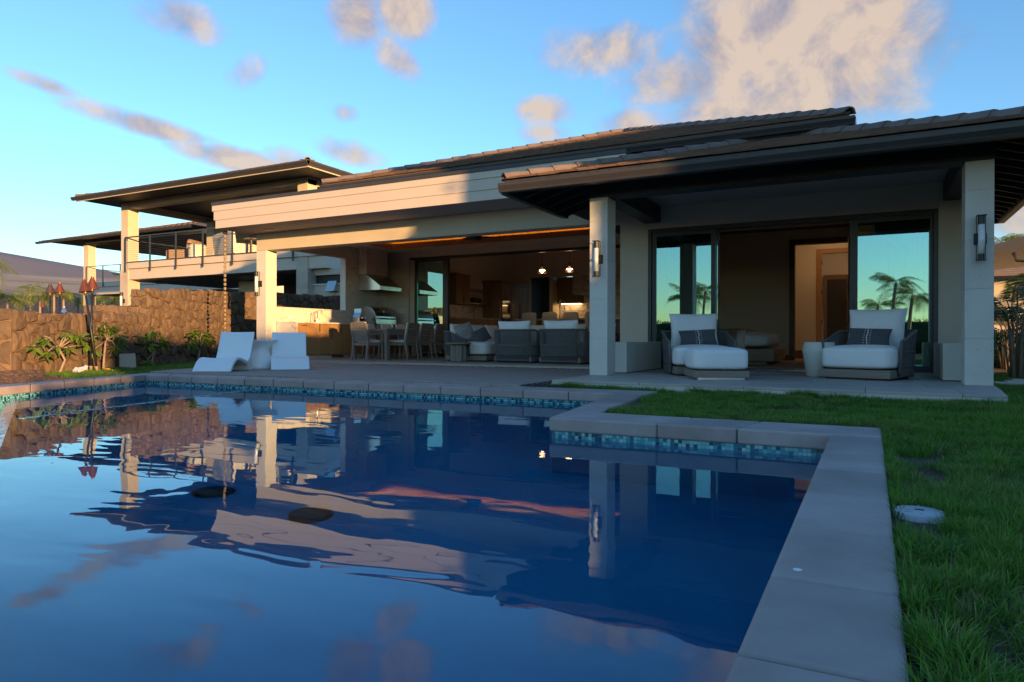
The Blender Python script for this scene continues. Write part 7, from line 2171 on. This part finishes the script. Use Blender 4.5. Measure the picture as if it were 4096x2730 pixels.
# back wall niche: cabinets, marble hood, lit counter
KR = thing('wall_cabinet', 'brown oak wall cabinet with a warm under-cabinet light beside the marble hood', 'cabinet', (-9.8, 23.2, 1.8), world=True)
MB().box(-10.11, 22.95, 1.81, -9.30, 23.519, 2.755).build('carcass', OD, KR)
for x0, x1, hx in ((-10.105, -9.81, -9.85), (-9.805, -9.51, -9.765)):
    d_ = MB().box(x0, 22.925, 1.815, x1, 22.949, 2.752).build('door', OD, KR, bevel=0.002, seg=1)
    MB().tube([(hx, 22.925, 1.86), (hx, 22.90, 1.86), (hx, 22.90, 2.05), (hx, 22.925, 2.05)], 0.008, 6).build('handle', M['black'], d_)
WARM = mat_emit('warm_strip_light', (1.0, 0.62, 0.25), 9.0)
MB().box(-10.08, 23.30, 1.796, -9.33, 23.33, 1.808).build('strip_light', WARM, KR)
KH = thing('marble_hood', 'grey-veined marble hood block over the kitchen range', 'range hood', (-8.3, 23.2, 2.1), world=True)
MB().box(-9.49, 22.91, 2.10, -7.0, 23.50, 2.772).build('hood_block', M['marble_k'], KH)
KS = thing('kitchen_counter', 'back kitchen counter with glowing marble splashback', 'kitchen counter', (-7, 23.2, 0), world=True)
MB().box(-10.25, 22.93, 0.0, -3.95, 23.515, 1.20).build('carcass', OD, KS)
MB().box(-10.25, 22.90, 1.202, -3.95, 23.516, 1.245).build('countertop', M['marble_k'], KS)
MB().box(-10.24, 23.5005, 1.247, -3.95, 23.5195, 2.09).build('splashback', M['marble_k'], KS)
IS = thing('kitchen_island', 'long pale island with dark stone top in front of the kitchen', 'island', (-8.2, 20.4, 0), world=True)
MB().box(-10.1, 19.95, 0.0, -6.2, 20.85, 1.12).build('body', OD, IS)
MB().box(-10.2, 19.75, 1.122, -6.1, 20.95, 1.17).build('top', M['marble_k'], IS)
SPR = thing('spring_faucet', 'tall spring-neck kitchen faucet on the island', 'faucet', (-8.98, 20.6, 1.1705))
MB().tube([(0, 0, 0), (0, 0, 0.52), (0.03, 0, 0.60), (0.08, 0, 0.63), (0.14, 0, 0.60), (0.165, 0, 0.52), (0.165, 0, 0.34)], 0.014, 10).build('spring_neck', M['chrome'], SPR, smooth=True)
MB().tube([(0, 0, 0.34), (0.16, 0, 0.34)], 0.007, 6).build('holder', M['chrome'], SPR)
MB().lathe([(0.024, 0.20), (0.024, 0.34)], 10, (0.165, 0)).build('spray_head', M['chrome'], SPR)
MB().lathe([(0.026, 0), (0.026, 0.12), (0.016, 0.125)], 12).build('body', M['chrome'], SPR)
def stool(label, x):
    t = thing('bar_stool', label, 'bar stool', (x, 19.45, 0), R(180), 'taupe bar stools at the kitchen island')
    g = mat('taupe_upholstery', (0.33, 0.30, 0.26), 0.9, var=0.04) if 'taupe_upholstery' not in bpy.data.materials else bpy.data.materials['taupe_upholstery']
    bm_obj(rounded_box(0.50, 0.07, 0.62, 0.03), 'backrest', g, t, m=Matrix.Translation((0, 0.22, 0.72)))
    bm_obj(rounded_box(0.50, 0.46, 0.10, 0.04), 'seat', g, t, m=Matrix.Translation((0, 0, 0.70)))
    for sx in (-1, 1):
        for sy in (-1, 1):
            MB().tube([(sx * 0.22, sy * 0.20, 0.0), (sx * 0.19, sy * 0.17, 0.71)], 0.018, 6).build('leg', M['casing'], t)
for i, (x, lb) in enumerate([(-9.42, 'leftmost taupe bar stool at the island'), (-8.72, 'second taupe bar stool from the left at the island'), (-8.02, 'third taupe bar stool, below the right pendant'), (-7.32, 'taupe bar stool nearest the stone column')]):
    stool(lb, x)
IDT = thing('indoor_table', 'dark indoor dining table with pale chairs behind the armchairs', 'table', (-7.6, 17.9, 0))
MB().box(-1.3, -0.45, 0.74, 1.3, 0.45, 0.82).build('table_top', M['casing'], IDT, bevel=0.005)
for sx in (-0.9, 0.9): MB().box(sx - 0.08, -0.3, 0, sx + 0.08, 0.3, 0.739).build('pedestal', M['casing'], IDT)
for i, (x, lb) in enumerate([(-8.2, 'pale low chair at the indoor table, between the two armchairs'), (-7.3, 'pale low chair at the indoor table, behind the right armchair')]):
    t = thing('indoor_chair', lb, 'chair', (x, 17.42, 0), 0, 'pale chairs at the indoor table')
    bm_obj(rounded_box(0.55, 0.5, 0.14, 0.05), 'seat', M['fabric_warm'], t, m=Matrix.Translation((0, 0, 0.36)))
    bm_obj(rounded_box(0.55, 0.09, 0.42, 0.04), 'backrest', M['fabric_warm'], t, m=Matrix.Translation((0, -0.22, 0.48)))
    for sx in (-1, 1):
        for sy in (-1, 1): MB().tube([(sx * 0.22, sy * 0.19, 0), (sx * 0.22, sy * 0.19, 0.37)], 0.018, 6).build('leg', M['casing'], t)
# pendants
M['smoke_glass'] = mat('smoked_glass', (0.10, 0.06, 0.045), 0.05, trans=0.0)
_nt = M['smoke_glass'].node_tree; _b = _nt.nodes['Principled BSDF']
_t = nd(_nt, 'ShaderNodeBsdfTransparent'); _t.inputs[0].default_value = (0.62, 0.46, 0.36, 1); _m = nd(_nt, 'ShaderNodeMixShader'); _m.inputs[0].default_value = 0.72
_nt.links.new(_b.outputs[0], _m.inputs[1]); _nt.links.new(_t.outputs[0], _m.inputs[2]); _nt.links.new(_m.outputs[0], _nt.nodes['Material Output'].inputs[0])
BULB = mat_emit('warm_bulb', (1.0, 0.66, 0.36), 14.0)
def pendant(label, x):
    t = thing('pendant_lamp', label, 'pendant lamp', (x, 18.9, 2.52), group='smoked glass pendant lamps over the island')
    MB().tube([(0, 0, 0.27), (0, 0, 1.87)], 0.006, 6).build('cord', M['black'], t)
    MB().lathe([(0.030, 0.15), (0.030, 0.245), (0.010, 0.27)], 14).build('socket', M['black'], t)
    MB().lathe([(0.032, 0.16), (0.045, 0.13), (0.085, 0.085), (0.125, 0.045), (0.135, 0.015), (0.120, -0.015), (0.095, -0.03)], 24, cap=False).build('glass_shade', M['smoke_glass'], t, smooth=True)
    MB().lathe([(0.085, 0.062), (0.09, 0.070), (0.085, 0.078)], 24).build('light_ring', BULB, t)
    MB().lathe([(0.001, -0.005), (0.025, 0.0), (0.035, 0.03), (0.03, 0.06), (0.015, 0.09), (0.001, 0.095)], 14).build('bulb', BULB, t, smooth=True)
pendant('left smoked glass pendant lamp over the kitchen island', -8.82); pendant('right smoked glass pendant lamp, nearer the stone column', -7.93)
# warm lamp of the hall behind the bedroom
HL = thing('hall_lamp', 'warm ceiling lamp lighting the hall behind the bedroom door', 'ceiling lamp', (-0.9, 19.5, 3.36))
MB().lathe([(0.001, 0.0), (0.16, 0.0), (0.18, 0.02), (0.18, 0.038)], 24).build('diffuser', mat_emit('hall_lamp_glow', (1.0, 0.60, 0.28), 5.0), HL)
HL2 = dup(HL, (-0.7, 22.0, 3.36), 0, 'warm ceiling lamp in the room past the hall door')

# ------------------------------------------------------------------ things on the neighbour balcony
def armchair(label, loc, rz, mt, w=0.9, d=0.85, h=0.82, name='balcony_armchair', cat='armchair', wid=None):
    t = thing(name, label, cat, loc, rz)
    W2 = wid or w
    bm_obj(rounded_box(W2, d, 0.30, 0.06), 'seat', mt, t, m=Matrix.Translation((0, 0, 0.14)))
    bm_obj(rounded_box(W2, 0.22, h - 0.14, 0.08), 'backrest', mt, t, m=Matrix.Translation((0, d / 2 - 0.11, 0.14)) @ Matrix.Rotation(R(-7), 4, 'X'))
    for sx in (-1, 1): bm_obj(rounded_box(0.20, d, 0.46, 0.07), 'armrest', mt, t, m=Matrix.Translation((sx * (W2 / 2 - 0.08), 0, 0.12)))
    for sx in (-1, 1):
        for sy in (-1, 1): MB().tube([(sx * (W2 / 2 - 0.1), sy * (d / 2 - 0.1), 0), (sx * (W2 / 2 - 0.1), sy * (d / 2 - 0.1), 0.15)], 0.022, 6).build('leg', M['black'], t)
    return t
armchair('brown upholstered armchair on the neighbour balcony', (-27.3, 20.6, 3.855), R(-65), M['brown_fabric'], 1.15, 1.05, 1.05)
armchair('white sofa on the neighbour balcony, its high back to the railing', (-23.9, 20.5, 3.855), R(160), M['cream'], 1.0, 1.0, 1.12, 'balcony_sofa', 'sofa', 2.2)
armchair('white armchair on the neighbour balcony beside the rain chain', (-21.2, 20.7, 3.855), R(80), M['cream'], 1.1, 1.0, 0.95)
DR = thing('balcony_drum', 'cream drum side table on the neighbour balcony', 'side table', (-25.75, 20.1, 3.855))
MB().lathe([(0.34, 0), (0.37, 0.05), (0.37, 0.62), (0.33, 0.68), (0.001, 0.68)], 28).build('body', M['cream'], DR, smooth=False)
MB().box(-0.10, -0.385, 0.50, 0.02, -0.365, 0.54).build('hand_slot', M['black'], DR)
BTT = thing('balcony_table', 'small dark pedestal table on the neighbour balcony', 'side table', (-22.3, 19.9, 3.855))
MB().lathe([(0.16, 0), (0.05, 0.06), (0.05, 0.66), (0.28, 0.68), (0.28, 0.71), (0.001, 0.71)], 20).build('pedestal', M['casing'], BTT)
print('objects', len(bpy.data.objects))
